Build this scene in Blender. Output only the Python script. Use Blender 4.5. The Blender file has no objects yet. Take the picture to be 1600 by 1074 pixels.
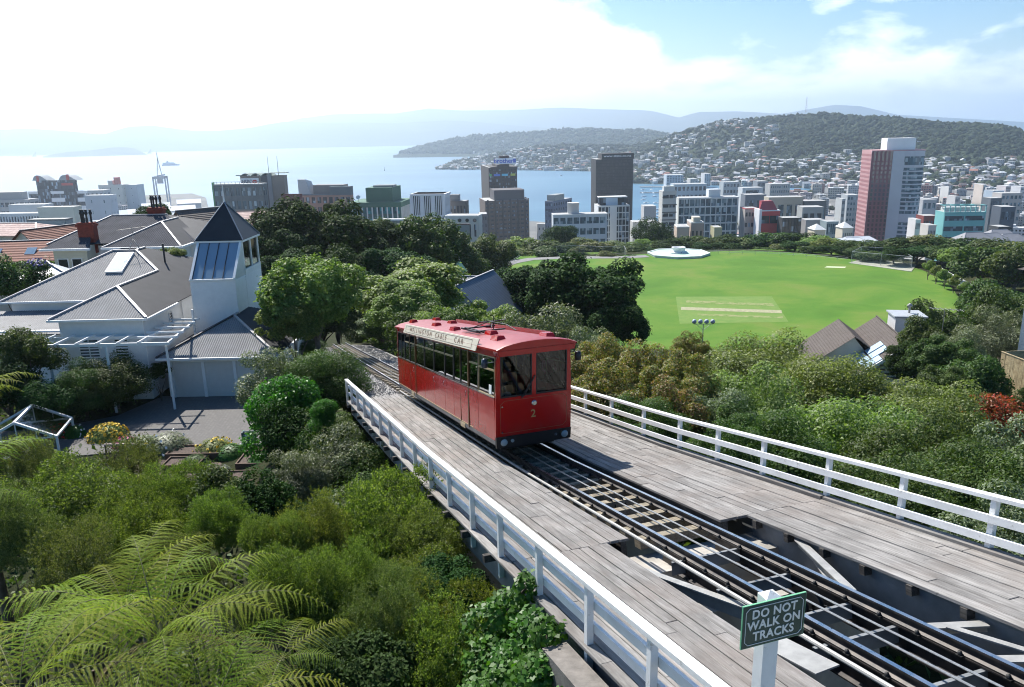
import bpy, math, random
import numpy as np
from mathutils import Vector, Matrix, noise
random.seed(7)
rng = np.random.default_rng(7)
SC = bpy.context.scene
COL = SC.collection
# ------------------------------------------------------------------ camera
# the eye is the world origin; z is metres above the camera, the sea lies at z = -122
PITCH = math.radians(15.1); ROLL = math.radians(1.25); FPX = 1220.0
_R0 = Vector((1, 0, 0)); FWD = Vector((0, math.cos(PITCH), -math.sin(PITCH))); _U0 = Vector((0, math.sin(PITCH), math.cos(PITCH)))
RGT = _R0 * math.cos(ROLL) - _U0 * math.sin(ROLL); UPV = _U0 * math.cos(ROLL) + _R0 * math.sin(ROLL)
cam_data = bpy.data.cameras.new('camera'); cam = bpy.data.objects.new('camera', cam_data); COL.objects.link(cam)
cam_data.sensor_width = 36; cam_data.lens = 36 * FPX / 1600; cam_data.clip_start = 0.1; cam_data.clip_end = 90000
cam.matrix_world = Matrix(((RGT.x, UPV.x, -FWD.x, 0), (RGT.y, UPV.y, -FWD.y, 0), (RGT.z, UPV.z, -FWD.z, 0), (0, 0, 0, 1)))
SC.camera = cam
# ------------------------------------------------------------------ light
SUN_AZ = math.radians(-31); SUN_EL = math.radians(48)      # azimuth from +Y towards +X
world = bpy.data.worlds.new('World'); SC.world = world; world.use_nodes = True
wn = world.node_tree.nodes; wl = world.node_tree.links
for n in list(wn): wn.remove(n)
w_out = wn.new('ShaderNodeOutputWorld'); w_bg = wn.new('ShaderNodeBackground'); w_bg.inputs['Strength'].default_value = 0.075
sky = wn.new('ShaderNodeTexSky'); sky.sky_type = 'NISHITA'; sky.sun_disc = False
sky.sun_elevation = SUN_EL; sky.sun_rotation = SUN_AZ; sky.altitude = 120; sky.air_density = 1.0; sky.dust_density = 0.35; sky.ozone_density = 1.6
def wnode(t, **k):
    n = wn.new(t)
    for a, b in k.items(): setattr(n, a, b)
    return n
def wmath(op, a, b=None, c=None, clamp=False):
    n = wn.new('ShaderNodeMath'); n.operation = op; n.use_clamp = clamp
    for i, v in enumerate((a, b, c)):
        if v is None: continue
        if isinstance(v, (int, float)): n.inputs[i].default_value = v
        else: wl.new(v, n.inputs[i])
    return n.outputs[0]
# clouds: a layer of cumulus in the east, described by direction
tc = wnode('ShaderNodeTexCoord'); sep = wnode('ShaderNodeSeparateXYZ'); wl.new(tc.outputs['Generated'], sep.inputs[0])
zc = wmath('MAXIMUM', sep.outputs[2], 0.0)
nz = wnode('ShaderNodeTexNoise'); nz.inputs['Scale'].default_value = 1.15; nz.inputs['Detail'].default_value = 9; nz.inputs['Roughness'].default_value = 0.56; nz.inputs['Distortion'].default_value = 0.25
mp = wnode('ShaderNodeMapping'); mp.inputs['Location'].default_value = (1.7, 4.3, 0.2); mp.inputs['Scale'].default_value = (6.0, 6.0, 15.0)
wl.new(tc.outputs['Generated'], mp.inputs[0]); wl.new(mp.outputs[0], nz.inputs['Vector'])
# coverage falls with height above the horizon
dsun = wnode('ShaderNodeVectorMath', operation='DOT_PRODUCT'); wl.new(tc.outputs['Generated'], dsun.inputs[0]); dsun.inputs[1].default_value = (math.sin(SUN_AZ) * math.cos(SUN_EL), math.cos(SUN_AZ) * math.cos(SUN_EL), math.sin(SUN_EL))
veil = wmath('MULTIPLY', wmath('SUBTRACT', wmath('ADD', wmath('MULTIPLY', sep.outputs[0], -0.55), wmath('MULTIPLY', sep.outputs[1], 0.83)), 0.60, clamp=True), 0.85)
cov = wmath('ADD', wmath('MULTIPLY_ADD', zc, -2.8, 0.775), wmath('ADD', veil, wmath('MULTIPLY', wmath('SUBTRACT', dsun.outputs['Value'], 0.62, clamp=True), 2.6)))
dens = wmath('SUBTRACT', nz.outputs['Fac'], wmath('SUBTRACT', 1.0, cov))
cl = wmath('MULTIPLY', dens, 6.0, clamp=True)
nz2 = wnode('ShaderNodeTexNoise'); nz2.inputs['Scale'].default_value = 3.1; nz2.inputs['Detail'].default_value = 7
wl.new(mp.outputs[0], nz2.inputs['Vector'])
crmp = wnode('ShaderNodeMix', data_type='RGBA'); wl.new(wmath('MULTIPLY', dens, 3.0, clamp=True), crmp.inputs['Factor'])
crmp.inputs['A'].default_value = (16, 16.4, 16.8, 1); crmp.inputs['B'].default_value = (12.5, 13.3, 14.4, 1)
crm2 = wnode('ShaderNodeMix', data_type='RGBA'); crm2.blend_type = 'MULTIPLY'; crm2.inputs['Factor'].default_value = 0.35
wl.new(crmp.outputs['Result'], crm2.inputs['A']); wl.new(nz2.outputs['Color'], crm2.inputs['B'])
cmix = wnode('ShaderNodeMix', data_type='RGBA'); wl.new(wmath('MULTIPLY', cl, 0.9), cmix.inputs['Factor']); hs_ = wnode('ShaderNodeHueSaturation'); hs_.inputs['Saturation'].default_value = 1.45; wl.new(sky.outputs[0], hs_.inputs['Color']); wl.new(hs_.outputs[0], cmix.inputs['A']); wl.new(crmp.outputs['Result'], cmix.inputs['B'])
wl.new(cmix.outputs['Result'], w_bg.inputs['Color']); wl.new(w_bg.outputs[0], w_out.inputs['Surface'])
sun_d = bpy.data.lights.new('sun', 'SUN'); sun_d.energy = 5.0; sun_d.angle = math.radians(0.53); sun_d.color = (1.0, 0.955, 0.88)
sun = bpy.data.objects.new('sun', sun_d); COL.objects.link(sun)
SUNV = Vector((math.sin(SUN_AZ) * math.cos(SUN_EL), math.cos(SUN_AZ) * math.cos(SUN_EL), math.sin(SUN_EL)))
sun.rotation_euler = SUNV.to_track_quat('Z', 'Y').to_euler()
SC.view_settings.view_transform = 'Standard'; SC.view_settings.look = 'None'; SC.view_settings.gamma = 1; SC.view_settings.use_curve_mapping = False
SC.view_settings.exposure = 0.85
SC.cycles.use_denoising = True; SC.cycles.pixel_filter_type = 'BLACKMAN_HARRIS'; SC.cycles.filter_width = 1.05
SC.cycles.max_bounces = 8; SC.cycles.transparent_max_bounces = 12; SC.cycles.volume_bounces = 1
SC.cycles.caustics_reflective = False; SC.cycles.caustics_refractive = False
SC.render.film_transparent = False
HAZE_D = 0.00011

# ------------------------------------------------------------------ helpers
def ray(px, py):
    return (RGT * (px - 800) + UPV * (537 - py) + FWD * FPX).normalized()
def atZ(px, py, z):
    d = ray(px, py); return d * (z / d.z)
def atY(px, py, y):
    d = ray(px, py); return d * (y / d.y)
def horiz(px, dist, py=205):
    d = ray(px, py); h = math.hypot(d.x, d.y); return Vector((d.x / h * dist, d.y / h * dist, 0))
def zat(px, py, dist):
    d = ray(px, py); return d.z / math.hypot(d.x, d.y) * dist

def tag(o, label=None, cat=None, group=None, kind=None):
    if label: o['label'] = label
    if cat: o['category'] = cat
    if group: o['group'] = group
    if kind: o['kind'] = kind
    return o
def empty(name, loc=(0, 0, 0), rz=0.0, label=None, cat=None, group=None):
    o = bpy.data.objects.new(name, None); COL.objects.link(o); o.location = loc; o.rotation_euler = (0, 0, rz)
    o.empty_display_size = 0.2
    return tag(o, label, cat, group)
def link(name, me, parent=None, loc=None, rot=None, scale=None):
    o = bpy.data.objects.new(name, me); COL.objects.link(o)
    if parent is not None: o.parent = parent
    if loc is not None: o.location = loc
    if rot is not None: o.rotation_euler = rot
    if scale is not None: o.scale = scale
    return o
def children_of(o): return CH.get(o.name, [])
def copy_tree(o, parent=None):
    c = o.copy(); COL.objects.link(c)
    if parent is not None: c.parent = parent
    for ch in list(o.children): copy_tree(ch, c)
    return c

class MB:
    def __init__(s): s.v = []; s.f = []; s.m = []; s.sm = []
    def add(s, vs, fs, m=0, smooth=False):
        b = len(s.v); s.v.extend([tuple(x) for x in vs])
        for f in fs: s.f.append(tuple(b + i for i in f)); s.m.append(m); s.sm.append(smooth)
        return s
    def box(s, x0, x1, y0, y1, z0, z1, m=0):
        return s.add([(x0, y0, z0), (x1, y0, z0), (x1, y1, z0), (x0, y1, z0), (x0, y0, z1), (x1, y0, z1), (x1, y1, z1), (x0, y1, z1)],
                     [(0, 3, 2, 1), (4, 5, 6, 7), (0, 1, 5, 4), (1, 2, 6, 5), (2, 3, 7, 6), (3, 0, 4, 7)], m)
    def hexa(s, a, b, m=0):      # a, b: two matching quads
        return s.add(list(a) + list(b), [(0, 3, 2, 1), (4, 5, 6, 7), (0, 1, 5, 4), (1, 2, 6, 5), (2, 3, 7, 6), (3, 0, 4, 7)], m)
    def bar(s, p, q, w, h, m=0, up=(0, 0, 1)):    # square bar from p to q, width w (sideways), height h (along up), centred
        p = Vector(p); q = Vector(q); d = (q - p).normalized(); u = Vector(up)
        r = d.cross(u)
        if r.length < 1e-5: r = d.cross(Vector((0, 1, 0)))
        r.normalize(); u = r.cross(d).normalized()
        r = r * (w / 2); u = u * (h / 2)
        return s.hexa([p - r - u, p + r - u, p + r + u, p - r + u], [q - r - u, q + r - u, q + r + u, q - r + u], m)
    def tube(s, pts, r, n=8, m=0, cap=True, smooth=True):
        pts = [Vector(p) for p in pts]; k = len(pts); rr = r if isinstance(r, (list, tuple)) else [r] * k
        vs = []
        for i, p in enumerate(pts):
            d = (pts[min(i + 1, k - 1)] - pts[max(i - 1, 0)]).normalized()
            a = d.cross(Vector((0, 0, 1)))
            if a.length < 1e-4: a = d.cross(Vector((0, 1, 0)))
            a.normalize(); b = d.cross(a)
            for j in range(n):
                t = 2 * math.pi * j / n; vs.append(p + (a * math.cos(t) + b * math.sin(t)) * rr[i])
        fs = [(i * n + j, i * n + (j + 1) % n, (i + 1) * n + (j + 1) % n, (i + 1) * n + j) for i in range(k - 1) for j in range(n)]
        s.add(vs, fs, m, smooth)
        if cap: s.add(vs[:n], [tuple(range(n))], m); s.add(vs[-n:], [tuple(range(n))[::-1]], m)
        return s
    def lathe(s, prof, n=16, m=0, c=(0, 0, 0), smooth=True):   # prof: (r, z)
        vs = [(c[0] + r * math.cos(2 * math.pi * j / n), c[1] + r * math.sin(2 * math.pi * j / n), c[2] + z) for r, z in prof for j in range(n)]
        fs = [(i * n + j, i * n + (j + 1) % n, (i + 1) * n + (j + 1) % n, (i + 1) * n + j) for i in range(len(prof) - 1) for j in range(n)]
        s.add(vs, fs, m, smooth)
        if prof[0][0] > 1e-3: s.add(vs[:n], [tuple(range(n))[::-1]], m)
        if prof[-1][0] > 1e-3: s.add(vs[-n:], [tuple(range(n))], m)
        return s
    def prism(s, poly, z0, z1, m=0):
        n = len(poly); vs = [(p[0], p[1], z0) for p in poly] + [(p[0], p[1], z1) for p in poly]
        fs = [tuple(range(n))[::-1], tuple(range(n, 2 * n))] + [(i, (i + 1) % n, n + (i + 1) % n, n + i) for i in range(n)]
        return s.add(vs, fs, m)
    def plate(s, poly, t, m=0):       # planar 3D polygon thickened downwards by t
        poly = [Vector(p) for p in poly]
        nrm = (poly[1] - poly[0]).cross(poly[2] - poly[0]).normalized()
        if nrm.z < 0: nrm = -nrm; poly = poly[::-1]
        low = [p - nrm * t for p in poly]; n = len(poly)
        return s.add(poly + low, [tuple(range(n)), tuple(range(n, 2 * n))[::-1]] + [((i + 1) % n, i, n + i, n + (i + 1) % n) for i in range(n)], m)
    def mesh(s, name, mats):
        me = bpy.data.meshes.new(name); me.from_pydata(s.v, [], s.f)
        for mt in (mats if isinstance(mats, (list, tuple)) else [mats]): me.materials.append(mt)
        me.polygons.foreach_set('material_index', s.m); me.polygons.foreach_set('use_smooth', s.sm); me.update()
        return me
    def build(s, name, mats, parent=None, loc=None, rot=None, scale=None):
        return link(name, s.mesh(name, mats), parent, loc, rot, scale)

def quads_mesh(name, V, mat, k=4, smooth=False):
    """V: (n, k, 3) array of polygons"""
    n = V.shape[0]; me = bpy.data.meshes.new(name)
    me.vertices.add(n * k); me.vertices.foreach_set('co', V.reshape(-1).astype(np.float32))
    me.loops.add(n * k); me.loops.foreach_set('vertex_index', np.arange(n * k, dtype=np.int32))
    me.polygons.add(n); me.polygons.foreach_set('loop_start', np.arange(0, n * k, k, dtype=np.int32))
    me.polygons.foreach_set('loop_total', np.full(n, k, dtype=np.int32))
    if smooth: me.polygons.foreach_set('use_smooth', np.ones(n, dtype=bool))
    for mt in (mat if isinstance(mat, (list, tuple)) else [mat]): me.materials.append(mt)
    me.update(calc_edges=True)
    return me
def grid_mesh(name, P, mat, smooth=True):
    """P: (a, b, 3)"""
    a, b = P.shape[:2]; me = bpy.data.meshes.new(name)
    me.vertices.add(a * b); me.vertices.foreach_set('co', P.reshape(-1).astype(np.float32))
    i = np.arange(a - 1)[:, None] * b + np.arange(b - 1)[None, :]
    F = np.stack([i, i + b, i + b + 1, i + 1], -1).reshape(-1, 4)
    n = len(F)
    me.loops.add(n * 4); me.loops.foreach_set('vertex_index', F.reshape(-1).astype(np.int32))
    me.polygons.add(n); me.polygons.foreach_set('loop_start', np.arange(0, n * 4, 4, dtype=np.int32)); me.polygons.foreach_set('loop_total', np.full(n, 4, dtype=np.int32))
    me.polygons.foreach_set('use_smooth', np.full(n, smooth, dtype=bool))
    me.materials.append(mat); me.update(calc_edges=True)
    return me

# ------------------------------------------------------------------ materials
class NT:
    def __init__(s, name):
        s.mat = bpy.data.materials.new(name); s.mat.use_nodes = True; s.t = s.mat.node_tree; s.n = s.t.nodes; s.l = s.t.links
        s.b = s.n['Principled BSDF']; s.out = s.n['Material Output']
    def node(s, t, **k):
        n = s.n.new(t)
        for a, b in k.items(): setattr(n, a, b)
        return n
    def put(s, sock, v):
        if v is None: return
        if hasattr(v, 'links'): s.l.new(v, sock)
        else: sock.default_value = v
    def coord(s, kind='Object', scale=(1, 1, 1), rot=(0, 0, 0), loc=(0, 0, 0)):
        if kind == 'World':
            src = s.node('ShaderNodeNewGeometry').outputs['Position']
        else: src = s.node('ShaderNodeTexCoord').outputs[kind]
        m = s.node('ShaderNodeMapping'); m.inputs['Scale'].default_value = scale; m.inputs['Rotation'].default_value = rot; m.inputs['Location'].default_value = loc
        s.l.new(src, m.inputs[0]); return m.outputs[0]
    def noise(s, scale=5, detail=4, rough=0.55, vec=None, dist=0.0, out='Fac'):
        n = s.node('ShaderNodeTexNoise'); n.inputs['Scale'].default_value = scale; n.inputs['Detail'].default_value = detail; n.inputs['Roughness'].default_value = rough; n.inputs['Distortion'].default_value = dist
        if vec is not None: s.l.new(vec, n.inputs['Vector'])
        return n.outputs[out]
    def ramp(s, fac, stops):
        n = s.node('ShaderNodeValToRGB'); e = n.color_ramp.elements
        while len(e) < len(stops): e.new(0.5)
        for i, (p, c) in enumerate(stops): e[i].position = p; e[i].color = tuple(c) + ((1,) if len(c) == 3 else ())
        s.l.new(fac, n.inputs[0]); return n.outputs[0]
    def mix(s, fac, a, b, mode='MIX'):
        n = s.node('ShaderNodeMix', data_type='RGBA'); n.blend_type = mode
        s.put(n.inputs['Factor'], fac)
        for k, v in (('A', a), ('B', b)):
            if hasattr(v, 'links'): s.l.new(v, n.inputs[k])
            else: n.inputs[k].default_value = tuple(v) + ((1,) if len(v) == 3 else ())
        return n.outputs['Result']
    def math(s, op, a, b=None, c=None, clamp=False):
        n = s.node('ShaderNodeMath'); n.operation = op; n.use_clamp = clamp
        for i, v in enumerate((a, b, c)): 
            if v is not None: s.put(n.inputs[i], v)
        return n.outputs[0]
    def bump(s, h, strength=0.3, dist=0.02):
        n = s.node('ShaderNodeBump'); n.inputs['Strength'].default_value = strength; n.inputs['Distance'].default_value = dist
        s.l.new(h, n.inputs['Height']); s.l.new(n.outputs[0], s.b.inputs['Normal']); return n
    def set(s, **k):
        for a, v in k.items():
            nm = {'color': 'Base Color', 'rough': 'Roughness', 'metal': 'Metallic', 'spec': 'Specular IOR Level', 'trans': 'Transmission Weight', 'ior': 'IOR', 'alpha': 'Alpha', 'coat': 'Coat Weight'}[a]
            if isinstance(v, tuple) and len(v) == 3: v = v + (1,)
            s.put(s.b.inputs[nm], v)
        return s
def simple(name, color, rough=0.6, metal=0.0, var=0.12, scale=3.0, bump=0.0, bscale=40, coords='World', spec=0.5):
    m = NT(name); v = m.coord(coords)
    c = tuple(color)
    lo = tuple(x * (1 - var) for x in c); hi = tuple(min(1, x * (1 + var)) for x in c)
    m.set(color=m.ramp(m.noise(scale, 5, 0.6, v), [(0.3, lo), (0.7, hi)]), rough=rough, metal=metal, spec=spec)
    if bump: m.bump(m.noise(bscale, 4, 0.6, v), bump, 0.01)
    return m.mat
def leafmat(name, cols, rough=0.5, trans=0.3, spec=0.35, objvar=0.25):
    """leaves: colour picked per leaf (random per island) and per plant"""
    m = NT(name)
    g = m.node('ShaderNodeNewGeometry'); oi = m.node('ShaderNodeObjectInfo')
    stops = [(i / max(1, len(cols) - 1), c) for i, c in enumerate(cols)]
    c = m.ramp(g.outputs['Random Per Island'], stops)
    hsv = m.node('ShaderNodeHueSaturation'); m.l.new(c, hsv.inputs['Color'])
    m.l.new(m.math('MULTIPLY_ADD', oi.outputs['Random'], 0.05, 0.475), hsv.inputs['Hue'])
    pn = m.noise(0.45, 3, 0.5, m.coord('World'))
    m.l.new(m.math('ADD', m.math('MULTIPLY_ADD', oi.outputs['Random'], objvar, 1 - objvar * 0.5), m.math('MULTIPLY_ADD', pn, 0.7, -0.35)), hsv.inputs['Value'])
    m.set(color=hsv.outputs[0], rough=rough, spec=spec)
    tr = m.node('ShaderNodeBsdfTranslucent'); tc_ = m.mix(1.0, hsv.outputs[0], (1.5, 1.7, 0.55), 'MULTIPLY'); m.l.new(tc_, tr.inputs['Color'])
    mx = m.node('ShaderNodeMixShader'); mx.inputs[0].default_value = trans
    m.l.new(m.b.outputs[0], mx.inputs[1]); m.l.new(tr.outputs[0], mx.inputs[2]); m.l.new(mx.outputs[0], m.out.inputs['Surface'])
    return m.mat
# ------------------------------------------------------------------ track axis (needed by the ground as well)
T1 = Vector((-0.31249808, 0.92796629, -0.20303573)).normalized(); C1 = Vector((T1.y, -T1.x, 0)).normalized(); N1 = C1.cross(T1)
T2 = Vector((-0.3192, 0.9306, -0.1789)).normalized(); C2 = Vector((T2.y, -T2.x, 0)).normalized()
S_BEND = 18.0; HRAIL = 4.40; CMID = 6.66
def track(s, c, up=0.0):
    """s metres along the line from below the camera, c metres to its right, up above rail-top level"""
    if s <= S_BEND:
        return T1 * s + C1 * c - N1 * HRAIL + Vector((0, 0, up))
    p = T1 * S_BEND + C1 * c - N1 * HRAIL; q = T2 * (s - S_BEND)
    return p + q + Vector((0, 0, up))
SEA = -122.0; CITY = -119.0; FIELD = -42.0
# ------------------------------------------------------------------ heights of the near hillside
_cp = [(0, 0, -12), (-8, 0, -13.5), (-25, 0, -16), (8, 0, -9), (25, 0, -16), (-40, 10, -17), (-60, 0, -14), (-6, 8, -13.5), (-12, 12, -15.5), (-20, 18, -17.5), (-32, 20, -17.6), (-45, 22, -16),
       (-7, 18, -15.2), (-12, 26, -16.9), (-9, 31, -15), (-9, 36, -14.6), (-14, 34, -15.9), (-20, 34, -15.9), (-30, 34, -15.8), (-50, 34, -14.5), (-70, 30, -14),
       (-30, 45, -15.6), (-22, 42, -15.6), (-14, 42, -15.6), (-14, 48, -15.6), (-25, 60, -15.8), (-10, 52, -15.0), (-45, 50, -14), (-60, 60, -13.5), (-50, 72, -15), (-80, 60, -14), (-35, 70, -18), (-20, 65, -19), (-40, 90, -20), (-75, 95, -19), (-110, 90, -17),
       (12, 12, -10.5), (9, 20, -12.5), (6, 26, -13.2), (4, 34, -15), (16, 16, -13.5), (22, 24, -17), (14, 32, -17), (30, 30, -20), (20, 45, -22), (40, 40, -23), (32, 60, -26), (45, 62, -26), (60, 60, -26), (40, 85, -31), (55, 90, -31), (75, 80, -29), (20, 75, -28), (3, 60, -22), (0, 80, -26), (-5, 95, -29),
       (70, 40, -22), (100, 60, -26), (100, 100, -33), (130, 130, -38), (60, 125, -39.5), (30, 128, -40), (0, 130, -38), (-25, 115, -33), (-60, 130, -32), (-100, 150, -32), (-20, 160, -41), (-30, 200, -42.5), (-10, 240, -43), (-50, 230, -52),
       (-60, 180, -42), (-110, 220, -60), (-150, 180, -50), (20, 290, -45), (60, 300, -46), (110, 290, -46), (150, 260, -45), (170, 220, -43), (160, 180, -41), (200, 200, -46), (220, 150, -42), (260, 260, -60),
       (-100, 300, -90), (-40, 310, -75), (0, 330, -66), (60, 350, -62), (120, 350, -62), (200, 340, -68), (-150, 350, -112), (-250, 250, -90), (-250, 120, -40), (-150, 60, -15), (-200, 0, -10), (200, 50, -30), (300, 100, -45), (300, 0, -30), (100, 0, -22), (0, -40, -3), (60, -40, -12), (-60, -40, -8), (-250, 380, -119), (300, 380, -90), (0, 420, -100)]
for _s in (38, 45, 52, 60, 70):
    for _c in (CMID - 3.0, CMID, CMID + 3.0):
        _p = track(_s, _c, -0.42); _cp.append((_p.x, _p.y, _p.z))
_cp = np.array(_cp, float)
_dd = np.hypot(_cp[:, None, 0] - _cp[None, :, 0], _cp[:, None, 1] - _cp[None, :, 1])
_w = np.linalg.solve(_dd + np.eye(len(_cp)) * -0.6, _cp[:, 2] + 40.0)
FIELD_POLY = [(-4, 246), (-2, 258), (10, 266), (40, 271), (62, 276), (84, 277), (100, 268), (116, 246), (124, 232), (121, 212), (112.5, 191), (104, 176), (86, 160), (60, 150), (42, 147), (24, 150), (8, 165), (0, 185), (-4, 215)]
DRIVE_POLY = [(-30, 37.0), (-24.2, 36.9), (-18.6, 38.0), (-11.8, 38.3), (-10.2, 41), (-11.0, 46.6), (-22.0, 46.6), (-23.2, 43.2), (-26, 41.3), (-31, 41.0), (-40, 41.6), (-40, 38.0)]
def sdf_poly(x, y, poly):
    """signed distance, negative inside; arrays"""
    P = np.array(poly, float); d = np.full(x.shape, 1e9); inside = np.zeros(x.shape, bool)
    for i in range(len(P)):
        a = P[i]; b = P[(i + 1) % len(P)]; e = b - a
        wx = x - a[0]; wy = y - a[1]; t = np.clip((wx * e[0] + wy * e[1]) / (e @ e), 0, 1)
        d = np.minimum(d, np.hypot(wx - t * e[0], wy - t * e[1]))
        c = ((a[1] > y) != (b[1] > y)) & (x < (b[0] - a[0]) * (y - a[1]) / (b[1] - a[1] + 1e-12) + a[0])
        inside ^= c
    return np.where(inside, -d, d)
def smooth01(t):
    t = np.clip(t, 0, 1); return t * t * (3 - 2 * t)
def H(x, y):
    x = np.atleast_1d(np.asarray(x, float)); y = np.atleast_1d(np.asarray(y, float)); sh = x.shape
    xf = x.reshape(-1); yf = y.reshape(-1); out = np.empty_like(xf)
    for i in range(0, len(xf), 20000):
        out[i:i + 20000] = np.hypot(xf[i:i + 20000, None] - _cp[None, :, 0], yf[i:i + 20000, None] - _cp[None, :, 1]) @ _w - 40.0
    r = np.hypot(xf, yf); out = out + (-119.6 - out) * smooth01((r - 340) / 110)
    k = smooth01(sdf_poly(xf, yf, FIELD_POLY) / 14); out = (FIELD - 0.12) * (1 - k) + out * k
    k = smooth01(sdf_poly(xf, yf, DRIVE_POLY) / 3); out = (-15.56) * (1 - k) + out * k
    return np.maximum(out, -119.6).reshape(sh)
def h1(x, y): return float(H([x], [y])[0])

# ------------------------------------------------------------------ ground
m = NT('hillside_soil'); v = m.coord('World')
c0 = m.ramp(m.noise(0.35, 6, 0.6, v), [(0.3, (0.035, 0.045, 0.018)), (0.5, (0.05, 0.06, 0.022)), (0.7, (0.075, 0.062, 0.035))])
m.set(color=m.mix(m.noise(6, 4, 0.6, v), c0, (0.02, 0.024, 0.012)), rough=0.95, spec=0.1); m.bump(m.noise(8, 5, 0.7, v), 0.8, 0.15)
SOIL = m.mat
gx = np.concatenate([np.linspace(-330, -62, 68), np.linspace(-60, 60, 121), np.linspace(62, 420, 90)])
gy = np.concatenate([np.linspace(-60, -4, 15), np.linspace(-2, 110, 90), np.linspace(113, 480, 110)])
GX, GY = np.meshgrid(gx, gy, indexing='ij')
GZ = H(GX, GY)
tag(link('ground', grid_mesh('ground', np.stack([GX, GY, GZ], -1), SOIL)), kind='structure')

# lawn of the park
m = NT('park_grass'); v = m.coord('World')
big = m.noise(0.045, 5, 0.62, v, 0.4); fine = m.noise(1.3, 5, 0.7, v)
c = m.ramp(big, [(0.35, (0.050, 0.145, 0.014)), (0.45, (0.066, 0.178, 0.018)), (0.56, (0.115, 0.205, 0.028)), (0.63, (0.15, 0.20, 0.042)), (0.72, (0.075, 0.185, 0.02))])
st = m.noise(0.25, 3, 0.5, m.coord('World', (0.05, 1.0, 1)))
c = m.mix(m.math('MULTIPLY', st, 0.5), c, (0.13, 0.20, 0.032))
m.set(color=m.mix(m.math('MULTIPLY', fine, 0.35), c, (0.06, 0.13, 0.012)), rough=0.9, spec=0.15); m.bump(fine, 0.25, 0.05)
LAWN = m.mat
fx, fy = np.meshgrid(np.linspace(-12, 130, 95), np.linspace(140, 284, 97), indexing='ij')
sd = sdf_poly(fx, fy, FIELD_POLY)
fz = FIELD + 0.05 + 0.12 * np.sin(fx * 0.06) * np.sin(fy * 0.05) - smooth01((sd + 1.0) / 3.0) * 0.9
tag(link('park_lawn', grid_mesh('park_lawn', np.stack([fx, fy, fz], -1), LAWN)), kind='structure')
def fieldz(x, y): return FIELD + 0.05 + 0.12 * math.sin(x * 0.06) * math.sin(y * 0.05)
# worn cricket strips
m = NT('cricket_strip'); v = m.coord('Object')
m.set(color=m.mix(m.ramp(m.noise(0.8, 5, 0.65, v), [(0.42, (0, 0, 0)), (0.6, (1, 1, 1))]), (0.11, 0.19, 0.025), (0.24, 0.25, 0.10)), rough=0.95)
STRIP = m.mat
m = NT('cricket_square'); v = m.coord('World')
m.set(color=m.ramp(m.noise(0.5, 5, 0.6, v), [(0.3, (0.095, 0.19, 0.022)), (0.7, (0.14, 0.215, 0.035))]), rough=0.95)
SQUARE = m.mat
def sheet(name, poly, zoff, mat, kind='structure'):
    # sheet draped on the lawn: subdivided quad
    a, b, c_, d = [Vector(p) for p in poly]; n = 14; P = np.zeros((n, n, 3))
    for i in range(n):
        for j in range(n):
            u = i / (n - 1); w = j / (n - 1)
            p = (a * (1 - u) + b * u) * (1 - w) + (d * (1 - u) + c_ * u) * w
            P[i, j] = (p.x, p.y, fieldz(p.x, p.y) + zoff)
    return tag(link(name, grid_mesh(name, P, mat)), kind=kind)
def fpx(px, py): p = atZ(px, py, FIELD); return (p.x, p.y)
sheet('cricket_square', [fpx(1062, 507), fpx(1232, 503), fpx(1206, 464), fpx(1056, 464)], 0.02, SQUARE)
sheet('cricket_strip', [fpx(1064, 485), fpx(1222, 490), fpx(1221, 485.5), fpx(1064, 480.5)], 0.045, simple('cricket_pitch', (0.30, 0.29, 0.17), 0.95, var=0.25, scale=1.5))
sheet('cricket_strip', [fpx(1072, 474), fpx(1210, 479), fpx(1208, 475), fpx(1072, 470)], 0.045, STRIP)
sheet('cricket_strip', [fpx(1090, 494), fpx(1224, 498), fpx(1223, 495), fpx(1090, 491)], 0.045, STRIP)
sheet('goal_line_mark', [fpx(1288, 418.8), fpx(1320, 419.5), fpx(1322, 417.5), fpx(1292, 417)], 0.045, simple('chalk', (0.5, 0.55, 0.35), 0.9))
# path round the west end of the field
MP = simple('asphalt_path', (0.20, 0.195, 0.19), 0.9, var=0.15, scale=0.6, bump=0.3, bscale=15)
def ribbon(name, pts, w, z, mat, zf=None, lift=0.0, kind='structure'):
    P = []
    for i, p in enumerate(pts):
        a = Vector(pts[max(i - 1, 0)]); b = Vector(pts[min(i + 1, len(pts) - 1)]); d = (b - a).normalized(); n_ = Vector((-d.y, d.x))
        row = []
        for k in (-0.5, -0.25, 0, 0.25, 0.5):
            q = Vector(p) + n_ * (w * k); row.append((q.x, q.y, (zf(q.x, q.y) if zf else z) + lift))
        P.append(row)
    return tag(link(name, grid_mesh(name, np.array(P), mat)), kind=kind)
pp = [fpx(680, 437), fpx(735, 428), fpx(775, 419), fpx(800, 411), fpx(830, 405.5), fpx(880, 403.5), fpx(940, 403), fpx(985, 402.5), fpx(1012, 401)]
ribbon('park_path', pp, 5.0, FIELD + 0.16, MP)
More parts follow.
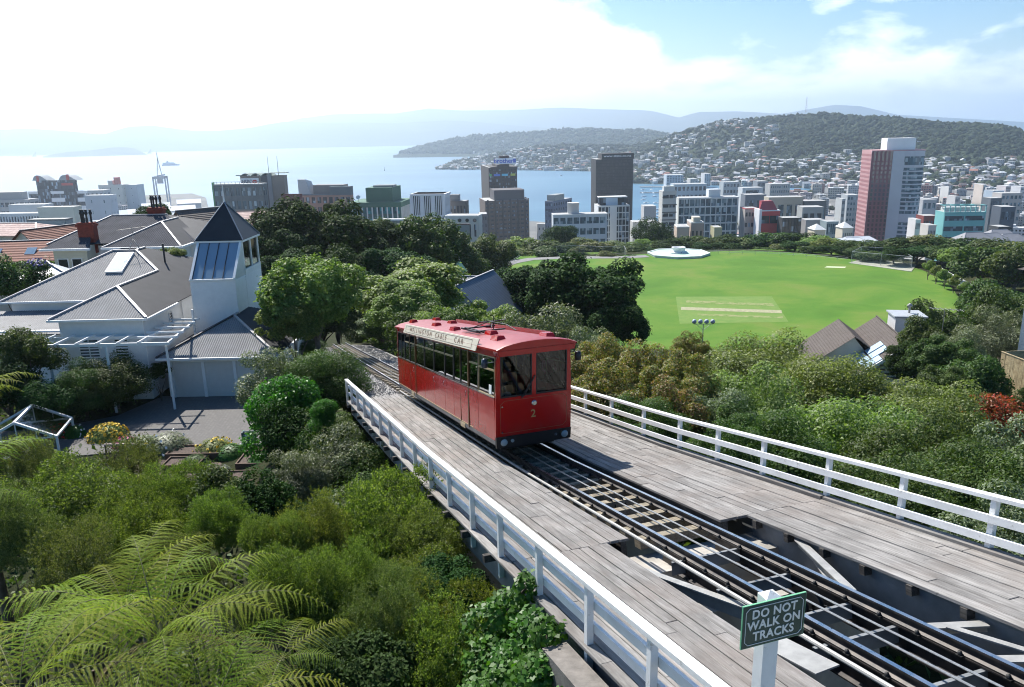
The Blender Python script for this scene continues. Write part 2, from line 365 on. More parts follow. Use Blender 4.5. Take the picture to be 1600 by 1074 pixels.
# driveway of the timber house
m = NT('driveway_paving'); v = m.coord('World', (1, 1, 1), (0, 0, math.radians(38)))
br = m.node('ShaderNodeTexBrick'); m.l.new(v, br.inputs['Vector']); br.inputs['Scale'].default_value = 1.0; br.inputs['Brick Width'].default_value = 0.24; br.inputs['Row Height'].default_value = 0.12; br.inputs['Mortar Size'].default_value = 0.012
br.inputs['Color1'].default_value = (0.135, 0.13, 0.125, 1); br.inputs['Color2'].default_value = (0.10, 0.097, 0.094, 1); br.inputs['Mortar'].default_value = (0.08, 0.07, 0.065, 1)
m.set(color=m.mix(m.math('MULTIPLY', m.noise(0.7, 5, 0.6, v), 0.6), br.outputs[0], (0.10, 0.095, 0.09)), rough=0.85); m.bump(br.outputs['Fac'], -0.4, 0.01)
mb = MB(); mb.prism(DRIVE_POLY, -15.9, -15.50); tag(mb.build('driveway', m.mat), kind='structure')

# ------------------------------------------------------------------ sea
m = NT('harbour_water'); v = m.coord('World')
b1 = m.noise(0.012, 8, 0.62, m.coord('World', (1.0, 2.2, 1.0)))
b2 = m.noise(0.25, 3, 0.5, v)
m.set(color=m.ramp(m.noise(0.0016, 5, 0.55, m.coord('World', (0.5, 2.2, 1))), [(0.35, (0.045, 0.13, 0.21)), (0.65, (0.075, 0.18, 0.26))]), rough=0.42, spec=0.5)
m.b.inputs['IOR'].default_value = 1.33
bb = m.node('ShaderNodeBump'); bb.inputs['Strength'].default_value = 0.4; bb.inputs['Distance'].default_value = 1.6; m.l.new(b1, bb.inputs['Height'])
b3 = m.node('ShaderNodeBump'); b3.inputs['Strength'].default_value = 0.3; b3.inputs['Distance'].default_value = 0.2; m.l.new(b2, b3.inputs['Height']); m.l.new(bb.outputs[0], b3.inputs['Normal'])
m.l.new(b3.outputs[0], m.b.inputs['Normal'])
WATER = m.mat
mb = MB(); mb.add([(-34000, -500, SEA), (34000, -500, SEA), (34000, 34000, SEA), (-34000, 34000, SEA)], [(0, 1, 2, 3)])
tag(mb.build('harbour_water', WATER), kind='structure')

# ------------------------------------------------------------------ city flat with its waterfront edge
shore = [(-900, 334), (-100, 330), (100, 322), (150, 312), (235, 305.5), (300, 303), (322, 310), (328, 338), (450, 352), (600, 352), (740, 340), (800, 345), (880, 350), (1000, 349), (1040, 345), (1047, 322), (1085, 305), (1180, 301), (1280, 300)]
sp = [atZ(a, b, CITY - 1.0) for a, b in shore]
sp2 = [(p.x, p.y) for p in sp]
CITYPOLY = [(-1400, 300)] + sp2 + [tuple(horiz(1180, 1500)[:2])] 
CITYPOLY = [(-1500, 330)] + sp2 + [tuple(horiz(1290, 2400)[:2]), tuple(horiz(1700, 2600)[:2]), tuple(horiz(2400, 2400)[:2]), (1900, 330), (450, 330)]
m = NT('city_ground'); v = m.coord('World')
m.set(color=m.ramp(m.noise(0.02, 5, 0.6, v), [(0.35, (0.09, 0.095, 0.095)), (0.55, (0.16, 0.16, 0.155)), (0.7, (0.07, 0.095, 0.05))]), rough=0.9)
mb = MB(); mb.prism(CITYPOLY, SEA - 1.5, CITY); tag(mb.build('city_ground', m.mat), kind='structure')

# ------------------------------------------------------------------ hills
def fbm(x, y, s, o=4, seed=0.0):
    v_ = 0; a = 1; t = 0
    for k in range(o):
        v_ += a * noise.noise(Vector((x * s * 2 ** k + seed, y * s * 2 ** k, seed * 0.7 + k * 3.1))); t += a; a *= 0.5
    return v_ / t
HILLS = {}
def hill(name, ridge, foot, Dr, Df, mat, zfoot=-123.0, amp=0.05, na=160, nb=26, seed=1.0, rough=6.0, power=1.0, curve=None):
    """ridge: (px, py) skyline; Dr / Df: distance of ridge and of foot, numbers or functions of px"""
    xs = [p[0] for p in ridge]; ys = [p[1] for p in ridge]
    dr = Dr if callable(Dr) else (lambda x: Dr); df = Df if callable(Df) else (lambda x: Df)
    P = np.zeros((na, nb + 10, 3))
    for i in range(na):
        px = xs[0] + (xs[-1] - xs[0]) * i / (na - 1); py = float(np.interp(px, xs, ys))
        R_ = dr(px); zr = zat(px, py, R_); F_ = df(px)
        for j in range(nb + 10):
            b = j / (nb - 1)
            if b <= 1: D_ = F_ + (R_ - F_) * b; sh = (math.sin((b - 0.5) * math.pi) * 0.5 + 0.5) * 0.35 + b * 0.65; sh = sh ** power
            else: D_ = R_ + (R_ - F_) * (b - 1) * 1.6; sh = 1 - ((b - 1) * 2.6) ** 1.3
            q = horiz(px, D_)
            nn = fbm(q.x, q.y, rough / max(R_, 1) , 5, seed)
            e = max(0.0, min(1.0, b)) ; env = min(1, 4 * b) * (1.0 if b < 1 else 1) 
            z = zfoot + (zr - zfoot) * sh + nn * amp * R_ * (math.sin(min(b, 1) * math.pi) * 0.9 + 0.10 * min(1, b * 3))
            P[i, j] = (q.x, q.y, max(z, zfoot - 5))
    HILLS[name] = (P, nb)
    return tag(link(name, grid_mesh(name, P, mat)), kind='structure')
def hillmat(name, cols, s1=0.01, s2=0.06, bump=0.6, bd=6):
    m = NT(name); v = m.coord('World')
    c = m.ramp(m.noise(s1, 6, 0.6, v), [(0.3 + 0.4 * i / (len(cols) - 1), cc) for i, cc in enumerate(cols)])
    m.set(color=m.mix(m.math('MULTIPLY', m.noise(s2, 4, 0.6, v), 0.6), c, tuple(x * 0.45 for x in cols[0])), rough=0.95, spec=0.1)
    m.bump(m.noise(s2, 5, 0.65, v), bump, bd); return m.mat
FARM = hillmat('far_hill_bush', [(0.05, 0.065, 0.035), (0.08, 0.09, 0.05)], 0.001, 0.006, 0.5, 40)
hill('far_range', [(380, 215), (430, 196), (470, 185), (520, 179), (570, 178), (620, 178), (670, 170), (720, 173), (790, 172), (840, 170), (880, 168), (940, 171), (1000, 172), (1020, 174), (1060, 184), (1090, 175), (1150, 174), (1220, 178), (1300, 164), (1340, 166), (1400, 180), (1700, 196)], None, 15500, 13000, FARM, seed=3.2, amp=0.012, nb=20)
hill('eastern_hills', [(-300, 215), (-150, 200), (-60, 208), (0, 203), (45, 201), (100, 205), (160, 211), (200, 199), (240, 197), (300, 205), (340, 205), (390, 200), (420, 194), (450, 189.5), (500, 192), (560, 191), (610, 192.5), (660, 190), (700, 188), (750, 191), (800, 196), (860, 200), (920, 206), (1000, 211), (1100, 206), (1250, 214), (1700, 215)], None, 12300, lambda x: 9700, hillmat('eastern_hill_bush', [(0.055, 0.07, 0.035), (0.085, 0.095, 0.05)], 0.002, 0.012, 0.6, 25), seed=9.1, amp=0.012, nb=24)
hill('harbour_island', [(60, 245), (80, 241), (100, 238), (140, 235), (170, 231), (190, 230), (205, 232), (222, 240), (232, 245)], None, 8300, 7950, FARM, seed=5.5, amp=0.004, nb=12, na=60)
hill('harbour_islet', [(20, 247), (30, 245), (40, 245.5), (50, 247.5)], None, 8600, 8450, FARM, seed=2.5, amp=0.002, nb=8, na=20)
hill('point_headland', [(612, 246), (628, 240), (650, 233), (680, 225), (710, 218), (740, 213), (770, 211), (800, 209), (840, 207), (880, 202), (920, 201), (960, 204), (1000, 204), (1020, 207), (1050, 212), (1150, 215), (1300, 222)], None, lambda x: 4700 + (x - 620) * 1.2, lambda x: 4550 - (x - 620) * 1.2, hillmat('headland_bush', [(0.035, 0.05, 0.025), (0.055, 0.07, 0.032)], 0.006, 0.03, 0.8, 14), seed=7.7, amp=0.009, nb=30, na=220, rough=14)
hill('bay_hillside', [(680, 268), (692, 262), (705, 256), (720, 252), (740, 249), (760, 244), (800, 236), (840, 230), (880, 227), (930, 228), (980, 228), (1050, 220), (1120, 215), (1250, 230)], None, lambda x: 3060 + (x - 690) * 0.5, lambda x: 2870 - (x - 690) * 1.6, hillmat('bay_hill_bush', [(0.035, 0.05, 0.024), (0.06, 0.07, 0.032), (0.10, 0.095, 0.055)], 0.01, 0.045, 0.8, 10), seed=1.7, amp=0.008, nb=36, na=260, rough=16)
hill('wooded_mount', [(x, y + 6) for x, y in ((940, 252), (975, 236), (1000, 228), (1020, 218), (1045, 208), (1080, 197), (1120, 186), (1150, 181), (1190, 180), (1225, 177), (1255, 175), (1285, 172), (1305, 175), (1340, 178), (1400, 180), (1440, 184), (1480, 188), (1520, 188), (1560, 191), (1585, 197), (1610, 207), (1700, 215), (1800, 212), (1950, 235))], None, lambda x: 2750 - max(0, x - 1300) * 0.5,
     lambda x: 1930 - (x - 940) * 0.62 if x < 1400 else 1645 + (x - 1400) * 0.2, hillmat('mount_bush', [(0.03, 0.045, 0.02), (0.05, 0.065, 0.028), (0.075, 0.085, 0.04)], 0.012, 0.06, 0.8, 8), seed=4.4, amp=0.014, nb=54, na=320, rough=12, power=1.25, zfoot=-121)
# ================================================================== RAILWAY, BRIDGE AND FENCES
def woodmat(name, dark, mid, light, along='x', wear=0.5):
    """weathered board; the board's length runs along local x"""
    m = NT(name); oi = m.node('ShaderNodeObjectInfo')
    v = m.coord('Object'); add = m.node('ShaderNodeVectorMath'); add.operation = 'ADD'; m.l.new(v, add.inputs[0])
    cx = m.node('ShaderNodeCombineXYZ'); r = m.math('MULTIPLY', oi.outputs['Random'], 50.0); m.l.new(r, cx.inputs[0]); m.l.new(r, cx.inputs[1]); m.l.new(cx.outputs[0], add.inputs[1])
    mp = m.node('ShaderNodeMapping'); mp.inputs['Scale'].default_value = (1.2, 26, 26); m.l.new(add.outputs[0], mp.inputs[0])
    g = m.noise(1.0, 6, 0.7, mp.outputs[0], 0.6)
    mp2 = m.node('ShaderNodeMapping'); mp2.inputs['Scale'].default_value = (0.9, 3, 3); m.l.new(add.outputs[0], mp2.inputs[0])
    st = m.noise(1.0, 5, 0.65, mp2.outputs[0])
    c = m.ramp(g, [(0.30, dark), (0.48, mid), (0.66, light)])
    c = m.mix(m.math('MULTIPLY', m.ramp(st, [(0.42, (0, 0, 0)), (0.62, (1, 1, 1))]), wear), c, tuple(x * 0.5 for x in dark))
    hsv = m.node('ShaderNodeHueSaturation'); m.l.new(c, hsv.inputs['Color']); m.l.new(m.math('MULTIPLY_ADD', oi.outputs['Random'], 0.30, 0.86), hsv.inputs['Value'])
    wn_ = m.ramp(m.noise(0.55, 5, 0.65, m.coord('World')), [(0.45, (0, 0, 0)), (0.7, (1, 1, 1))]); kn = m.ramp(m.noise(9.0, 2, 0.5, add.outputs[0]), [(0.70, (0, 0, 0)), (0.74, (1, 1, 1))])
    m.set(color=m.mix(m.math('MULTIPLY', kn, .7), m.mix(m.math('MULTIPLY', wn_, .38), hsv.outputs[0], tuple(a * b for a, b in zip(mid, (.80, .62, .52)))), dark), rough=0.85, spec=0.25); m.bump(g, 0.6, 0.006); return m.mat
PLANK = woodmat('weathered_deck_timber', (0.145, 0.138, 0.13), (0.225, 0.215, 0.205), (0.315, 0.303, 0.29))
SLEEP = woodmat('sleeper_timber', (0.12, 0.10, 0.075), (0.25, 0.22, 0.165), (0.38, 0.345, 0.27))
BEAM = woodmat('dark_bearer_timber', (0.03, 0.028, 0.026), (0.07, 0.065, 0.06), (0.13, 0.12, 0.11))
m = NT('painted_white_timber'); v = m.coord('World')
m.set(color=m.mix(m.ramp(m.noise(7, 7, 0.75, v), [(0.60, (0, 0, 0)), (0.70, (1, 1, 1))]), m.ramp(m.noise(1.5, 5, 0.6, v), [(0.3, (0.66, 0.66, 0.64)), (0.6, (0.80, 0.80, 0.79))]), (0.42, 0.40, 0.36)), rough=0.55); m.bump(m.noise(30, 4, 0.6, v), 0.25, 0.004)
WHITE_T = m.mat
m = NT('rail_steel'); v = m.coord('World'); m.set(color=m.ramp(m.noise(6, 5, 0.6, v), [(0.35, (0.025, 0.024, 0.026)), (0.7, (0.07, 0.06, 0.055))]), rough=0.5, metal=0.5); RAILM = m.mat
m = NT('rail_head_steel'); v = m.coord('World'); m.set(color=(0.42, 0.44, 0.48), rough=m.ramp(m.noise(5, 4, 0.6, v), [(0.3, (0.2, 0.2, 0.2)), (0.7, (0.42, 0.42, 0.42))]), metal=1.0); HEADM = m.mat
GIRD = simple('grey_painted_girder', (0.17, 0.18, 0.19), 0.7, var=0.35, scale=1.4, bump=0.2)
PALE = simple('pale_galvanised_steel', (0.31, 0.305, 0.29), 0.5, metal=0.2, var=0.2, scale=5)
CONC = simple('stained_concrete', (0.33, 0.31, 0.28), 0.9, var=0.35, scale=1.2, bump=0.4, bscale=18)
GRIT = simple('gritty_ledge', (0.17, 0.155, 0.14), 0.95, var=0.3, scale=5, bump=0.6, bscale=50)
CABLE = simple('steel_cable', (0.36, 0.35, 0.34), 0.4, metal=0.7, var=0.2, scale=20)
DARKM = simple('greased_iron', (0.02, 0.02, 0.02), 0.55, metal=0.3, var=0.3, scale=8)

def frame(s, c, up):          # matrix whose x runs down the line, y to the left, z up from the deck
    p = track(s, c, up); T = T1 if s < S_BEND - 1e-6 else T2; C = C1 if s < S_BEND - 1e-6 else C2
    y = -C; z = T.cross(y)
    return Matrix(((T.x, y.x, z.x, p.x), (T.y, y.y, z.y, p.y), (T.z, y.z, z.z, p.z), (0, 0, 0, 1)))
_pm = {}
def plank_mesh(L, w, t, mat, name='plank'):
    k = (round(L, 2), round(w, 3), round(t, 3), mat.name)
    if k not in _pm:
        mb = MB(); e = 0.006
        x0, x1 = 0.004, L - 0.004; y0, y1 = -w / 2, w / 2
        mb.add([(x0, y0, -t), (x1, y0, -t), (x1, y1, -t), (x0, y1, -t), (x0, y0, -e), (x1, y0, -e), (x1, y1, -e), (x0, y1, -e), (x0 + e, y0 + e, 0), (x1 - e, y0 + e, 0), (x1 - e, y1 - e, 0), (x0 + e, y1 - e, 0)],
               [(0, 3, 2, 1), (0, 1, 5, 4), (1, 2, 6, 5), (2, 3, 7, 6), (3, 0, 4, 7), (4, 5, 9, 8), (5, 6, 10, 9), (6, 7, 11, 10), (7, 4, 8, 11), (8, 9, 10, 11)])
        _pm[k] = mb.mesh(name, mat)
    return _pm[k]
bridge = empty('timber_bridge', track(18, CMID, 0), 0, 'weathered grey timber bridge deck carrying the cable railway between white fences', 'bridge')
bridge.matrix_world = Matrix.Translation(track(18, CMID, 0))
def put(o, parent, M):
    o.parent = parent; o.matrix_basis = parent.matrix_basis.inverted() @ M
def planks(c0, c1, sa, sb, w, rnd):
    n = max(1, round((c1 - c0) / w)); w = (c1 - c0) / n
    for r in range(n):
        c = c0 + w * (r + 0.5); s = sa; first = True
        cuts = [sa]; s = sa + rnd.choice((1.2, 2.1, 3.0, 3.6))
        while s < sb - 0.8: cuts.append(round(s, 2)); s += rnd.choice((3.6, 4.2, 4.8, 5.4))
        cuts.append(sb)
        if sa < S_BEND < sb:
            cuts = sorted([x for x in cuts if abs(x - S_BEND) > 0.5] + [S_BEND])
        for a, b in zip(cuts[:-1], cuts[1:]):
            o = link('plank', plank_mesh(b - a, w - rnd.choice((0.008, 0.012, 0.016)), 0.045, PLANK))
            M = frame(a, c, rnd.uniform(-0.009, 0.006)) @ Matrix.Rotation(rnd.uniform(-0.0022, 0.0022), 4, 'Z')
            put(o, bridge, M)
R1 = random.Random(3)
planks(3.36, 5.66, 11.9, 33.0, 0.178, R1)       # left walkway, far part
planks(3.36, 5.24, 1.5, 11.9, 0.178, R1)        # left walkway, near part
planks(7.46, 9.62, 11.9, 33.0, 0.178, R1)
planks(8.02, 9.66, 1.5, 11.9, 0.178, R1)
# the skirting board along the right edge
for a, b in ((11.95, 18), (18, 24), (24, 33), (1.5, 6), (6, 11.9)):
    o = link('kerb_board', plank_mesh(b - a, 0.16, 0.14, PLANK)); put(o, bridge, frame(a, 9.74, 0.055))
# bearers and girders below
def beam(name, sa, sb, c, up, w, h, mat, parent=None):
    p = parent or bridge; 
    if sa < S_BEND < sb: beam(name, sa, S_BEND, c, up, w, h, mat, parent); beam(name, S_BEND, sb, c, up, w, h, mat, parent); return
    mb = MB(); mb.box(0, sb - sa, -w / 2, w / 2, -h, 0); o = mb.build(name, mat); put(o, p, frame(sa, c, up)); return o
for c in (3.6, 5.05, 8.32, 9.5): beam('girder', 1.5, 33, c, -0.18, 0.18, 0.42, GIRD)
beam('girder', 1.5, 11.9, 8.14, -0.05, 0.03, 0.62, GIRD); beam('girder', 1.5, 11.9, 5.16, -0.05, 0.03, 0.6, GIRD)
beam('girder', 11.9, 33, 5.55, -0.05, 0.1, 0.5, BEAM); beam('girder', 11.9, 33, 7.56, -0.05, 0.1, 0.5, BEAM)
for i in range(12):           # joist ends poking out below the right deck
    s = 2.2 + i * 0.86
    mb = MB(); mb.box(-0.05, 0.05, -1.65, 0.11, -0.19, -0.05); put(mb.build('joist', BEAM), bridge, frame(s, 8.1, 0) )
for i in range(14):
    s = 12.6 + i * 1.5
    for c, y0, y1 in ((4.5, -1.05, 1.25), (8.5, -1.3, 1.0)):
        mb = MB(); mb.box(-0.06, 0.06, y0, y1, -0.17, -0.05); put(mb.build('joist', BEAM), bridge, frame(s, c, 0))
# under the rails, near part: concrete cross walls, abutment ledge and steel
mb = MB(); mb.box(-0.2, 0.2, -2.6, 2.7, -3.6, -0.75); put(mb.build('pier', CONC), bridge, frame(10.35, 6.6, 0))
mb = MB(); mb.box(-0.2, 0.2, -2.6, 2.7, -3.6, -0.95); put(mb.build('pier', CONC), bridge, frame(5.6, 6.6, 0))
mb = MB(); mb.box(0, 0.9, -2.2, 2.2, -3.0, -0.42); put(mb.build('abutment', CONC), bridge, frame(11.2, 6.6, 0))
mb = MB(); mb.box(-0.15, 0.15, -2.6, 2.6, -4.2, -0.6); put(mb.build('pier', CONC), bridge, frame(17.5, 6.6, 0))
mb = MB(); mb.box(-0.15, 0.15, -2.6, 2.6, -4.2, -0.6); put(mb.build('pier', CONC), bridge, frame(25, 6.6, 0))
# retaining wall and ledge outside the left fence
mb = MB(); mb.box(0, 6.9, 0, 0.34, -2.6, -0.02); put(mb.build('ledge', GRIT), bridge, frame(2.2, 3.35, -0.14))
def flat(name, s0, c0, s1, c1, w, up, mat, t=0.02, web=0.10, up2=None):
    p = track(s0, c0, up); q = track(s1, c1, up if up2 is None else up2); mb = MB()
    o = bridge.matrix_world.translation
    mb.bar(p - o, q - o, w, t, 0, N1); 
    if web: mb.bar(p - o - N1 * web / 2, q - o - N1 * web / 2, 0.015, web, 0, N1)
    return mb.build(name, mat, bridge)
flat('brace', 10.75, 5.3, 8.5, 5.93, 0.13, -0.12, PALE, web=0.2)
flat('brace', 10.6, 8.1, 8.55, 7.36, 0.13, -0.12, PALE, web=0.12); flat('brace', 10.35, 8.12, 8.9, 7.4, 0.06, -0.26, PALE, web=0)
flat('brace', 7.35, 7.35, 7.05, 8.05, 0.16, -0.16, PALE, web=0.1); flat('brace', 6.4, 7.35, 6.05, 8.05, 0.16, -0.16, PALE, web=0.1); flat('brace', 7.2, 7.6, 6.3, 7.85, 0.10, -0.15, PALE, web=0)
flat('brace', 5.2, 7.35, 4.8, 8.05, 0.14, -0.16, PALE, web=0.1)
flat('plate', 8.0, 5.42, 6.9, 5.55, 0.36, -0.06, PALE, web=0)
for s in (5.6,): flat('brace', s, 5.2, s - 0.05, 6.1, 0.12, -0.16, PALE, web=0.1)

track_o = empty('railway_track', (0, 0, 0), 0, 'narrow railway track with dark rails and twin cables running down through the bridge', 'railway track')
track_o.matrix_world = Matrix.Translation(track(14, CMID, 0))
TO = track_o.matrix_world.translation
def along(name, c, up, prof, mats, sa, sb, ds=3.0, mi=None):
    """extrude a cross-section (y to the right, z up) along the line"""
    ss = [sa]
    while ss[-1] + ds < sb: ss.append(ss[-1] + ds)
    ss.append(sb)
    if sa < S_BEND < sb: ss = sorted(set(ss + [S_BEND]))
    mb = MB(); n = len(prof); vs = []
    for s in ss:
        for (y, z) in prof: vs.append(track(s, c + y, up + z) - TO)
    for i in range(len(ss) - 1):
        for j in range(n):
            k = (j + 1) % n
            mb.add([], [], 0)
            mb.f.append((i * n + j, i * n + k, (i + 1) * n + k, (i + 1) * n + j)); mb.m.append(mi[j] if mi else 0); mb.sm.append(False)
    mb.v = [tuple(x) for x in vs]
    mb.f.append(tuple(range(n))); mb.m.append(0); mb.sm.append(False); mb.f.append(tuple(range(len(vs) - n, len(vs)))[::-1]); mb.m.append(0); mb.sm.append(False)
    return mb.build(name, mats, track_o)
railp = [(-0.032, 0), (0.032, 0), (0.034, -0.03), (0.010, -0.045), (0.010, -0.10), (0.06, -0.125), (0.06, -0.14), (-0.06, -0.14), (-0.06, -0.125), (-0.010, -0.10), (-0.010, -0.045), (-0.034, -0.03)]
rmi = [1] + [0] * 11
for c in (6.16, 7.19): along('rail', c, 0, railp, [RAILM, HEADM], 1.0, 66, 2.5, rmi)
for c in (6.16, 7.19): along('rail_girder', c, -0.145, [(-0.07, 0), (0.07, 0), (0.07, -0.02), (0.012, -0.03), (0.012, -0.30), (0.08, -0.32), (0.08, -0.34), (-0.08, -0.34), (-0.08, -0.32), (-0.012, -0.30), (-0.012, -0.03), (-0.07, -0.02)], RAILM, 1.0, 11.6)
for c in (6.56, 6.80): along('haulage_cable', c, -0.06, [(0.016 * math.cos(a), 0.016 * math.sin(a)) for a in [i * math.pi / 3 for i in range(6)]], CABLE, 1.0, 66, 3)
along('conduit', 5.80, -0.02, [(0.032 * math.cos(a), 0.032 * math.sin(a)) for a in [i * math.pi / 4 for i in range(8)]], PALE, 1.5, 34, 3)
along('conduit', 5.87, -0.06, [(0.02 * math.cos(a), 0.02 * math.sin(a)) for a in [i * math.pi / 3 for i in range(6)]], CONC, 1.5, 11.9, 3)
mbs = MB(); mbs.box(-0.11, 0.11, -0.78, 0.72, -0.17, 0); SLM = mbs.mesh('sleeper', SLEEP)
s = 12.15; R2 = random.Random(5)
while s < 65.5:
    o = link('sleeper', SLM); put(o, track_o, frame(s, CMID, -0.145 + R2.uniform(-0.006, 0.006)) @ Matrix.Rotation(R2.uniform(-0.02, 0.02), 4, 'Z')); s += 0.60 if s < 33 else 0.66
mbc = MB(); mbc.box(-0.03, 0.03, -0.75, 0.75, -0.02, 0); mbc.box(-0.006, 0.006, -0.75, 0.75, -0.22, -0.02); CRM = mbc.mesh('cross_member', GIRD)
for s in (10.9, 9.6, 8.35, 7.55, 6.3, 5.0, 3.8): put(link('cross_member', CRM), track_o, frame(s, CMID, -0.18))
mbf = MB(); mbf.lathe([(0.0, 0.03), (0.022, 0.028), (0.028, 0.0), (0.028, -0.02)], 8); mbf.box(-0.045, 0.045, -0.03, 0.03, -0.03, -0.015); FST = mbf.mesh('rail_clip', DARKM)
s = 4.2
while s < 19:
    for c in (6.16, 7.19):
        for sg in (-1, 1): put(link('rail_clip', FST), track_o, frame(s, c + sg * 0.075, -0.115))
    s += 0.6
# sheaves that carry the cables
def sheave(s, c):
    mb = MB(); pr = [(-0.035, 0.15), (-0.03, 0.17), (-0.012, 0.14), (0.012, 0.14), (0.03, 0.17), (0.035, 0.15), (0.035, 0.04), (-0.035, 0.04)]
    n = 20; vs = []
    for j in range(n):
        t = 2 * math.pi * j / n
        for y, r in pr: vs.append((r * math.cos(t), y, r * math.sin(t)))
    k = len(pr); fs = [(j * k + i, j * k + (i + 1) % k, ((j + 1) % n) * k + (i + 1) % k, ((j + 1) % n) * k + i) for j in range(n) for i in range(k)]
    mb.add(vs, fs, 0, False); mb.tube([(0, -0.06, 0), (0, 0.06, 0)], 0.035, 8)
    mb.box(-0.19, -0.15, -0.07, -0.05, -0.12, 0.02); mb.box(0.15, 0.19, -0.07, -0.05, -0.12, 0.02); mb.box(-0.19, 0.19, -0.07, -0.05, -0.03, 0.01)
    put(mb.build('cable_sheave', DARKM), track_o, frame(s, c, -0.22))
for s in (8.62, 14.6, 4.9): sheave(s, 6.56); sheave(s, 6.80)
# ballast beyond the bridge
m = NT('ballast'); v = m.coord('World'); vo = m.node('ShaderNodeTexVoronoi'); vo.inputs['Scale'].default_value = 14; m.l.new(v, vo.inputs['Vector'])
m.set(color=m.mix(m.noise(0.8, 4, 0.6, v), m.ramp(m.noise(14, 3, 0.6, v), [(0.3, (0.17, 0.165, 0.16)), (0.7, (0.40, 0.39, 0.38))]), (0.28, 0.27, 0.25)), rough=0.95); m.bump(vo.outputs['Distance'], 1.0, 0.05)
BALLAST = m.mat
P = []
for i in range(60):
    s = 32.2 + i * 0.575; row = []
    for j in range(15):
        c = CMID - 2.6 + j * 5.2 / 14; e = abs(c - CMID); up = -0.27 - max(0, e - 1.3) * 0.16 + 0.03 * fbm(s * 3, c * 3, 1.0, 2)
        p = track(s, c, up); row.append((p.x, p.y, p.z))
    P.append(row)
tag(link('trackside_gravel', grid_mesh('trackside_gravel', np.array(P), BALLAST)), kind='structure')
# loose stones on the ballast
n = 9000; ss = 32.5 + R2.random() * 0 + rng.random(n) * 33; cc = CMID - 2.4 + rng.random(n) * 4.8
tri = []
for s, c in zip(ss, cc):
    p = track(s, c, -0.26 - max(0, abs(c - CMID) - 1.3) * 0.16); r = 0.03 + 0.03 * R2.random()
    a = R2.random() * 6.28
    q = [(p.x + r * math.cos(a + k * 2.1), p.y + r * math.sin(a + k * 2.1), p.z - 0.01) for k in range(3)]; t = (p.x, p.y, p.z + r * 0.9)
    tri += [(q[0], q[1], t), (q[1], q[2], t), (q[2], q[0], t)]
tag(link('ballast_stones', quads_mesh('ballast_stones', np.array(tri), BALLAST, 3)), kind='stuff')

# ---- fences
def make_fence(label, c_out, sign, s_list, s_far, near_extra):
    """sign +1: rails on the right-hand (inner) side of the posts"""
    f = empty('white_fence', (0, 0, 0), 0, label, 'fence'); f.matrix_world = Matrix.Translation(track(s_list[0], c_out, 0)); O = f.matrix_world.translation
    top = 0.87; ss = list(s_list)
    mbp = MB(); mbp.box(-0.043, 0.043, -0.043, 0.043, -0.38, top - 0.05); PM = mbp.mesh('post', WHITE_T)
    yaw = math.atan2(T1.y, T1.x)
    for s in ss:
        o = link('post', PM, f, track(s, c_out, 0) - O, (0, 0, yaw)); 
    R3 = random.Random(int(c_out * 100))
    for a, b in zip(ss[:-1], ss[1:]):
        for k, (h, w, t) in enumerate(((top, 0.13, 0.06), (top * 0.60, 0.045, 0.12), (top * 0.24, 0.045, 0.12))):
            if k and (ss.index(a) % 2 == 0): pass
            off = 0.0 if k == 0 else sign * 0.075
            p = track(a, c_out + off, h - (t / 2 if k == 0 else 0)); q = track(b, c_out + off, h - (t / 2 if k == 0 else 0)); mb = MB()
            e = (q - p) * 0.001
            mb.bar(p - O + e, q - O - e, w, t); mb.build('rail', WHITE_T, f)
    return f
sL = [2.2, 3.9, 5.5, 7.07, 8.65, 10.4, 12.25, 14.0, 15.8, 17.6, 19.4, 21.2, 23.0, 24.8, 26.6, 28.4, 30.2, 32.0, 33.6]
make_fence('white timber fence along the near left edge of the bridge beside the ivy', 3.46, 1, sL, 33, 0)
sR = [2.3, 3.9, 5.5, 7.0, 8.54, 10.2, 11.95, 13.9, 15.6, 17.3, 19.2, 21.2, 23.1, 25.0, 26.9, 28.8, 30.7, 32.5]
make_fence('white timber fence along the right edge of the bridge behind the cable car', 9.80, -1, sR, 33, 0)

# ---- sign post in the foreground
pt = atY(1203, 925, 4.25)
sg = empty('warning_sign', (pt.x, pt.y, pt.z - 1.9), 0, 'small green warning sign with white lettering on a white post, in front of the tracks', 'sign')
yw = math.atan2(C1.y, C1.x); sg.rotation_euler = (0, 0, yw)
mb = MB(); mb.box(-0.055, 0.055, -0.045, 0.045, 0, 1.88); mb.add([(-0.055, -0.045, 1.88), (0.055, -0.045, 1.88), (0.055, 0.045, 1.88), (-0.055, 0.045, 1.88), (0, 0, 1.915)], [(0, 1, 4), (1, 2, 4), (2, 3, 4), (3, 0, 4)]); mb.build('post', WHITE_T, sg)
GREEN = simple('sign_green_enamel', (0.018, 0.055, 0.042), 0.45, var=0.1, scale=4); SIGNW = simple('sign_white_print', (0.78, 0.78, 0.75), 0.5, var=0.03); SIGNE = simple('sign_edge_green', (0.16, 0.42, 0.24), 0.5, var=0.05)
SW, SH, SY, SZ = 0.46, 0.30, -0.052, 1.73
mb = MB(); mb.box(-SW / 2, SW / 2, SY - 0.004, SY + 0.008, SZ - SH / 2, SZ + SH / 2, 1)
board = mb.build('sign_board', [GREEN, SIGNE], sg)
mb = MB(); mb.box(-SW / 2 + 0.004, SW / 2 - 0.004, SY - 0.006, SY - 0.0045, SZ - SH / 2 + 0.004, SZ + SH / 2 - 0.004); mb.build('face', GREEN, board)
mb = MB(); yb = SY - 0.0075
a, b, ch = SW / 2 - 0.022, SH / 2 - 0.022, 0.024
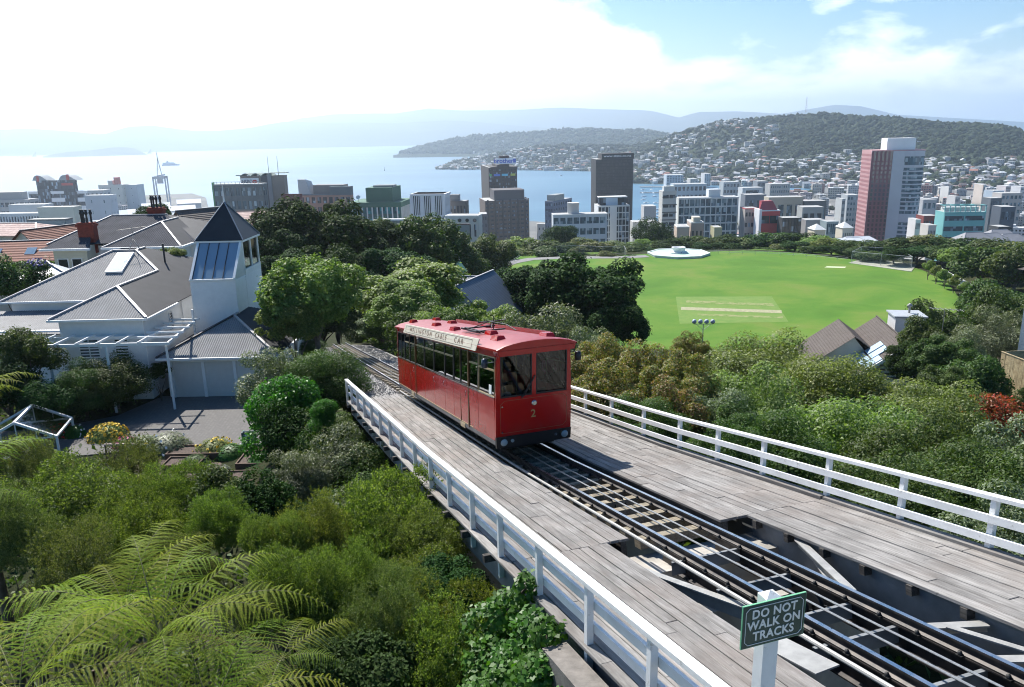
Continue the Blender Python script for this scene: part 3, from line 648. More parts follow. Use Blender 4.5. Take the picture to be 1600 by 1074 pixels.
pts = [(-a + ch, b), (a - ch, b), (a - ch * .4, b - ch * .6), (a, b - ch), (a, -b + ch), (a - ch * .6, -b + ch * .4), (a - ch, -b), (-a + ch, -b), (-a + ch * .4, -b + ch * .6), (-a, -b + ch), (-a, b - ch), (-a + ch * .6, b - ch * .4)]
for i in range(len(pts)):
    p, q = pts[i], pts[(i + 1) % len(pts)]
    mb.bar((p[0], yb, SZ + p[1]), (q[0], yb, SZ + q[1]), 0.003, 0.0035)
mb.build('border', SIGNW, board)
def text_mesh(body, size, mat, extrude=0.001, bold=0.0, width=1.0, font=None, align='CENTER', space=1.0):
    cu = bpy.data.curves.new('lettering', 'FONT'); cu.body = body; cu.size = size; cu.extrude = extrude; cu.align_x = align; cu.align_y = 'CENTER'; cu.offset = bold; cu.space_character = space; cu.resolution_u = 3
    o = bpy.data.objects.new('lettering', cu); COL.objects.link(o)
    dg = bpy.context.evaluated_depsgraph_get(); dg.update()
    me = bpy.data.meshes.new_from_object(o.evaluated_get(dg)); bpy.data.objects.remove(o)
    me.materials.clear(); me.materials.append(mat)
    return me
for k, tx in enumerate(('DO NOT', 'WALK ON', 'TRACKS')):
    o = link('lettering', text_mesh(tx, 0.084, SIGNW, 0.0012, 0.0022, space=1.07), board, (0, yb, SZ + 0.077 - 0.077 * k), (math.pi / 2, 0, 0), (0.93, 1, 1))
# ================================================================== THE CABLE CAR
m = NT('red_car_paint'); v = m.coord('Object')
sx_ = m.node('ShaderNodeSeparateXYZ'); m.l.new(v, sx_.inputs[0]); hz_ = m.math('ADD', sx_.outputs[2], m.math('MULTIPLY', sx_.outputs[1], 0.19))      # height above the sloping floor
gr_ = m.math('MULTIPLY', m.math('SUBTRACT', 1.0, m.math('MULTIPLY', hz_, 1.7), clamp=True), m.ramp(m.noise(4.5, 6, 0.7, m.coord('Object', (1, 1, .5))), [(0.4, (0, 0, 0)), (0.65, (1, 1, 1))]))
m.set(color=m.mix(m.math('MULTIPLY', gr_, .55), m.ramp(m.noise(1.2, 4, 0.6, v), [(0.3, (0.37, 0.006, 0.005)), (0.7, (0.45, 0.010, 0.007))]), (0.12, 0.06, 0.04)), rough=m.ramp(m.noise(5, 4, 0.6, v), [(0.3, (0.12, 0.12, 0.12)), (0.7, (0.24, 0.24, 0.24))]), coat=0.25); m.bump(m.noise(1.4, 2, 0.5, v), 0.12, 0.02)
RED = m.mat
m = NT('red_roof_paint'); v = m.coord('Object'); m.set(color=m.ramp(m.noise(2.5, 5, 0.65, v), [(0.3, (0.22, 0.022, 0.028)), (0.7, (0.29, 0.036, 0.043))]), rough=0.42); ROOFR = m.mat
CREAM = simple('banner_cream', (0.60, 0.55, 0.44), 0.45, var=0.05, coords='Object'); BROWN = simple('banner_brown_print', (0.16, 0.09, 0.05), 0.6, var=0.05)
BRONZE = simple('bronze_post', (0.16, 0.085, 0.035), 0.35, metal=0.5, var=0.2, scale=6, coords='Object')
BRASS = simple('brass_frame', (0.55, 0.45, 0.28), 0.35, metal=0.6, var=0.1, coords='Object')
BLACKR = simple('black_rubber', (0.012, 0.012, 0.013), 0.5, var=0.2, coords='Object'); SKIRT = simple('grey_skirt', (0.16, 0.155, 0.15), 0.6, var=0.2, coords='Object')
GOLD = simple('gold_leaf_number', (0.42, 0.29, 0.11), 0.5, metal=0.3, var=0.05, coords='Object')
CARIN = simple('car_interior', (0.16, 0.13, 0.10), 0.7, var=0.2, coords='Object'); SEATM = simple('seat_vinyl', (0.05, 0.13, 0.08), 0.5, var=0.15, coords='Object')
LAMPG = simple('lamp_lens_grey', (0.24, 0.32, 0.36), 0.15, var=0.1, coords='Object'); CHROME = simple('chrome', (0.6, 0.6, 0.6), 0.15, metal=1.0, var=0.05)
GREENF = simple('green_reflection', (0.03, 0.20, 0.07), 0.5, var=0.2, coords='Object'); PAPER = simple('paper_notice', (0.75, 0.78, 0.75), 0.7, var=0.03)
def glassmat(name, tint, refl=0.5, rough=0.02):
    m = NT(name); m.n.remove(m.b)
    tr = m.node('ShaderNodeBsdfTransparent'); tr.inputs[0].default_value = tint + (1,)
    gl = m.node('ShaderNodeBsdfGlossy'); gl.inputs['Roughness'].default_value = rough
    fr = m.node('ShaderNodeFresnel'); fr.inputs['IOR'].default_value = 1.5
    mx = m.node('ShaderNodeMixShader'); m.l.new(m.math('MULTIPLY_ADD', fr.outputs[0], 1.3 * refl * 2, 0.0, clamp=True), mx.inputs[0])
    m.l.new(tr.outputs[0], mx.inputs[1]); m.l.new(gl.outputs[0], mx.inputs[2]); m.l.new(mx.outputs[0], m.out.inputs['Surface']); return m.mat
CARGL = glassmat('car_window_glass', (0.68, 0.73, 0.70), 0.4)
_bl = Vector((-0.486, 18.73, -7.757)); CARO = _bl + C2 * 1.0 - T2 * 0.1
yawc = math.atan2(C2.y, C2.x)
car = empty('cable_car', CARO, yawc, 'red cable car with cream lettered banner and gold number 2 on its front', 'cable car')
CT = math.hypot(T2.x, T2.y); ST = T2.z
LCAR = 13.25
def wtap(v): return 1.035 - 0.035 * max(0, v - 0.9) - 0.03 * max(0, 0.4 - v)      # half width at height v
def K(u, w, v): return (w, u * CT, v + u * ST)
def cbox(mb, u0, u1, w0, w1, v0, v1, m=0):
    a = [K(u0, w0, v0), K(u0, w1, v0), K(u0, w1, v1), K(u0, w0, v1)]; b = [K(u1, w0, v0), K(u1, w1, v0), K(u1, w1, v1), K(u1, w0, v1)]
    return mb.hexa(a, b, m)
def sidebox(mb, sd, u0, u1, v0, v1, t=0.03, out=0.0, m=0):   # slab hugging the tapered side
    wa, wb = wtap(v0) + out, wtap(v1) + out
    a = [K(u0, sd * (wa - t), v0), K(u0, sd * wa, v0), K(u0, sd * wb, v1), K(u0, sd * (wb - t), v1)]; b = [K(u1, sd * (wa - t), v0), K(u1, sd * wa, v0), K(u1, sd * wb, v1), K(u1, sd * (wb - t), v1)]
    return mb.hexa(a, b, m)
mb = MB(); cbox(mb, 0.05, LCAR - 0.05, -0.98, 0.98, 0.02, 0.10); mb.build('floor', BLACKR, car)
divs = [0.0, 1.5, 2.46, 3.34, 4.15, 5.26, 6.73, 8.23, 9.76, 10.8, 11.8, 12.5, LCAR]
posts = {2.46: 0.11, 9.76: 0.12, 3.34: 0.05, 4.15: 0.05}
SILL, WTOP = 1.30, 2.36
for sd in (-1, 1):
    for a, b in zip(divs[:-1], divs[1:]):
        mb = MB(); sidebox(mb, sd, a + 0.012, b - 0.012, 0.14, SILL - 0.012, 0.04); mb.build('side_panel', RED, car)
        mb = MB(); sidebox(mb, sd, a + 0.03, b - 0.03, SILL + 0.02, WTOP - 0.02, 0.012, -0.02); gw = mb.build('window', CARGL, car)
        mb = MB(); fm = BRASS if (a == 0.0) else BLACKR
        sidebox(mb, sd, a + 0.005, a + 0.04, SILL, WTOP, 0.04, 0.0); sidebox(mb, sd, b - 0.04, b - 0.005, SILL, WTOP, 0.04, 0.0)
        sidebox(mb, sd, a + 0.04, b - 0.04, SILL, SILL + 0.03, 0.04, 0.0); sidebox(mb, sd, a + 0.04, b - 0.04, WTOP - 0.03, WTOP, 0.04, 0.0)
        mb.build('window_frame', fm, gw)
        if b - a > 0.75 and a not in (2.46, 3.34):
            mb = MB(); zt = 2.02 if a > 0 else 1.98; sidebox(mb, sd, a + 0.04, b - 0.04, zt, zt + 0.045, 0.03, -0.004); mb.build('transom', BRASS, gw)
    mb = MB(); sidebox(mb, sd, 0, LCAR, 0.02, 0.13, 0.05, 0.004); mb.build('skirt', SKIRT, car)
    mb = MB(); sidebox(mb, sd, 0.02, LCAR, SILL - 0.012, SILL + 0.006, 0.04, 0.008); mb.build('sill_strip', CHROME, car)
    mb = MB(); sidebox(mb, sd, 0, LCAR, WTOP, 2.60, 0.05, 0.0); mb.build('header_panel', RED, car)
    mb = MB(); sidebox(mb, sd, 2.06, LCAR - 0.0, 0.14, 0.17, 0.03, 0.006); mb.build('lower_strip', BRASS, car)
    for u in (2.42, 9.72): 
        mb = MB(); sidebox(mb, sd, u, u + 0.10, 0.1, 2.42, 0.06, 0.022); mb.build('door_post', BRONZE, car)
    for u in (3.32, 10.78):
        mb = MB(); sidebox(mb, sd, u, u + 0.045, 0.14, 2.40, 0.05, 0.012); mb.build('door_post', BRONZE, car)
    # destination banner standing up from the eave, leaning outwards
    mb = MB(); u0, u1 = 1.35, 11.4
    a = [K(u0, sd * 1.075, 2.44), K(u0, sd * 1.10, 2.44), K(u0 - 0.12, sd * 1.01, 2.76), K(u0 - 0.12, sd * 0.985, 2.76)]
    b = [K(u1, sd * 1.075, 2.44), K(u1, sd * 1.10, 2.44), K(u1 - 0.12, sd * 1.01, 2.76), K(u1 - 0.12, sd * 0.985, 2.76)]
    mb.hexa(a, b, 0); ban = mb.build('banner', CREAM if sd < 0 else RED, car)
    if sd < 0:
        A = Vector(K(u0, -1.102, 2.44)); B = Vector(K(u0 - 0.12, -1.012, 2.76)); E_ = Vector(K(u1, -1.102, 2.44))
        ex = (A - E_).normalized(); ey = (B - A) - ex * (B - A).dot(ex); ey.normalize(); ez = ex.cross(ey)
        if ez.x > 0: ez = -ez
        def onb(x, y, off=0.003): return E_ + ex * x + ey * y + ez * off
        Lb = (A - E_).length; Hb = 0.325
        mb = MB()
        for (x0, y0, x1, y1) in ((0.45, 0.05, Lb - 0.42, 0.05), (0.45, Hb - 0.045, Lb - 0.42, Hb - 0.045), (0.45, 0.05, 0.45, Hb - 0.045), (Lb - 0.42, 0.05, Lb - 0.42, Hb - 0.045)):
            mb.bar(onb(x0, y0), onb(x1, y1), 0.004, 0.010, 0, ey if y0 == y1 else ex)
        mb.build('border', BROWN, ban)
        for word, xc, wd in (('WELLINGTON', 3.0, 3.6), ('CABLE', 6.05, 1.5), ('CAR', 8.25, 1.0)):
            me = text_mesh(word, 0.25, BROWN, 0.001, 0.001, space=1.55)
            xs = [v_.co.x for v_ in me.vertices]; k = wd / (max(xs) - min(xs))
            o = link('lettering', me, ban)
            M = Matrix(((ex.x, ey.x, ez.x, 0), (ex.y, ey.y, ez.y, 0), (ex.z, ey.z, ez.z, 0), (0, 0, 0, 1)))
            o.matrix_basis = Matrix.Translation(onb(xc, Hb / 2 + 0.0, 0.004)) @ M @ Matrix.Diagonal((k, 0.88, 1, 1))
# roof: crowned shell with overhang
mb = MB(); nn = 11; us = [-0.42, -0.36, 2, 4, 6, 8, 10, 12, LCAR + 0.14, LCAR + 0.2]
def rz(w): return 2.585 + 0.17 * (1 - (w / 1.06) ** 2) ** 0.7
top = []
for u in us:
    for j in range(nn):
        w = -1.06 + 2.12 * j / (nn - 1); top.append(K(u, w, rz(max(-1.059, min(1.059, w))) - (0.02 if u in (us[0], us[-1]) else 0)))
fs = [(i * nn + j, i * nn + j + 1, (i + 1) * nn + j + 1, (i + 1) * nn + j) for i in range(len(us) - 1) for j in range(nn - 1)]
mb.add(top, fs, 0, True)
bot = [K(u, w, 2.535) for u in us for w in (-1.06, 1.06)]
mb.add(bot, [(2 * i, 2 * i + 2, 2 * i + 3, 2 * i + 1) for i in range(len(us) - 1)], 0)
for i in range(len(us) - 1):
    for j, k in ((0, 0), (nn - 1, 1)):
        mb.add([top[i * nn + j], top[(i + 1) * nn + j], bot[2 * (i + 1) + k], bot[2 * i + k]], [(0, 1, 2, 3)], 1)
roof = mb.build('roof', [ROOFR, RED], car)
# front and rear fascia above the windscreens, lower front panels
for end in (0, 1):
    U = -0.40 if end == 0 else LCAR + 0.12; sg_ = -1 if end == 0 else 1
    ff = MB(); arc = [(w, rz(max(-1.059, min(1.059, w))) - 0.022) for w in [-1.055 + 2.11 * j / 12 for j in range(13)]]
    def ring(uu, zlow): return [K(uu, w, z) for w, z in arc] + [K(uu, 1.0, zlow), K(uu, -1.0, zlow)]
    a = ring(U, 2.40); b = ring(U - sg_ * 0.36, 2.40); n_ = len(a)
    ff.add(a + b, [tuple(range(n_)) if end == 0 else tuple(range(n_))[::-1], tuple(range(n_, 2 * n_))[::-1] if end == 0 else tuple(range(n_, 2 * n_))] + [(i, (i + 1) % n_, n_ + (i + 1) % n_, n_ + i) for i in range(n_)], 0)
    ff.build('end_fascia', RED, car)
    # vertical end wall: leans so that it is plumb
    def EP(w, v, t=0.0): uu = (-0.02 - t) - 0.0 if end == 0 else LCAR + 0.02 + t; return K(uu - 0.13 * (v / 2.5) * (1 if end == 0 else -0.3), w, v)
    def ebox(name, w0, w1, v0, v1, t0, t1, mat, par=None):
        mb = MB(); wa0, wa1 = w0, w1
        q = lambda t: [EP(w0 if abs(w0) < 0.95 else math.copysign(wtap(v0), w0), v0, t), EP(w1 if abs(w1) < 0.95 else math.copysign(wtap(v0), w1), v0, t), EP(w1 if abs(w1) < 0.95 else math.copysign(wtap(v1), w1), v1, t), EP(w0 if abs(w0) < 0.95 else math.copysign(wtap(v1), w0), v1, t)]
        mb.hexa(q(t0), q(t1)); return mb.build(name, mat, par or car)
    fp = ebox('end_panel', -1.0, 1.0, 0.24, SILL - 0.02, -0.02, 0.04, RED)
    ebox('bumper', -1.0, 1.0, -0.06, 0.24, -0.02, 0.07, BLACKR)
    ebox('corner_post', -1.0, -0.90, SILL - 0.02, 2.42, -0.05, 0.035, RED); ebox('corner_post', 0.90, 1.0, SILL - 0.02, 2.42, -0.05, 0.035, RED)
    ebox('centre_post', -0.055, 0.055, SILL - 0.02, 2.42, -0.03, 0.035, RED)
    for w0, w1 in ((-0.90, -0.055), (0.055, 0.90)):
        g = ebox('windscreen', w0 + 0.03, w1 - 0.03, SILL + 0.02, 2.37, -0.005, 0.005, CARGL)
        for q in ((w0, w0 + 0.035, SILL - 0.02, 2.41), (w1 - 0.035, w1, SILL - 0.02, 2.41), (w0 + 0.035, w1 - 0.035, SILL - 0.02, SILL + 0.025), (w0 + 0.035, w1 - 0.035, 2.365, 2.41)):
            ebox('windscreen_frame', q[0], q[1], q[2], q[3], -0.015, 0.03, BLACKR, g)
    if end == 0:
        for w in (-0.83, 0.84):
            mb = MB(); p0 = Vector(EP(w, 0.09, 0.07)); mb.tube([p0 + Vector((0, 0.05, 0)), p0 + Vector((0, -0.03, 0))], 0.11, 18); hl = mb.build('headlight', BLACKR, car)
            mb = MB(); mb.tube([p0 + Vector((0, -0.025, 0)), p0 + Vector((0, -0.04, 0)), p0 + Vector((0, -0.05, 0))], [0.098, 0.09, 0.03], 18); mb.build('lens', LAMPG, hl)
        for w, mt in ((-0.60, LAMPG), (0.59, CHROME)):
            mb = MB(); p0 = Vector(EP(w, 0.11, 0.07)); mb.tube([p0 + Vector((0, 0.03, 0)), p0 + Vector((0, -0.03, 0))], 0.045, 12); mb.build('marker_light', mt, car)
        p0 = Vector(EP(0.0, 1.06, 0.04)); mb = MB(); mb.tube([p0, p0 + Vector((0, -0.03, 0)), p0 + Vector((0, -0.045, 0))], [0.075, 0.075, 0.05], 18); cl_ = mb.build('centre_lamp', CHROME, car)
        mb = MB(); mb.tube([p0 + Vector((0, -0.045, 0)), p0 + Vector((0, -0.055, 0))], 0.05, 16); mb.build('lens', simple('warm_lens', (0.85, 0.68, 0.45), 0.2), cl_)
        me = text_mesh('2', 0.31, GOLD, 0.002, 0.003); o = link('number', me, car, Vector(EP(-0.02, 0.76, 0.046)), (math.pi / 2, 0, 0), (0.95, 0.95, 1))
        # thin gold lining
        mb = MB(); a_, z0, z1, c_ = 0.90, 0.33, 1.20, 0.10
        pts = [(-a_, z0), (a_ - c_, z0), (a_, z0 + c_), (a_, z1 - c_), (a_ - c_, z1), (-a_ + c_, z1), (-a_, z1 - c_)]
        for i in range(len(pts)):
            p, q = pts[i], pts[(i + 1) % len(pts)]; mb.bar(EP(p[0], p[1], 0.042), EP(q[0], q[1], 0.042), 0.004, 0.012, 0, (0, 1, 0) if False else (1, 0, 0) if abs(p[0] - q[0]) < 0.01 else (0, 0, 1))
        mb.build('lining', simple('lining_dull_gold', (0.30, 0.07, 0.03), 0.4, coords='Object'), car)
        for w, z in ((-0.86, 1.05), (-0.86, 0.36)):
            mb = MB(); p0 = Vector(EP(w, z, 0.04)); mb.tube([p0, p0 + Vector((0, -0.015, 0))], 0.022, 8); mb.build('bolt', CHROME, car)
        mb = MB(); w0 = Vector(EP(-0.35, SILL - 0.06, 0.06)); w1 = Vector(EP(-0.08, SILL + 0.34, 0.07)); mb.tube([w0, w1], 0.012, 6); mb.bar(w1 + Vector((-0.17, 0, -0.30)), w1 + Vector((0.1, 0, 0.16)), 0.02, 0.025); mb.bar(w0, w0 + Vector((0.12, 0, 0.08)), 0.03, 0.03); mb.build('wiper', BLACKR, car)
# mirrors
for sd, u, z in ((1, -0.15, 2.22), (-1, -0.05, 2.25)):
    mb = MB(); p = Vector(K(u, sd * 1.02, z)); q = p + Vector((sd * 0.14, -0.10, -0.02)) if sd > 0 else Vector(K(0.45, -1.12, 2.18)); mb.tube([p, q], 0.01, 6)
    mb.lathe([(0.0, -0.13), (0.075, -0.11), (0.09, 0.0), (0.07, 0.11), (0.0, 0.13)], 10, 0, q); mb.build('mirror', simple('mirror_housing', (0.035, 0.05, 0.075), 0.3, coords='Object') if sd < 0 else BLACKR, car)
# cab side window: green panel painted as a reflection in the glass, and notice
mb = MB(); sidebox(mb, -1, 0.10, 0.62, SILL + 0.03, 1.97, 0.008, -0.045); mb.build('green_reflection', GREENF, car)
mb = MB(); sidebox(mb, -1, 0.30, 0.52, SILL + 0.05, SILL + 0.30, 0.004, -0.012); mb.build('paper_notice', PAPER, car)
# roof ventilators and collector gear
for u, w in ((0.25, 0.62), (0.75, -0.55), (2.3, -0.25), (5.6, -0.45), (5.4, 0.55), (8.6, -0.35), (8.9, 0.3), (12.2, -0.45), (12.0, 0.45)):
    mb = MB(); z = rz(w); a = 0.30; b = 0.13
    mb.hexa([K(u, w - b, z - 0.02), K(u, w + b, z - 0.02), K(u + 2 * a, w + b, z - 0.02), K(u + 2 * a, w - b, z - 0.02)], [K(u + 0.06, w - b + 0.04, z + 0.10), K(u + 0.06, w + b - 0.04, z + 0.10), K(u + 2 * a - 0.06, w + b - 0.04, z + 0.10), K(u + 2 * a - 0.06, w - b + 0.04, z + 0.10)])
    mb.build('roof_vent', RED, car)
mb = MB(); 
for w in (-0.5, -0.38): mb.bar(K(2.9, w, 2.80), K(4.9, w, 2.84), 0.05, 0.05)
mb.bar(K(3.0, -0.6, 2.83), K(3.0, 0.3, 2.83), 0.04, 0.04); mb.bar(K(4.3, -0.6, 2.86), K(4.3, 0.4, 2.86), 0.04, 0.04)
mb.tube([K(4.4, -0.3, 2.85), K(3.6, 0.0, 3.05), K(2.6, 0.2, 2.98), K(1.9, 0.25, 2.84)], 0.016, 6); mb.tube([K(4.4, 0.25, 2.85), K(3.6, 0.1, 3.05), K(2.9, -0.15, 2.90)], 0.016, 6)
mb.bar(K(3.6, -0.35, 3.05), K(3.6, 0.5, 3.05), 0.03, 0.03); mb.tube([K(3.5, 0.1, 2.8), K(3.5, 0.1, 3.22)], 0.014, 6); mb.build('collector_gear', BLACKR, car)
for sd in (-1, 1):
    for u in (2.62, 6.6, 9.95, 5.2):
        mb = MB(); w_ = sd * (wtap(1.1) + .012); mb.tube([K(u, w_, .98), K(u, w_ + sd * .03, 1.02), K(u, w_ + sd * .03, 1.14), K(u, w_, 1.18)], .012, 6); mb.build('door_handle', CHROME, car)
    for u in (2.9, 10.2): mb = MB(); sidebox(mb, sd, u, u + .5, -.02, .12, .02, .02); mb.build('door_step', BRASS, car)
# wheels and underframe
mb = MB(); cbox(mb, 0.4, LCAR - 0.4, -0.75, 0.75, -0.22, 0.02); mb.build('underframe', DARKM, car)
for u in (2.2, 3.4, 9.6, 10.8):
    for sd in (-1, 1):
        mb = MB(); c_ = Vector(K(u, sd * 0.52, -0.26)); mb.tube([c_ + Vector((-0.05, 0, 0)), c_ + Vector((0.05, 0, 0))], 0.19, 18); mb.build('wheel', DARKM, car)
# interior: stepped floor, seats, rear cab bulkheads
mb = MB()
for i in range(9):
    u0 = 1.5 + i * 1.15; cbox(mb, u0, u0 + 1.1, -0.93, 0.93, 0.11, 0.2)
mb.build('inner_floor', CARIN, car)
for i, u in enumerate((3.9, 5.2, 6.5, 7.8, 9.2, 11.2)):
    for sd in (-1, 1):
        mb = MB(); cbox(mb, u, u + 0.45, sd * 0.25, sd * 0.92, 0.55, 0.66); cbox(mb, u + 0.40, u + 0.48, sd * 0.25, sd * 0.92, 0.66, 1.02); mb.build('seat', SEATM, car)
mb = MB(); cbox(mb, 1.5, 1.54, -0.95, -0.30, 0.1, 1.15); cbox(mb, 1.5, 1.54, 0.1, 0.95, 0.1, 1.15); cbox(mb, 0.14, 0.40, -0.93, 0.93, 0.1, 1.18); mb.build('bulkhead', CARIN, car)
for u, w in ((1.52, -0.3), (1.52, 0.1), (2.9, 0.0), (6.5, -0.25), (6.5, 0.25), (9.6, 0.0)):
    mb = MB(); mb.tube([K(u, w, 0.1), K(u, w, 2.58)], 0.02, 6); mb.build('grab_pole', BRASS, car)

# ------------------------------------------------------------------ people
SKINM = simple('skin', (0.52, 0.33, 0.24), 0.55, var=0.06, coords='Object'); HAIRD = simple('dark_hair', (0.03, 0.022, 0.018), 0.6, coords='Object')
def cloth(n, c): return simple(n, c, 0.85, var=0.1, scale=9, coords='Object')
def person(label, loc, rz_, shirt, legs, hair, pose='sit', hat=None, tie=None):
    """one continuous skinned body"""
    V_ = []; E_ = []; Rr = []
    def p(x, y, z, r, par=None):
        V_.append((x, y, z)); Rr.append(r)
        if par is not None: E_.append((par, len(V_) - 1))
        return len(V_) - 1
    pel = p(0, 0, 0.0, 0.145)
    wa = p(0, 0.0, 0.17, 0.125, pel); che = p(0, 0.0, 0.36, 0.15, wa); up = p(0, 0.01, 0.50, 0.115, che); ne = p(0, -0.005, 0.57, 0.055, up); hd = p(0, -0.02, 0.66, 0.085, ne); h2 = p(0, -0.015, 0.75, 0.095, hd); h3 = p(0, 0.0, 0.82, 0.06, h2)
    nose = p(0, -0.125, 0.69, 0.014, hd)
    for sd in (-1, 1):
        ear = p(sd * 0.095, 0.005, 0.70, 0.014, hd)
        sh = p(sd * 0.17, 0.01, 0.47, 0.068, up); el = p(sd * 0.23, -0.04, 0.22, 0.046, sh); wr = p(sd * 0.15, -0.27, 0.17, 0.032, el); ha = p(sd * 0.12, -0.34, 0.165, 0.034, wr)
        for k in range(4): p(sd * 0.12 + (k - 1.5) * 0.02, -0.42 + 0.008 * abs(k - 1.3), 0.145, 0.009, ha)
        p(sd * 0.07, -0.36, 0.17, 0.010, ha)
        hp = p(sd * 0.10, -0.02, -0.03, 0.09, pel)
        if pose == 'sit': kn = p(sd * 0.13, -0.42, -0.02, 0.062, hp); an = p(sd * 0.13, -0.44, -0.40, 0.04, kn); ft = p(sd * 0.13, -0.58, -0.44, 0.035, an)
        else: kn = p(sd * 0.11, -0.02, -0.42, 0.06, hp); an = p(sd * 0.11, 0.01, -0.80, 0.04, kn); ft = p(sd * 0.11, -0.13, -0.84, 0.035, an)
    me = bpy.data.meshes.new('body'); me.from_pydata(V_, E_, []); o = bpy.data.objects.new('body', me); COL.objects.link(o)
    sk = o.modifiers.new('skin', 'SKIN'); sk.use_smooth_shade = True; ss = o.modifiers.new('sub', 'SUBSURF'); ss.levels = 1; ss.render_levels = 1
    for i, r in enumerate(Rr): me.skin_vertices[0].data[i].radius = (r, r)
    for i in range(len(V_)): me.skin_vertices[0].data[i].use_root = (i == 0)
    dg = bpy.context.evaluated_depsgraph_get(); dg.update(); m2 = bpy.data.meshes.new_from_object(o.evaluated_get(dg)); bpy.data.objects.remove(o)
    m2.materials.clear()
    for mt in (SKINM, shirt, legs): m2.materials.append(mt)
    for pl in m2.polygons:
        c = pl.center
        mi = 0
        if c.z < 0.545 and not (abs(c.x) < 0.3 and c.y < -0.25 and c.z > 0.1): mi = 1
        if c.z < 0.05: mi = 2
        pl.material_index = mi; pl.use_smooth = True
    root = empty('person', loc, rz_, label, 'person')
    link('body', m2, root)
    mb = MB(); mb.lathe([(0.0, 0.125), (0.06, 0.115), (0.10, 0.07), (0.112, 0.0), (0.105, -0.03)], 14, 0, (0, 0.012, 0.755)); mb.build('cap' if hat else 'hair', hat or hair, root)
    if hat: mb = MB(); mb.lathe([(0.13, 0.0), (0.13, 0.012), (0.09, 0.018)], 14, 0, (0, -0.05, 0.765)); mb.build('cap_peak', hat, root)
    if tie: mb = MB(); mb.hexa([(-0.02, -0.17, 0.2), (0.02, -0.17, 0.2), (0.02, -0.16, 0.2), (-0.02, -0.16, 0.2)], [(-0.012, -0.145, 0.50), (0.012, -0.145, 0.50), (0.012, -0.135, 0.50), (-0.012, -0.135, 0.50)]); mb.build('tie', tie, root)
    return root
def incar(u, w, v): return car.matrix_basis @ Vector(K(u, w, v)) if False else (Matrix.Translation(CARO) @ Matrix.Rotation(yawc, 4, 'Z')) @ Vector(K(u, w, v))
NAVY = cloth('navy_uniform', (0.03, 0.04, 0.07))
person('driver in dark cap and pale shirt behind the left windscreen of the cable car', incar(0.86, -0.52, 0.74), yawc, cloth('pale_shirt', (0.62, 0.68, 0.74)), NAVY, HAIRD, hat=NAVY, tie=NAVY)
person('passenger in a bright pink top sitting by a middle side window of the cable car', incar(5.4, -0.58, 0.78), yawc, cloth('pink_top', (0.75, 0.08, 0.30)), NAVY, HAIRD)
person('passenger in a pale green top sitting in the cable car behind the one in pink', incar(6.75, -0.58, 0.78), yawc, cloth('pale_green_top', (0.55, 0.66, 0.50)), NAVY, simple('grey_hair', (0.4, 0.38, 0.35), 0.7))
person('passenger in a blue top sitting further back in the cable car', incar(8.1, -0.58, 0.78), yawc, cloth('blue_top', (0.12, 0.28, 0.5)), NAVY, HAIRD)
# ================================================================== HOUSES NEAR THE LINE
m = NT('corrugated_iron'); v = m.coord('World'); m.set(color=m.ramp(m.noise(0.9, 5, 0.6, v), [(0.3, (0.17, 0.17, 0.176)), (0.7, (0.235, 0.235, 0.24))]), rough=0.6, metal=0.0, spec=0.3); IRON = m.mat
m = NT('dark_and_shaded_iron'); v = m.coord('World'); m.set(color=m.ramp(m.noise(0.9, 5, 0.6, v), [(0.3, (0.035, 0.037, 0.043)), (0.7, (0.052, 0.055, 0.062))]), rough=0.6, metal=0.1); IRONB = m.mat  # darker iron: shade painted into side and rear roof planes; also plain dark roofs
def boardmat(name, col, pitch=0.18):
    m = NT(name); v = m.coord('World'); w = m.node('ShaderNodeTexWave'); w.wave_type = 'BANDS'; w.bands_direction = 'Z'; w.wave_profile = 'SAW'; w.inputs['Scale'].default_value = 1 / pitch / 3.1831 * 2; m.l.new(v, w.inputs['Vector'])
    w.inputs['Scale'].default_value = 0.314 / pitch
    m.set(color=m.ramp(m.noise(1.2, 5, 0.6, v), [(0.3, tuple(x * 0.92 for x in col)), (0.7, col)]), rough=0.6); m.bump(w.outputs['Fac'], 1.0, 0.03); return m.mat
WBOARD = boardmat('white_weatherboard', (0.74, 0.75, 0.76)); CREAMB = boardmat('cream_weatherboard', (0.66, 0.64, 0.52))
TRIM = simple('white_trim', (0.80, 0.80, 0.79), 0.5, var=0.04); GUTT = simple('dark_gutter', (0.03, 0.03, 0.035), 0.6)
DOORM = simple('pale_garage_door', (0.60, 0.59, 0.56), 0.6, var=0.04); RIDGE = simple('ridge_flashing', (0.36, 0.35, 0.36), 0.45, metal=0.2, var=0.1)
GLASSD = NT('dark_window_glass').set(color=(0.02, 0.028, 0.035), rough=0.06, spec=0.8).mat
GLASSB = NT('sloping_glass').set(color=(0.20, 0.29, 0.38), rough=0.05, spec=0.9).mat
SLATE = simple('dark_roof_slate', (0.013, 0.015, 0.019), 0.55, var=0.25, scale=2, bump=0.3, bscale=12)
def clip_line(poly2, u):
    """intersections of the line x = u with a 2D polygon -> list of (y0, y1)"""
    ys = []
    n = len(poly2)
    for i in range(n):
        (x0, y0), (x1, y1) = poly2[i], poly2[(i + 1) % n]
        if (x0 <= u) != (x1 <= u): ys.append(y0 + (u - x0) / (x1 - x0) * (y1 - y0))
    ys.sort(); return list(zip(ys[::2], ys[1::2]))
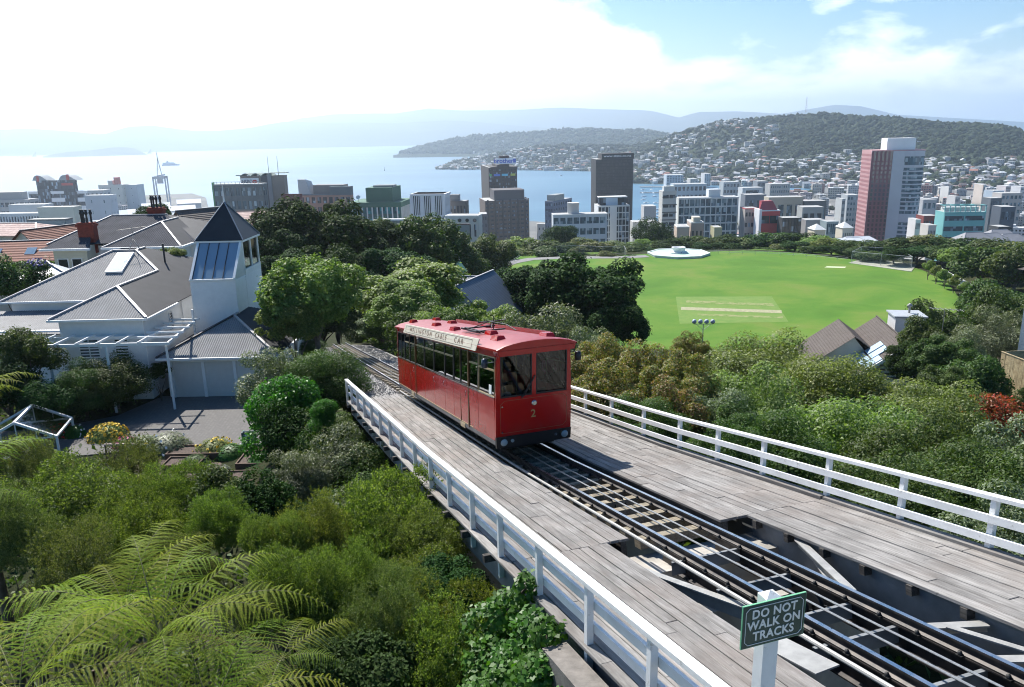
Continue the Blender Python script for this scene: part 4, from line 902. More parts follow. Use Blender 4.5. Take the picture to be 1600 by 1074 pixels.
def ribbed_roof(name, poly, mat, parent, O, pitch=0.16, h=0.03, t=0.06):
    """roof plane: thin plate with real corrugation ribs running down the slope"""
    P = [Vector(p) for p in poly]; n = (P[1] - P[0]).cross(P[2] - P[0]).normalized()
    if n.z < 0: n = -n; P = P[::-1]
    down = Vector((n.x, n.y, 0)); down = (down - n * down.dot(n)).normalized(); side = n.cross(down).normalized()
    mb = MB(); mb.plate([p - O for p in P], t)
    q = [((p - P[0]).dot(side), (p - P[0]).dot(down)) for p in P]; u = min(a for a, b in q) + pitch * 0.5; u1 = max(a for a, b in q)
    while u < u1:
        for a, b in clip_line(q, u):
            if b - a < 0.05: continue
            c0 = P[0] + side * u + down * a - O; c1 = P[0] + side * u + down * b - O; e = side * (pitch * 0.42); up = n * h
            mb.add([c0 - e + n * .003, c0 + up, c0 + e + n * .003, c1 - e + n * .003, c1 + up, c1 + e + n * .003], [(0, 1, 4, 3), (1, 2, 5, 4), (3, 4, 5), (0, 2, 1)], 0)
        u += pitch
    return mb.build(name, mat, parent)
def capping(name, pts, parent, O, mat=None, w=0.16, h=0.09):
    mb = MB()
    for a, b in zip(pts[:-1], pts[1:]): mb.bar(Vector(a) - O, Vector(b) - O, w, h)
    return mb.build(name, mat or RIDGE, parent)
def window(parent, O, p, w, h, nrm, panes=1, mat=None, frame_=None):
    """p: centre of the opening (world), nrm: outward 'x-','x+','y-','y+'"""
    p = Vector(p) - O; ax = Vector((1, 0, 0)) if nrm[0] == 'y' else Vector((0, 1, 0)); n = {'y-': Vector((0, -1, 0)), 'y+': Vector((0, 1, 0)), 'x-': Vector((-1, 0, 0)), 'x+': Vector((1, 0, 0))}[nrm]
    up = Vector((0, 0, 1)); mb = MB(); f = 0.07
    def bx(a0, a1, z0, z1, d0, d1, mbx):
        A = [p + ax * a0 + up * z0, p + ax * a1 + up * z0, p + ax * a1 + up * z1, p + ax * a0 + up * z1]; mbx.hexa([x + n * d0 for x in A], [x + n * d1 for x in A])
    bx(-w / 2, w / 2, -h / 2, -h / 2 + f, 0, 0.07, mb); bx(-w / 2, w / 2, h / 2 - f, h / 2, 0, 0.07, mb); bx(-w / 2, -w / 2 + f, -h / 2 + f, h / 2 - f, 0, 0.07, mb); bx(w / 2 - f, w / 2, -h / 2 + f, h / 2 - f, 0, 0.07, mb)
    for k in range(1, panes): x = -w / 2 + w * k / panes; bx(x - .03, x + .03, -h / 2 + f, h / 2 - f, 0, 0.06, mb)
    fo = mb.build('window', frame_ or TRIM, parent); mb = MB(); bx(-w / 2 + f, w / 2 - f, -h / 2 + f, h / 2 - f, 0.004, 0.02, mb); mb.build('pane', mat or GLASSD, fo); return fo

# ---- the timber house with the turret
O = Vector((-22, 50, -15.5)); house = empty('timber_house', O, 0, 'white weatherboard house with grey hip roofs and a glazed turret under a black pyramid roof', 'house')
EZ = -10.3; PT = 0.475
zr = lambda d: EZ + PT * d
W = MB()
def lap_boards(par, x0, x1, y0, y1, z0, z1, pitch=.19, mat=None, faces='yx'):
    mb = MB(); z = z0
    while z < z1 - .05:
        zt = min(z + pitch, z1)
        if 'y' in faces: mb.hexa([A((x0, y0 - .035, z)), A((x1, y0 - .035, z)), A((x1, y0 - .001, z)), A((x0, y0 - .001, z))], [A((x0, y0 - .006, zt)), A((x1, y0 - .006, zt)), A((x1, y0, zt)), A((x0, y0, zt))])
        if 'x' in faces: mb.hexa([A((x1 + .001, y0, z)), A((x1 + .035, y0, z)), A((x1 + .035, y1, z)), A((x1 + .001, y1, z))], [A((x1, y0, zt)), A((x1 + .006, y0, zt)), A((x1 + .006, y1, zt)), A((x1, y1, zt))])
        z += pitch
    o = mb.build('weatherboards', mat or TRIM, par); o['kind'] = 'stuff'; return o
A = Vector
def wall(x0, x1, y0, y1, z0, z1, mat=WBOARD, name='wall'):
    lap_boards(house, x0 - O.x, x1 - O.x, y0 - O.y, y1 - O.y, max(z0, -15.5) - O.z, z1 - O.z); mb = MB(); mb.box(x0 - O.x, x1 - O.x, y0 - O.y, y1 - O.y, z0 - O.z, z1 - O.z); return mb.build(name, mat, house)
wall(-27.5, -22.45, 46.3, 52.2, -15.6, EZ + 0.02)
wall(-34.0, -22.43, 52.2, 63.0, -15.6, EZ + 0.02)
wall(-36.5, -27.5, 48.6, 52.2, -15.6, -11.6, name='lean_to_wall')
# wing roof
k = 2.95; A = Vector
wl0, wr0 = -22 - 2 * k, -22.0; yf = 45.92; xm = -22 - k; ym = 51.81
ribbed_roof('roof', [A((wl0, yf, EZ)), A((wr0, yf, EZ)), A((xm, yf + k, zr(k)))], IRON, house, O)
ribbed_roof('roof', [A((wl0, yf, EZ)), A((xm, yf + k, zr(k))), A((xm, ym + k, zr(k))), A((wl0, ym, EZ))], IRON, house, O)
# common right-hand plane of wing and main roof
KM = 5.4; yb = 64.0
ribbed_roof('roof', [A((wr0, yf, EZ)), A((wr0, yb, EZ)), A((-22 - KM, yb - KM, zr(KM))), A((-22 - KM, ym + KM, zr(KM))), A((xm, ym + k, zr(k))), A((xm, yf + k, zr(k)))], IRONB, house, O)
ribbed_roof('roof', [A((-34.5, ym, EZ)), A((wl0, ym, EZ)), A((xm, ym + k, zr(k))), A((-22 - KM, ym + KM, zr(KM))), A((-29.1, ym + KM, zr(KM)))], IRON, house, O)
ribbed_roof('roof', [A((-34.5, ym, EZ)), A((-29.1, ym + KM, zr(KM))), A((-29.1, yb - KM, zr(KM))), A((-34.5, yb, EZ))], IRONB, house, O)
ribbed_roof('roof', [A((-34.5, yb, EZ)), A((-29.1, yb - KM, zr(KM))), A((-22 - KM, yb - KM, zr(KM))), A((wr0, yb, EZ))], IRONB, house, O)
u_ = A((0, 0, 0.045))
capping('ridge_cap', [A((wl0, yf, EZ)) + u_, A((xm, yf + k, zr(k))) + u_, A((wr0, yf, EZ)) + u_], house, O, w=0.17); capping('ridge_cap', [A((xm, yf + k, zr(k))) + u_, A((xm, ym + k, zr(k))) + u_, A((-22 - KM, ym + KM, zr(KM))) + u_, A((-29.1, ym + KM, zr(KM))) + u_, A((-34.5, ym, EZ)) + u_], house, O, w=0.17)
capping('ridge_cap', [A((-22 - KM, ym + KM, zr(KM))) + u_, A((-22 - KM, yb - KM, zr(KM))) + u_], house, O)
capping('gutter', [A((wl0 - .05, yf - .07, EZ - .07)), A((wr0 + .07, yf - .07, EZ - .07)), A((wr0 + .07, 50.4, EZ - .07))], house, O, TRIM, 0.13, 0.13)
capping('gutter', [A((-34.6, ym - .07, EZ - .07)), A((wl0, ym - .07, EZ - .07))], house, O, TRIM, 0.13, 0.13)
# lower lean-to roof at left
ribbed_roof('lean_to_roof', [A((-38, 48.3, -11.75)), A((wl0 + 0.3, 48.3, -11.75)), A((wl0 + 0.3, ym, -10.95)), A((-35.2, ym, -10.95))], IRON, house, O)
ribbed_roof('lean_to_roof', [A((-40.5, 46.2, -11.9)), A((-34.6, 48.6, -11.4)), A((-36.6, 51.9, -9.9)), A((-41, 51.9, -9.9))], IRONB, house, O)
# skylight
q = lambda x, y: A((x, y, EZ + PT * (y - ym)))
mb = MB(); a_, b_, c_, d_ = q(-28.55, 54.6), q(-27.35, 54.6), q(-27.35, 56.8), q(-28.55, 56.8); nn = A((0, -PT, 1)).normalized()
mb.hexa([p - O + nn * 0.03 for p in (a_, b_, c_, d_)], [p - O + nn * 0.16 for p in (a_, b_, c_, d_)]); sk = mb.build('skylight', TRIM, house)
mb = MB(); i_ = [q(-28.43, 54.75), q(-27.47, 54.75), q(-27.47, 56.65), q(-28.43, 56.65)]; mb.hexa([p - O + nn * 0.165 for p in i_], [p - O + nn * 0.175 for p in i_]); mb.build('pane', NT('white_blind_glass').set(color=(0.75, 0.77, 0.8), rough=0.08).mat, sk)
mb = MB(); mb.tube([A((-25.4, 57.2, -9.0)) - O, A((-25.4, 57.2, -7.3)) - O], 0.07, 8); mb.build('flue', GUTT, house)
mb = MB(); mb.tube([A((-27.9, 57.2, -7.7)) - O, A((-27.5, 57.2, -6.9)) - O, A((-27.2, 57.4, -7.7)) - O], 0.04, 6); mb.tube([A((-27.5, 57.2, -6.9)) - O, A((-27.5, 57.2, -6.0)) - O], 0.02, 5)
mb.tube([A((-28.6, 57.2, -6.25)) - O, A((-26.6, 57.6, -6.05)) - O], 0.015, 4); mb.build('antenna', PALE, house)
window(house, O, (-25.9, 46.3, -12.2), 1.3, 1.5, 'y-', 2); window(house, O, (-23.9, 46.3, -12.2), 0.9, 1.5, 'y-'); window(house, O, (-22.44, 50.2, -11.5), 0.55, 1.25, 'x+'); window(house, O, (-31.0, 48.6, -13.3), 1.2, 1.3, 'y-', 2); window(house, O, (-34, 48.6, -13.3), 1.2, 1.3, 'y-', 2)
# garage
GZ_ = -12.87; gx0, gx1, gy = -21.8, -14.35, 46.0; gk = 3.72; gp = 0.47; yB = 56.2
wall(-21.4, -14.8, 46.45, 57, -15.6, GZ_ + 0.02)
apx = A(((gx0 + gx1) / 2, gy + gk, GZ_ + gp * gk)); bpx = A(((gx0 + gx1) / 2, yB - gk, GZ_ + gp * gk))
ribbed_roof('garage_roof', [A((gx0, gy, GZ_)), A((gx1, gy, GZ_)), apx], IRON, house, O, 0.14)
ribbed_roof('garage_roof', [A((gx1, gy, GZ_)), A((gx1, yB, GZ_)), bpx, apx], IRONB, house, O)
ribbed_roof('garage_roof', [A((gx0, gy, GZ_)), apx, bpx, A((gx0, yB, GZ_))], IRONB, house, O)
capping('ridge_cap', [A((gx1, gy, GZ_)) + u_, apx + u_, bpx + u_], house, O); capping('ridge_cap', [A((gx0, gy, GZ_)) + u_, apx + u_], house, O, IRONB)
capping('gutter', [A((gx0, gy - .07, GZ_ - .07)), A((gx1 + .07, gy - .07, GZ_ - .07)), A((gx1 + .07, yB, GZ_ - .07))], house, O, TRIM, 0.13, 0.13)
for i, (x0, x1) in enumerate(((-21.0, -19.2), (-19.05, -17.25), (-17.1, -15.3))):
    mb = MB(); mb.box(x0 - O.x, x1 - O.x, 46.36 - O.y, 46.45 - O.y, -0.02, 2.25); mb.build('garage_door', DOORM, house)
for x in (-21.1, -19.12, -17.18, -15.2):
    mb = MB(); mb.box(x - .09 - O.x, x + .09 - O.x, 46.28 - O.y, 46.44 - O.y, -0.02, 2.42); mb.build('door_post', TRIM, house)
mb = MB(); mb.box(-21.2 - O.x, -14.9 - O.x, 46.30 - O.y, 46.44 - O.y, 2.27, 2.5); mb.build('lintel', TRIM, house)
# turret
tx0, tx1, ty0, ty1, tyf = -20.95, -18.02, 52.55, 55.9, 50.5; tzg, tze = -8.85, -6.68
mb = MB()
pr = [(ty1, -13.2), (tyf, -13.2), (tyf, tzg), (ty0, tze), (ty1, tze)]
for x, s_ in ((tx0, 1), (tx1, -1)): pass
mb.hexa([A((tx0, tyf, -13.2)) - O, A((tx1, tyf, -13.2)) - O, A((tx1, ty1, -13.2)) - O, A((tx0, ty1, -13.2)) - O], [A((tx0, tyf, tzg)) - O, A((tx1, tyf, tzg)) - O, A((tx1, ty1, tzg)) - O, A((tx0, ty1, tzg)) - O]); mb.build('turret_wall', WBOARD, house); lap_boards(house, tx0 - O.x, tx1 - O.x, tyf - O.y, ty1 - O.y, -13.0 - O.z, tzg - O.z - .08)
mb = MB()
for x0, x1 in ((tx0, tx0 + 0.12), (tx1 - 0.12, tx1)):     # side cheeks under the sloping glass
    a3 = [A((x, y, z)) - O for x in (x0,) for y, z in ((tyf, tzg), (ty0, tzg), (ty0, tze))]; b3 = [A((x1, p.y + O.y, p.z + O.z)) - O for p in a3]
    mb.add(a3 + b3, [(0, 1, 2), (5, 4, 3), (0, 3, 4, 1), (1, 4, 5, 2), (2, 5, 3, 0)])
mb.build('turret_cheek', WBOARD, house)['kind'] = 'stuff'
# upper room: corner posts, sill band, windows
def tb(name, x0, x1, y0, y1, z0, z1, mat=TRIM): mb = MB(); mb.box(x0 - O.x, x1 - O.x, y0 - O.y, y1 - O.y, z0 - O.z, z1 - O.z); return mb.build(name, mat, house)
for y in (ty0, (ty0 + ty1) / 2 - .05, ty1 - .14): tb('turret_post', tx1 - 0.13, tx1 + 0.02, y, y + 0.14, tzg, tze)
tb('turret_post', tx0, tx0 + .12, ty1 - .14, ty1, tzg, tze); tb('turret_sill', tx1 - .1, tx1 + .04, ty0, ty1 + .02, tzg - .1, tzg + .28)
tb('corner_board', tx1 - .1, tx1 + .03, tyf - .03, tyf + .1, -12.6, tzg); tb('corner_board', tx1 - 0.1, tx1 + .03, ty0 - .05, ty0 + .07, -12.2, tzg); tb('corner_board', tx1 - .1, tx1 + .03, ty1 - .1, ty1 + .03, -12.2, tzg); tb('corner_board', tx0 - .03, tx0 + .1, tyf - .03, tyf + .1, -12.6, tzg)
for y0, y1 in ((ty0 + .14, (ty0 + ty1) / 2 - .05), ((ty0 + ty1) / 2 + .09, ty1 - .14)): tb('turret_window', tx1 - .08, tx1 - .06, y0, y1, tzg + .28, tze - .1, CARGL)
tb('turret_eave', tx0 - .15, tx1 + .15, ty0 - .12, ty1 + .15, tze - .02, tze + .12)
apt = A(((tx0 + tx1) / 2, (ty0 + ty1) / 2, -4.15)); e = 0.16
cs = [A((tx0 - e, ty0 - e, tze + .12)), A((tx1 + e, ty0 - e, tze + .12)), A((tx1 + e, ty1 + e, tze + .12)), A((tx0 - e, ty1 + e, tze + .12))]
for i in range(4): mb = MB(); mb.plate([cs[i] - O, cs[(i + 1) % 4] - O, apt - O], 0.04); mb.build('turret_roof', SLATE, house)
for i in range(4): capping('hip_cap', [cs[i] + u_ * .4, apt + u_ * .4], house, O, simple('hip_flashing', (0.25, 0.27, 0.3), 0.4) if i == 0 else bpy.data.materials['hip_flashing'], 0.07, 0.04)
mb = MB(); mb.tube([apt - O, apt + A((0, 0, 0.35)) - O, apt + A((0, 0, 1.1)) - O], [0.07, 0.05, 0.02], 6); mb.build('finial', TRIM, house)
# sloping glazing: four panes with dark bars
sl = (A((0, ty0, tze)) - A((0, tyf, tzg))); sn = A((0, -sl.z, sl.y)).normalized()
for i in range(4):
    x0 = tx0 + 0.14 + (tx1 - tx0 - .28) / 4 * i; x1 = x0 + (tx1 - tx0 - .28) / 4
    P_ = [A((x0, tyf + .04, tzg + .04)), A((x1, tyf + .04, tzg + .04)), A((x1, ty0, tze)), A((x0, ty0, tze))]
    mb = MB(); mb.hexa([p - O - sn * .0 for p in P_], [p - O + sn * 0.03 for p in P_]); pn = mb.build('sloping_pane', GLASSB, house)
    mb = MB(); mb.bar(A((x0, tyf + .03, tzg + .03)) + sn * .045 - O, A((x0, ty0, tze)) + sn * .045 - O, 0.045, 0.05, 0, sn); mb.build('glazing_bar', GUTT, pn)
for x in (tx0 + .05, tx1 - .05): mb = MB(); mb.bar(A((x, tyf, tzg)) + sn * .05 - O, A((x, ty0, tze)) + sn * .05 - O, 0.16, 0.12, 0, sn); mb.build('barge_board', TRIM, house)
tb('glass_sill', tx0 - .06, tx1 + .06, tyf - .1, tyf + .08, tzg - .07, tzg + .03)
for x, y, z1, z0 in ((-22.36, 46.2, -10.4, -15.4), (-27.4, 46.2, -10.4, -15.4), (-21.3, 46.32, -12.95, -15.4), (-22.34, 52.0, -10.4, -12.4)):
    mb = MB(); mb.tube([A((x, y - .06, z1)) - O, A((x, y - .06, z0)) - O], .045, 6); mb.build('downpipe', TRIM, house)
# ---- pergola
pg = empty('pergola', (-22, 44, -15.5), 0, 'white slatted pergola running round the corner of the timber house', 'pergola'); O2 = Vector((-22, 44, -15.5)); pz = -11.4
def pb(name, a, b, w=0.09, h=0.18): mb = MB(); mb.bar(A(a) - O2, A(b) - O2, w, h); return mb.build(name, TRIM, pg)
pb('beam', (-27.9, 43.9, pz), (-19.9, 43.9, pz)); pb('beam', (-27.9, 45.6, pz), (-21.5, 45.6, pz)); pb('beam', (-20.0, 43.9, pz + .003), (-20.6, 49.6, pz + .003)); pb('beam', (-21.6, 44.6, pz + .003), (-21.9, 49.8, pz + .003))
for x in (-27.6, -26.4, -25.2, -24.0, -22.8, -21.6): pb('slat', (x, 43.6, pz + 0.15), (x, 45.9, pz + 0.15), 0.06, 0.12)
for y in (44.9, 46.1, 47.3, 48.5, 49.5): pb('slat', (-22.2, y, pz + 0.15), (-19.7 - (y - 44) * .1 , y, pz + 0.15), 0.06, 0.12)
for p in ((-27.0, 43.9), (-23.6, 43.9), (-20.2, 44.1)): mb = MB(); mb.tube([A((p[0], p[1], -15.6)) - O2, A((p[0], p[1], pz - .09)) - O2], 0.075, 10); mb.build('post', TRIM, pg)
mb = MB(); mb.bar(A((-20.62, 49.4, -12.35)) - O2, A((-20.62, 49.4, pz + .8)) - O2, 0.11, 0.11); mb.build('post', TRIM, pg)
# ---- generic hip / gable house
def gable_house(name, label, cat, x, y, z, rz_, w, d, hw, hr, wallm, roofm, hip=0.0, windows=(), group=None, ridge=RIDGE, ribs=0.0, over=0.4):
    h = empty(name, (x, y, z), rz_, label, cat, group); Z = Vector((0, 0, 0))
    mb = MB(); mb.box(-w / 2, w / 2, -d / 2, d / 2, -1.5, hw)
    if hip == 0: mb.add([(-w / 2 + .02, -d / 2, hw), (-w / 2 + .02, d / 2, hw), (-w / 2 + .02, 0, hw + hr * (w and 1)), (w / 2 - .02, -d / 2, hw), (w / 2 - .02, d / 2, hw), (w / 2 - .02, 0, hw + hr)], [(0, 2, 1), (3, 4, 5)])
    mb.build('wall', wallm, h); a, b = w / 2 + over, d / 2 + over; e = hr * over / (d / 2); hx = hip
    lo, hi = hw - e + .06, hw + hr + .06
    P1 = [A((-a, -b, lo)), A((a, -b, lo)), A((a - hx, 0, hi)), A((-a + hx, 0, hi))]; P2 = [A((a, b, lo)), A((-a, b, lo)), A((-a + hx, 0, hi)), A((a - hx, 0, hi))]
    for P_ in (P1, P2):
        if ribs: ribbed_roof('roof', P_, roofm, h, Z, ribs, 0.03)
        else: mb = MB(); mb.plate(P_, 0.09); mb.build('roof', roofm, h)
    if hip:
        for P_ in ([A((-a, b, lo)), A((-a, -b, lo)), A((-a + hx, 0, hi))], [A((a, -b, lo)), A((a, b, lo)), A((a - hx, 0, hi))]):
            if ribs: ribbed_roof('roof', P_, roofm, h, Z, ribs, 0.03)
            else: mb = MB(); mb.plate(P_, 0.09); mb.build('roof', roofm, h)
        capping('ridge_cap', [A((-a, -b, lo)) + u_, P1[3] + u_, P1[2] + u_, A((a, -b, lo)) + u_], h, Z, ridge, 0.2, 0.07)
    else: capping('ridge_cap', [P1[3] + u_, P1[2] + u_], h, Z, ridge, 0.2, 0.07)
    for (wx, wy, wz, ww, wh, nr) in windows: window(h, Z, (wx, wy, wz), ww, wh, nr, 2 if ww > 1.2 else 1)
    return h
def tilemat(name, c1, c2, sc=3.0):
    m = NT(name); v = m.coord('World'); n1 = m.noise(0.7, 5, 0.65, v); n2 = m.noise(sc, 2, 0.5, v)
    w = m.node('ShaderNodeTexWave'); w.bands_direction = 'Z'; w.inputs['Scale'].default_value = 1.6; m.l.new(v, w.inputs['Vector'])
    m.set(color=m.mix(n2, m.ramp(n1, [(0.3, c1), (0.7, c2)]), tuple(x * 0.7 for x in c1)), rough=0.85); m.bump(w.outputs['Fac'], 0.9, 0.06); return m.mat
TILE_O = tilemat('orange_roof_tiles', (0.20, 0.075, 0.048), (0.27, 0.11, 0.07)); TILE_P = tilemat('pinkish_roof_tiles', (0.36, 0.24, 0.215), (0.66, 0.52, 0.47), 2.2); TILE_B = tilemat('brown_roof_tiles', (0.10, 0.08, 0.07), (0.15, 0.125, 0.11))
REDB = simple('red_chimney_brick', (0.20, 0.035, 0.02), 0.85, var=0.3, scale=4, bump=0.5, bscale=12)
IRONV = simple('villa_roof_iron', (0.075, 0.077, 0.088), 0.85, var=0.2, scale=0.8, spec=0.1)
# grey roofed villa behind, with two tall chimneys
gh = empty('grey_roof_villa', (-39, 78, -14.5), 0, 'cream villa with grey hip roofs and two tall red brick chimneys behind the timber house', 'house'); G0 = Vector((-39, 78, -14.5))
def gp_(px, py, Y): return atY(px, py, Y)
mb = MB(); mb.box(-43.2 - G0.x, -30.2 - G0.x, 74.6 - G0.y, 86 - G0.y, -3, 14.5 - 9.55); mb.build('wall', WBOARD, gh)
mb = MB(); mb.box(-42.5 - G0.x, -39.4 - G0.x, 72.6 - G0.y, 75 - G0.y, -3, 14.5 - 9.4); mb.build('wall', CREAMB, gh)
LZ = -9.3
vr = [A((-43.8, 74.0, LZ)), A((-29.6, 74.0, LZ)), A((-34.6, 79.9, -7.25)), A((-40.2, 79.9, -7.25))]
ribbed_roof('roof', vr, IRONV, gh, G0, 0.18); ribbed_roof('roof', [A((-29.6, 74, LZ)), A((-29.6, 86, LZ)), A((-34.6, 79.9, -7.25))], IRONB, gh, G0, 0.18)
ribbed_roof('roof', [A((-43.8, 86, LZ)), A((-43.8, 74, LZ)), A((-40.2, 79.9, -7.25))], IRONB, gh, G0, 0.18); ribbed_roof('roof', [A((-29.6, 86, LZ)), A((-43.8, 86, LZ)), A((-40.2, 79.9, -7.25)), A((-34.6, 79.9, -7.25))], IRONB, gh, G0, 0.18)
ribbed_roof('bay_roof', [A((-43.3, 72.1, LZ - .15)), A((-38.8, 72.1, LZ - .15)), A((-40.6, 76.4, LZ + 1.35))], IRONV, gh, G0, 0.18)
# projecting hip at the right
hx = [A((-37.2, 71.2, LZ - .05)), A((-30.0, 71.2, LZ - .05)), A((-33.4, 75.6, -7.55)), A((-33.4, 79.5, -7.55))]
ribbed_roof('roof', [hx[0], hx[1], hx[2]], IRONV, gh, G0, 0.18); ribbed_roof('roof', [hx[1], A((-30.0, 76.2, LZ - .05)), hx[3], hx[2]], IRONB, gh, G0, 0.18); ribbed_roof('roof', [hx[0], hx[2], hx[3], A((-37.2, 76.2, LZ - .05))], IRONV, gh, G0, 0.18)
mb = MB(); mb.box(-36.7 - G0.x, -30.5 - G0.x, 71.7 - G0.y, 76 - G0.y, -3, LZ + 14.5); mb.build('wall', WBOARD, gh)
for pts in ([vr[0] + u_, vr[3] + u_, vr[2] + u_], [hx[0] + u_, hx[2] + u_, hx[1] + u_], [hx[2] + u_, hx[3] + u_]): capping('ridge_cap', pts, gh, G0)
capping('gutter', [A((-43.4, 72.0, LZ - .25)), A((-38.7, 72.0, LZ - .25))], gh, G0, TRIM, .2, .2); capping('gutter', [A((-37.2, 71.1, LZ - .12)), A((-29.9, 71.1, LZ - .12)), A((-29.9, 76, LZ - .12))], gh, G0, TRIM, .2, .18)
window(gh, G0, (-41.7, 72.6, -11.6), 1.0, 2.3, 'y-'); window(gh, G0, (-40.4, 72.6, -11.6), 1.0, 2.3, 'y-'); window(gh, G0, (-34, 71.7, -11.0), 1.4, 1.6, 'y-', 2)
for (x, y, zt, zb) in ((-40.05, 74.6, -7.35, -10.2), (-35.9, 80.5, -6.55, -8.6)):
    zt = zt
    mb = MB(); mb.box(x - .75 - G0.x, x + .75 - G0.x, y - .4 - G0.y, y + .4 - G0.y, zb - G0.z, zt - G0.z); mb.box(x - .85 - G0.x, x + .85 - G0.x, y - .5 - G0.y, y + .5 - G0.y, zt - .35 - G0.z, zt - .15 - G0.z); ch_ = mb.build('chimney', REDB, gh)
    for k in (-0.45, -0.15, 0.15, 0.45):
        mb = MB(); mb.lathe([(0.13, 0), (0.10, 0.1), (0.09, 0.7), (0.15, 0.8), (0.15, 0.95), (0.09, 1.05), (0.13, 1.2)], 8, 0, (x + k - G0.x, y + (0.1 if k * k > .1 else -.1) - G0.y, zt - G0.z)); mb.build('chimney_pot', SLATE, ch_)
# other roofs on the left
def ghouse_at(name, label, px, py_eave, dist, w, d, hw, hr, rz_, wallm, roofm, hip=0.0, windows=(), group=None, cat='house', **k):
    p = horiz(px, dist, py_eave); z = zat(px, py_eave, dist); return gable_house(name, label, cat, p.x, p.y, z - hw, rz_, w, d, hw, hr, wallm, roofm, hip, windows, group, **k)
PLAST = simple('cream_plaster', (0.62, 0.59, 0.50), 0.8, var=0.08, scale=0.6)
oh = ghouse_at('orange_roof_house', 'long house with orange tiled roof and small roof windows at the left edge', 14, 400, 100, 33, 7.5, 3.2, 1.5, math.radians(5), PLAST, TILE_O)
for x in (-11.5, -8.0, -4.5, 0.0, 3.5, 8.5):
    mb = MB(); y0, z0 = -2.3, 3.2 + 1.5 * (1 - 2.3 / 3.75) + .1; mb.hexa([(x - .5, y0 - .45, z0 - .28), (x + .5, y0 - .45, z0 - .28), (x + .5, y0 + .45, z0 + .30), (x - .5, y0 + .45, z0 + .30)], [(x - .5, y0 - .5, z0 - .2), (x + .5, y0 - .5, z0 - .2), (x + .5, y0 + .4, z0 + .38), (x - .5, y0 + .4, z0 + .38)]); mb.build('roof_window', GLASSB, oh)
ghouse_at('tiled_house', 'house with orange tiled gable and cream front behind the long orange roof', 108, 376, 132, 13, 7, 4, 2.2, math.radians(62), PLAST, TILE_O)
ghouse_at('tiled_house', 'low pinkish brown tiled roof at the far left edge behind the orange roof', 18, 362, 140, 16, 9, 3, 1.2, math.radians(-10), PLAST, TILE_P, hip=4)
ghouse_at('mottled_roof_house', 'broad house with mottled pink tile roof behind the black turret', 395, 352, 128, 22, 12, 4, 2.1, math.radians(-4), PLAST, TILE_P, hip=5, ridge=TILE_B)
ghouse_at('mottled_roof_house', 'house with mottled pink tile roof left of the turret behind the second chimney', 305, 358, 120, 13, 11, 4, 2.3, math.radians(-8), PLAST, TILE_P, hip=5, ridge=TILE_B)
ghouse_at('white_gable_house', 'small white gable with dark roof peeking out left of the turret', 318, 352, 106, 6, 5, 3.5, 2.0, math.radians(50), WBOARD, TILE_B)
ghouse_at('shed', 'pale flat hip roofed shed beside the purple flowers at the left', 50, 437, 74, 6.2, 5.2, 1.6, 1.3, math.radians(28), WBOARD, simple('pale_roof_sheet', (0.5, 0.52, 0.56), 0.4, var=0.05), hip=2.3, cat='shed')
# houses between line and park
ghouse_at('blue_roof_house', 'house with steep blue grey gable roof and a skylight below the park', 745, 488, 88, 9.5, 8.2, 3.4, 4.0, math.radians(68), PLAST, simple('blue_grey_roof', (0.10, 0.125, 0.16), 0.5, var=0.1, scale=1.5), ribs=0.3)
ghouse_at('grey_roof_house', 'long low house with grey corrugated roof behind the blue gable roof', 735, 452, 108, 12, 6, 2.8, 1.8, math.radians(-4), PLAST, IRON, ribs=0.25)
ghouse_at('green_roof_cottage', 'little white cottage with green roof at the corner of the dark trees', 690, 423, 152, 7.5, 5, 2.6, 1.6, math.radians(35), WBOARD, simple('green_roof_sheet', (0.03, 0.12, 0.09), 0.5), windows=((-2, -2.5, 1.4, 1, 1.1, 'y-'), (1.6, -2.5, 1.4, 1, 1.1, 'y-')))
ghouse_at('white_roof_shed', 'small shed with bright white roof behind the green roofed cottage', 668, 411, 158, 6, 4, 2.2, 1.0, math.radians(-15), WBOARD, TRIM, cat='shed')
ghouse_at('low_grey_house', 'low house with pale grey roof between the bright green trees', 606, 459, 90, 7, 5, 2.2, 1.4, math.radians(18), PLAST, simple('weathered_roof', (0.27, 0.26, 0.24), 0.7, var=0.2), hip=2.4)
# brown roofed house at the right
pN = atZ(1410, 540, -24.0); pF = atZ(1360, 496, -24.0); pF = pN + (pF - pN).normalized() * 12.5
bh = empty('brown_roof_house', (pN.x, pN.y, -30), math.atan2(pF.y - pN.y, pF.x - pN.x), 'house with brown tiled roofs, slanted glass panels and a white box tower beside the park', 'house')
B0 = Vector((0, 0, 0)); RH, EH, HW = 6.0, 2.3, 5.0       # ridge height, eave height, half width
def slope(y0, z0, y1, z1, x0, x1, nm='roof'): ribbed_roof(nm, [A((x0, y0, z0)), A((x1, y0, z0)), A((x1, y1, z1)), A((x0, y1, z1))], TILE_B, bh, B0, 0.34, 0.03)
slope(HW, EH, 0, RH, 0, 12.5); slope(-HW, EH, 0, RH, 0, 12.5)
slope(8.5, EH, 4.03, RH - .4, 4.5, 12.5, 'wing_roof'); slope(2.25, 4.30, 4.0, RH - .42, 4.5, 12.5, 'wing_roof')
mb = MB(); mb.box(.5, 12, -HW + .5, HW - .5, -4, EH); mb.box(5, 12, HW - .5, 8.2, -4, EH); mb.add([(5, 1.5, EH), (5, 8.2, EH), (5, 4.0, RH - .6)], [(0, 2, 1)]); mb.add([(.5, -HW + .4, EH), (.5, HW - .4, EH), (.5, 0, RH - .25), (12, -HW + .4, EH), (12, HW - .4, EH), (12, 0, RH - .25)], [(0, 2, 1), (3, 4, 5)]); mb.build('wall', PLAST, bh)
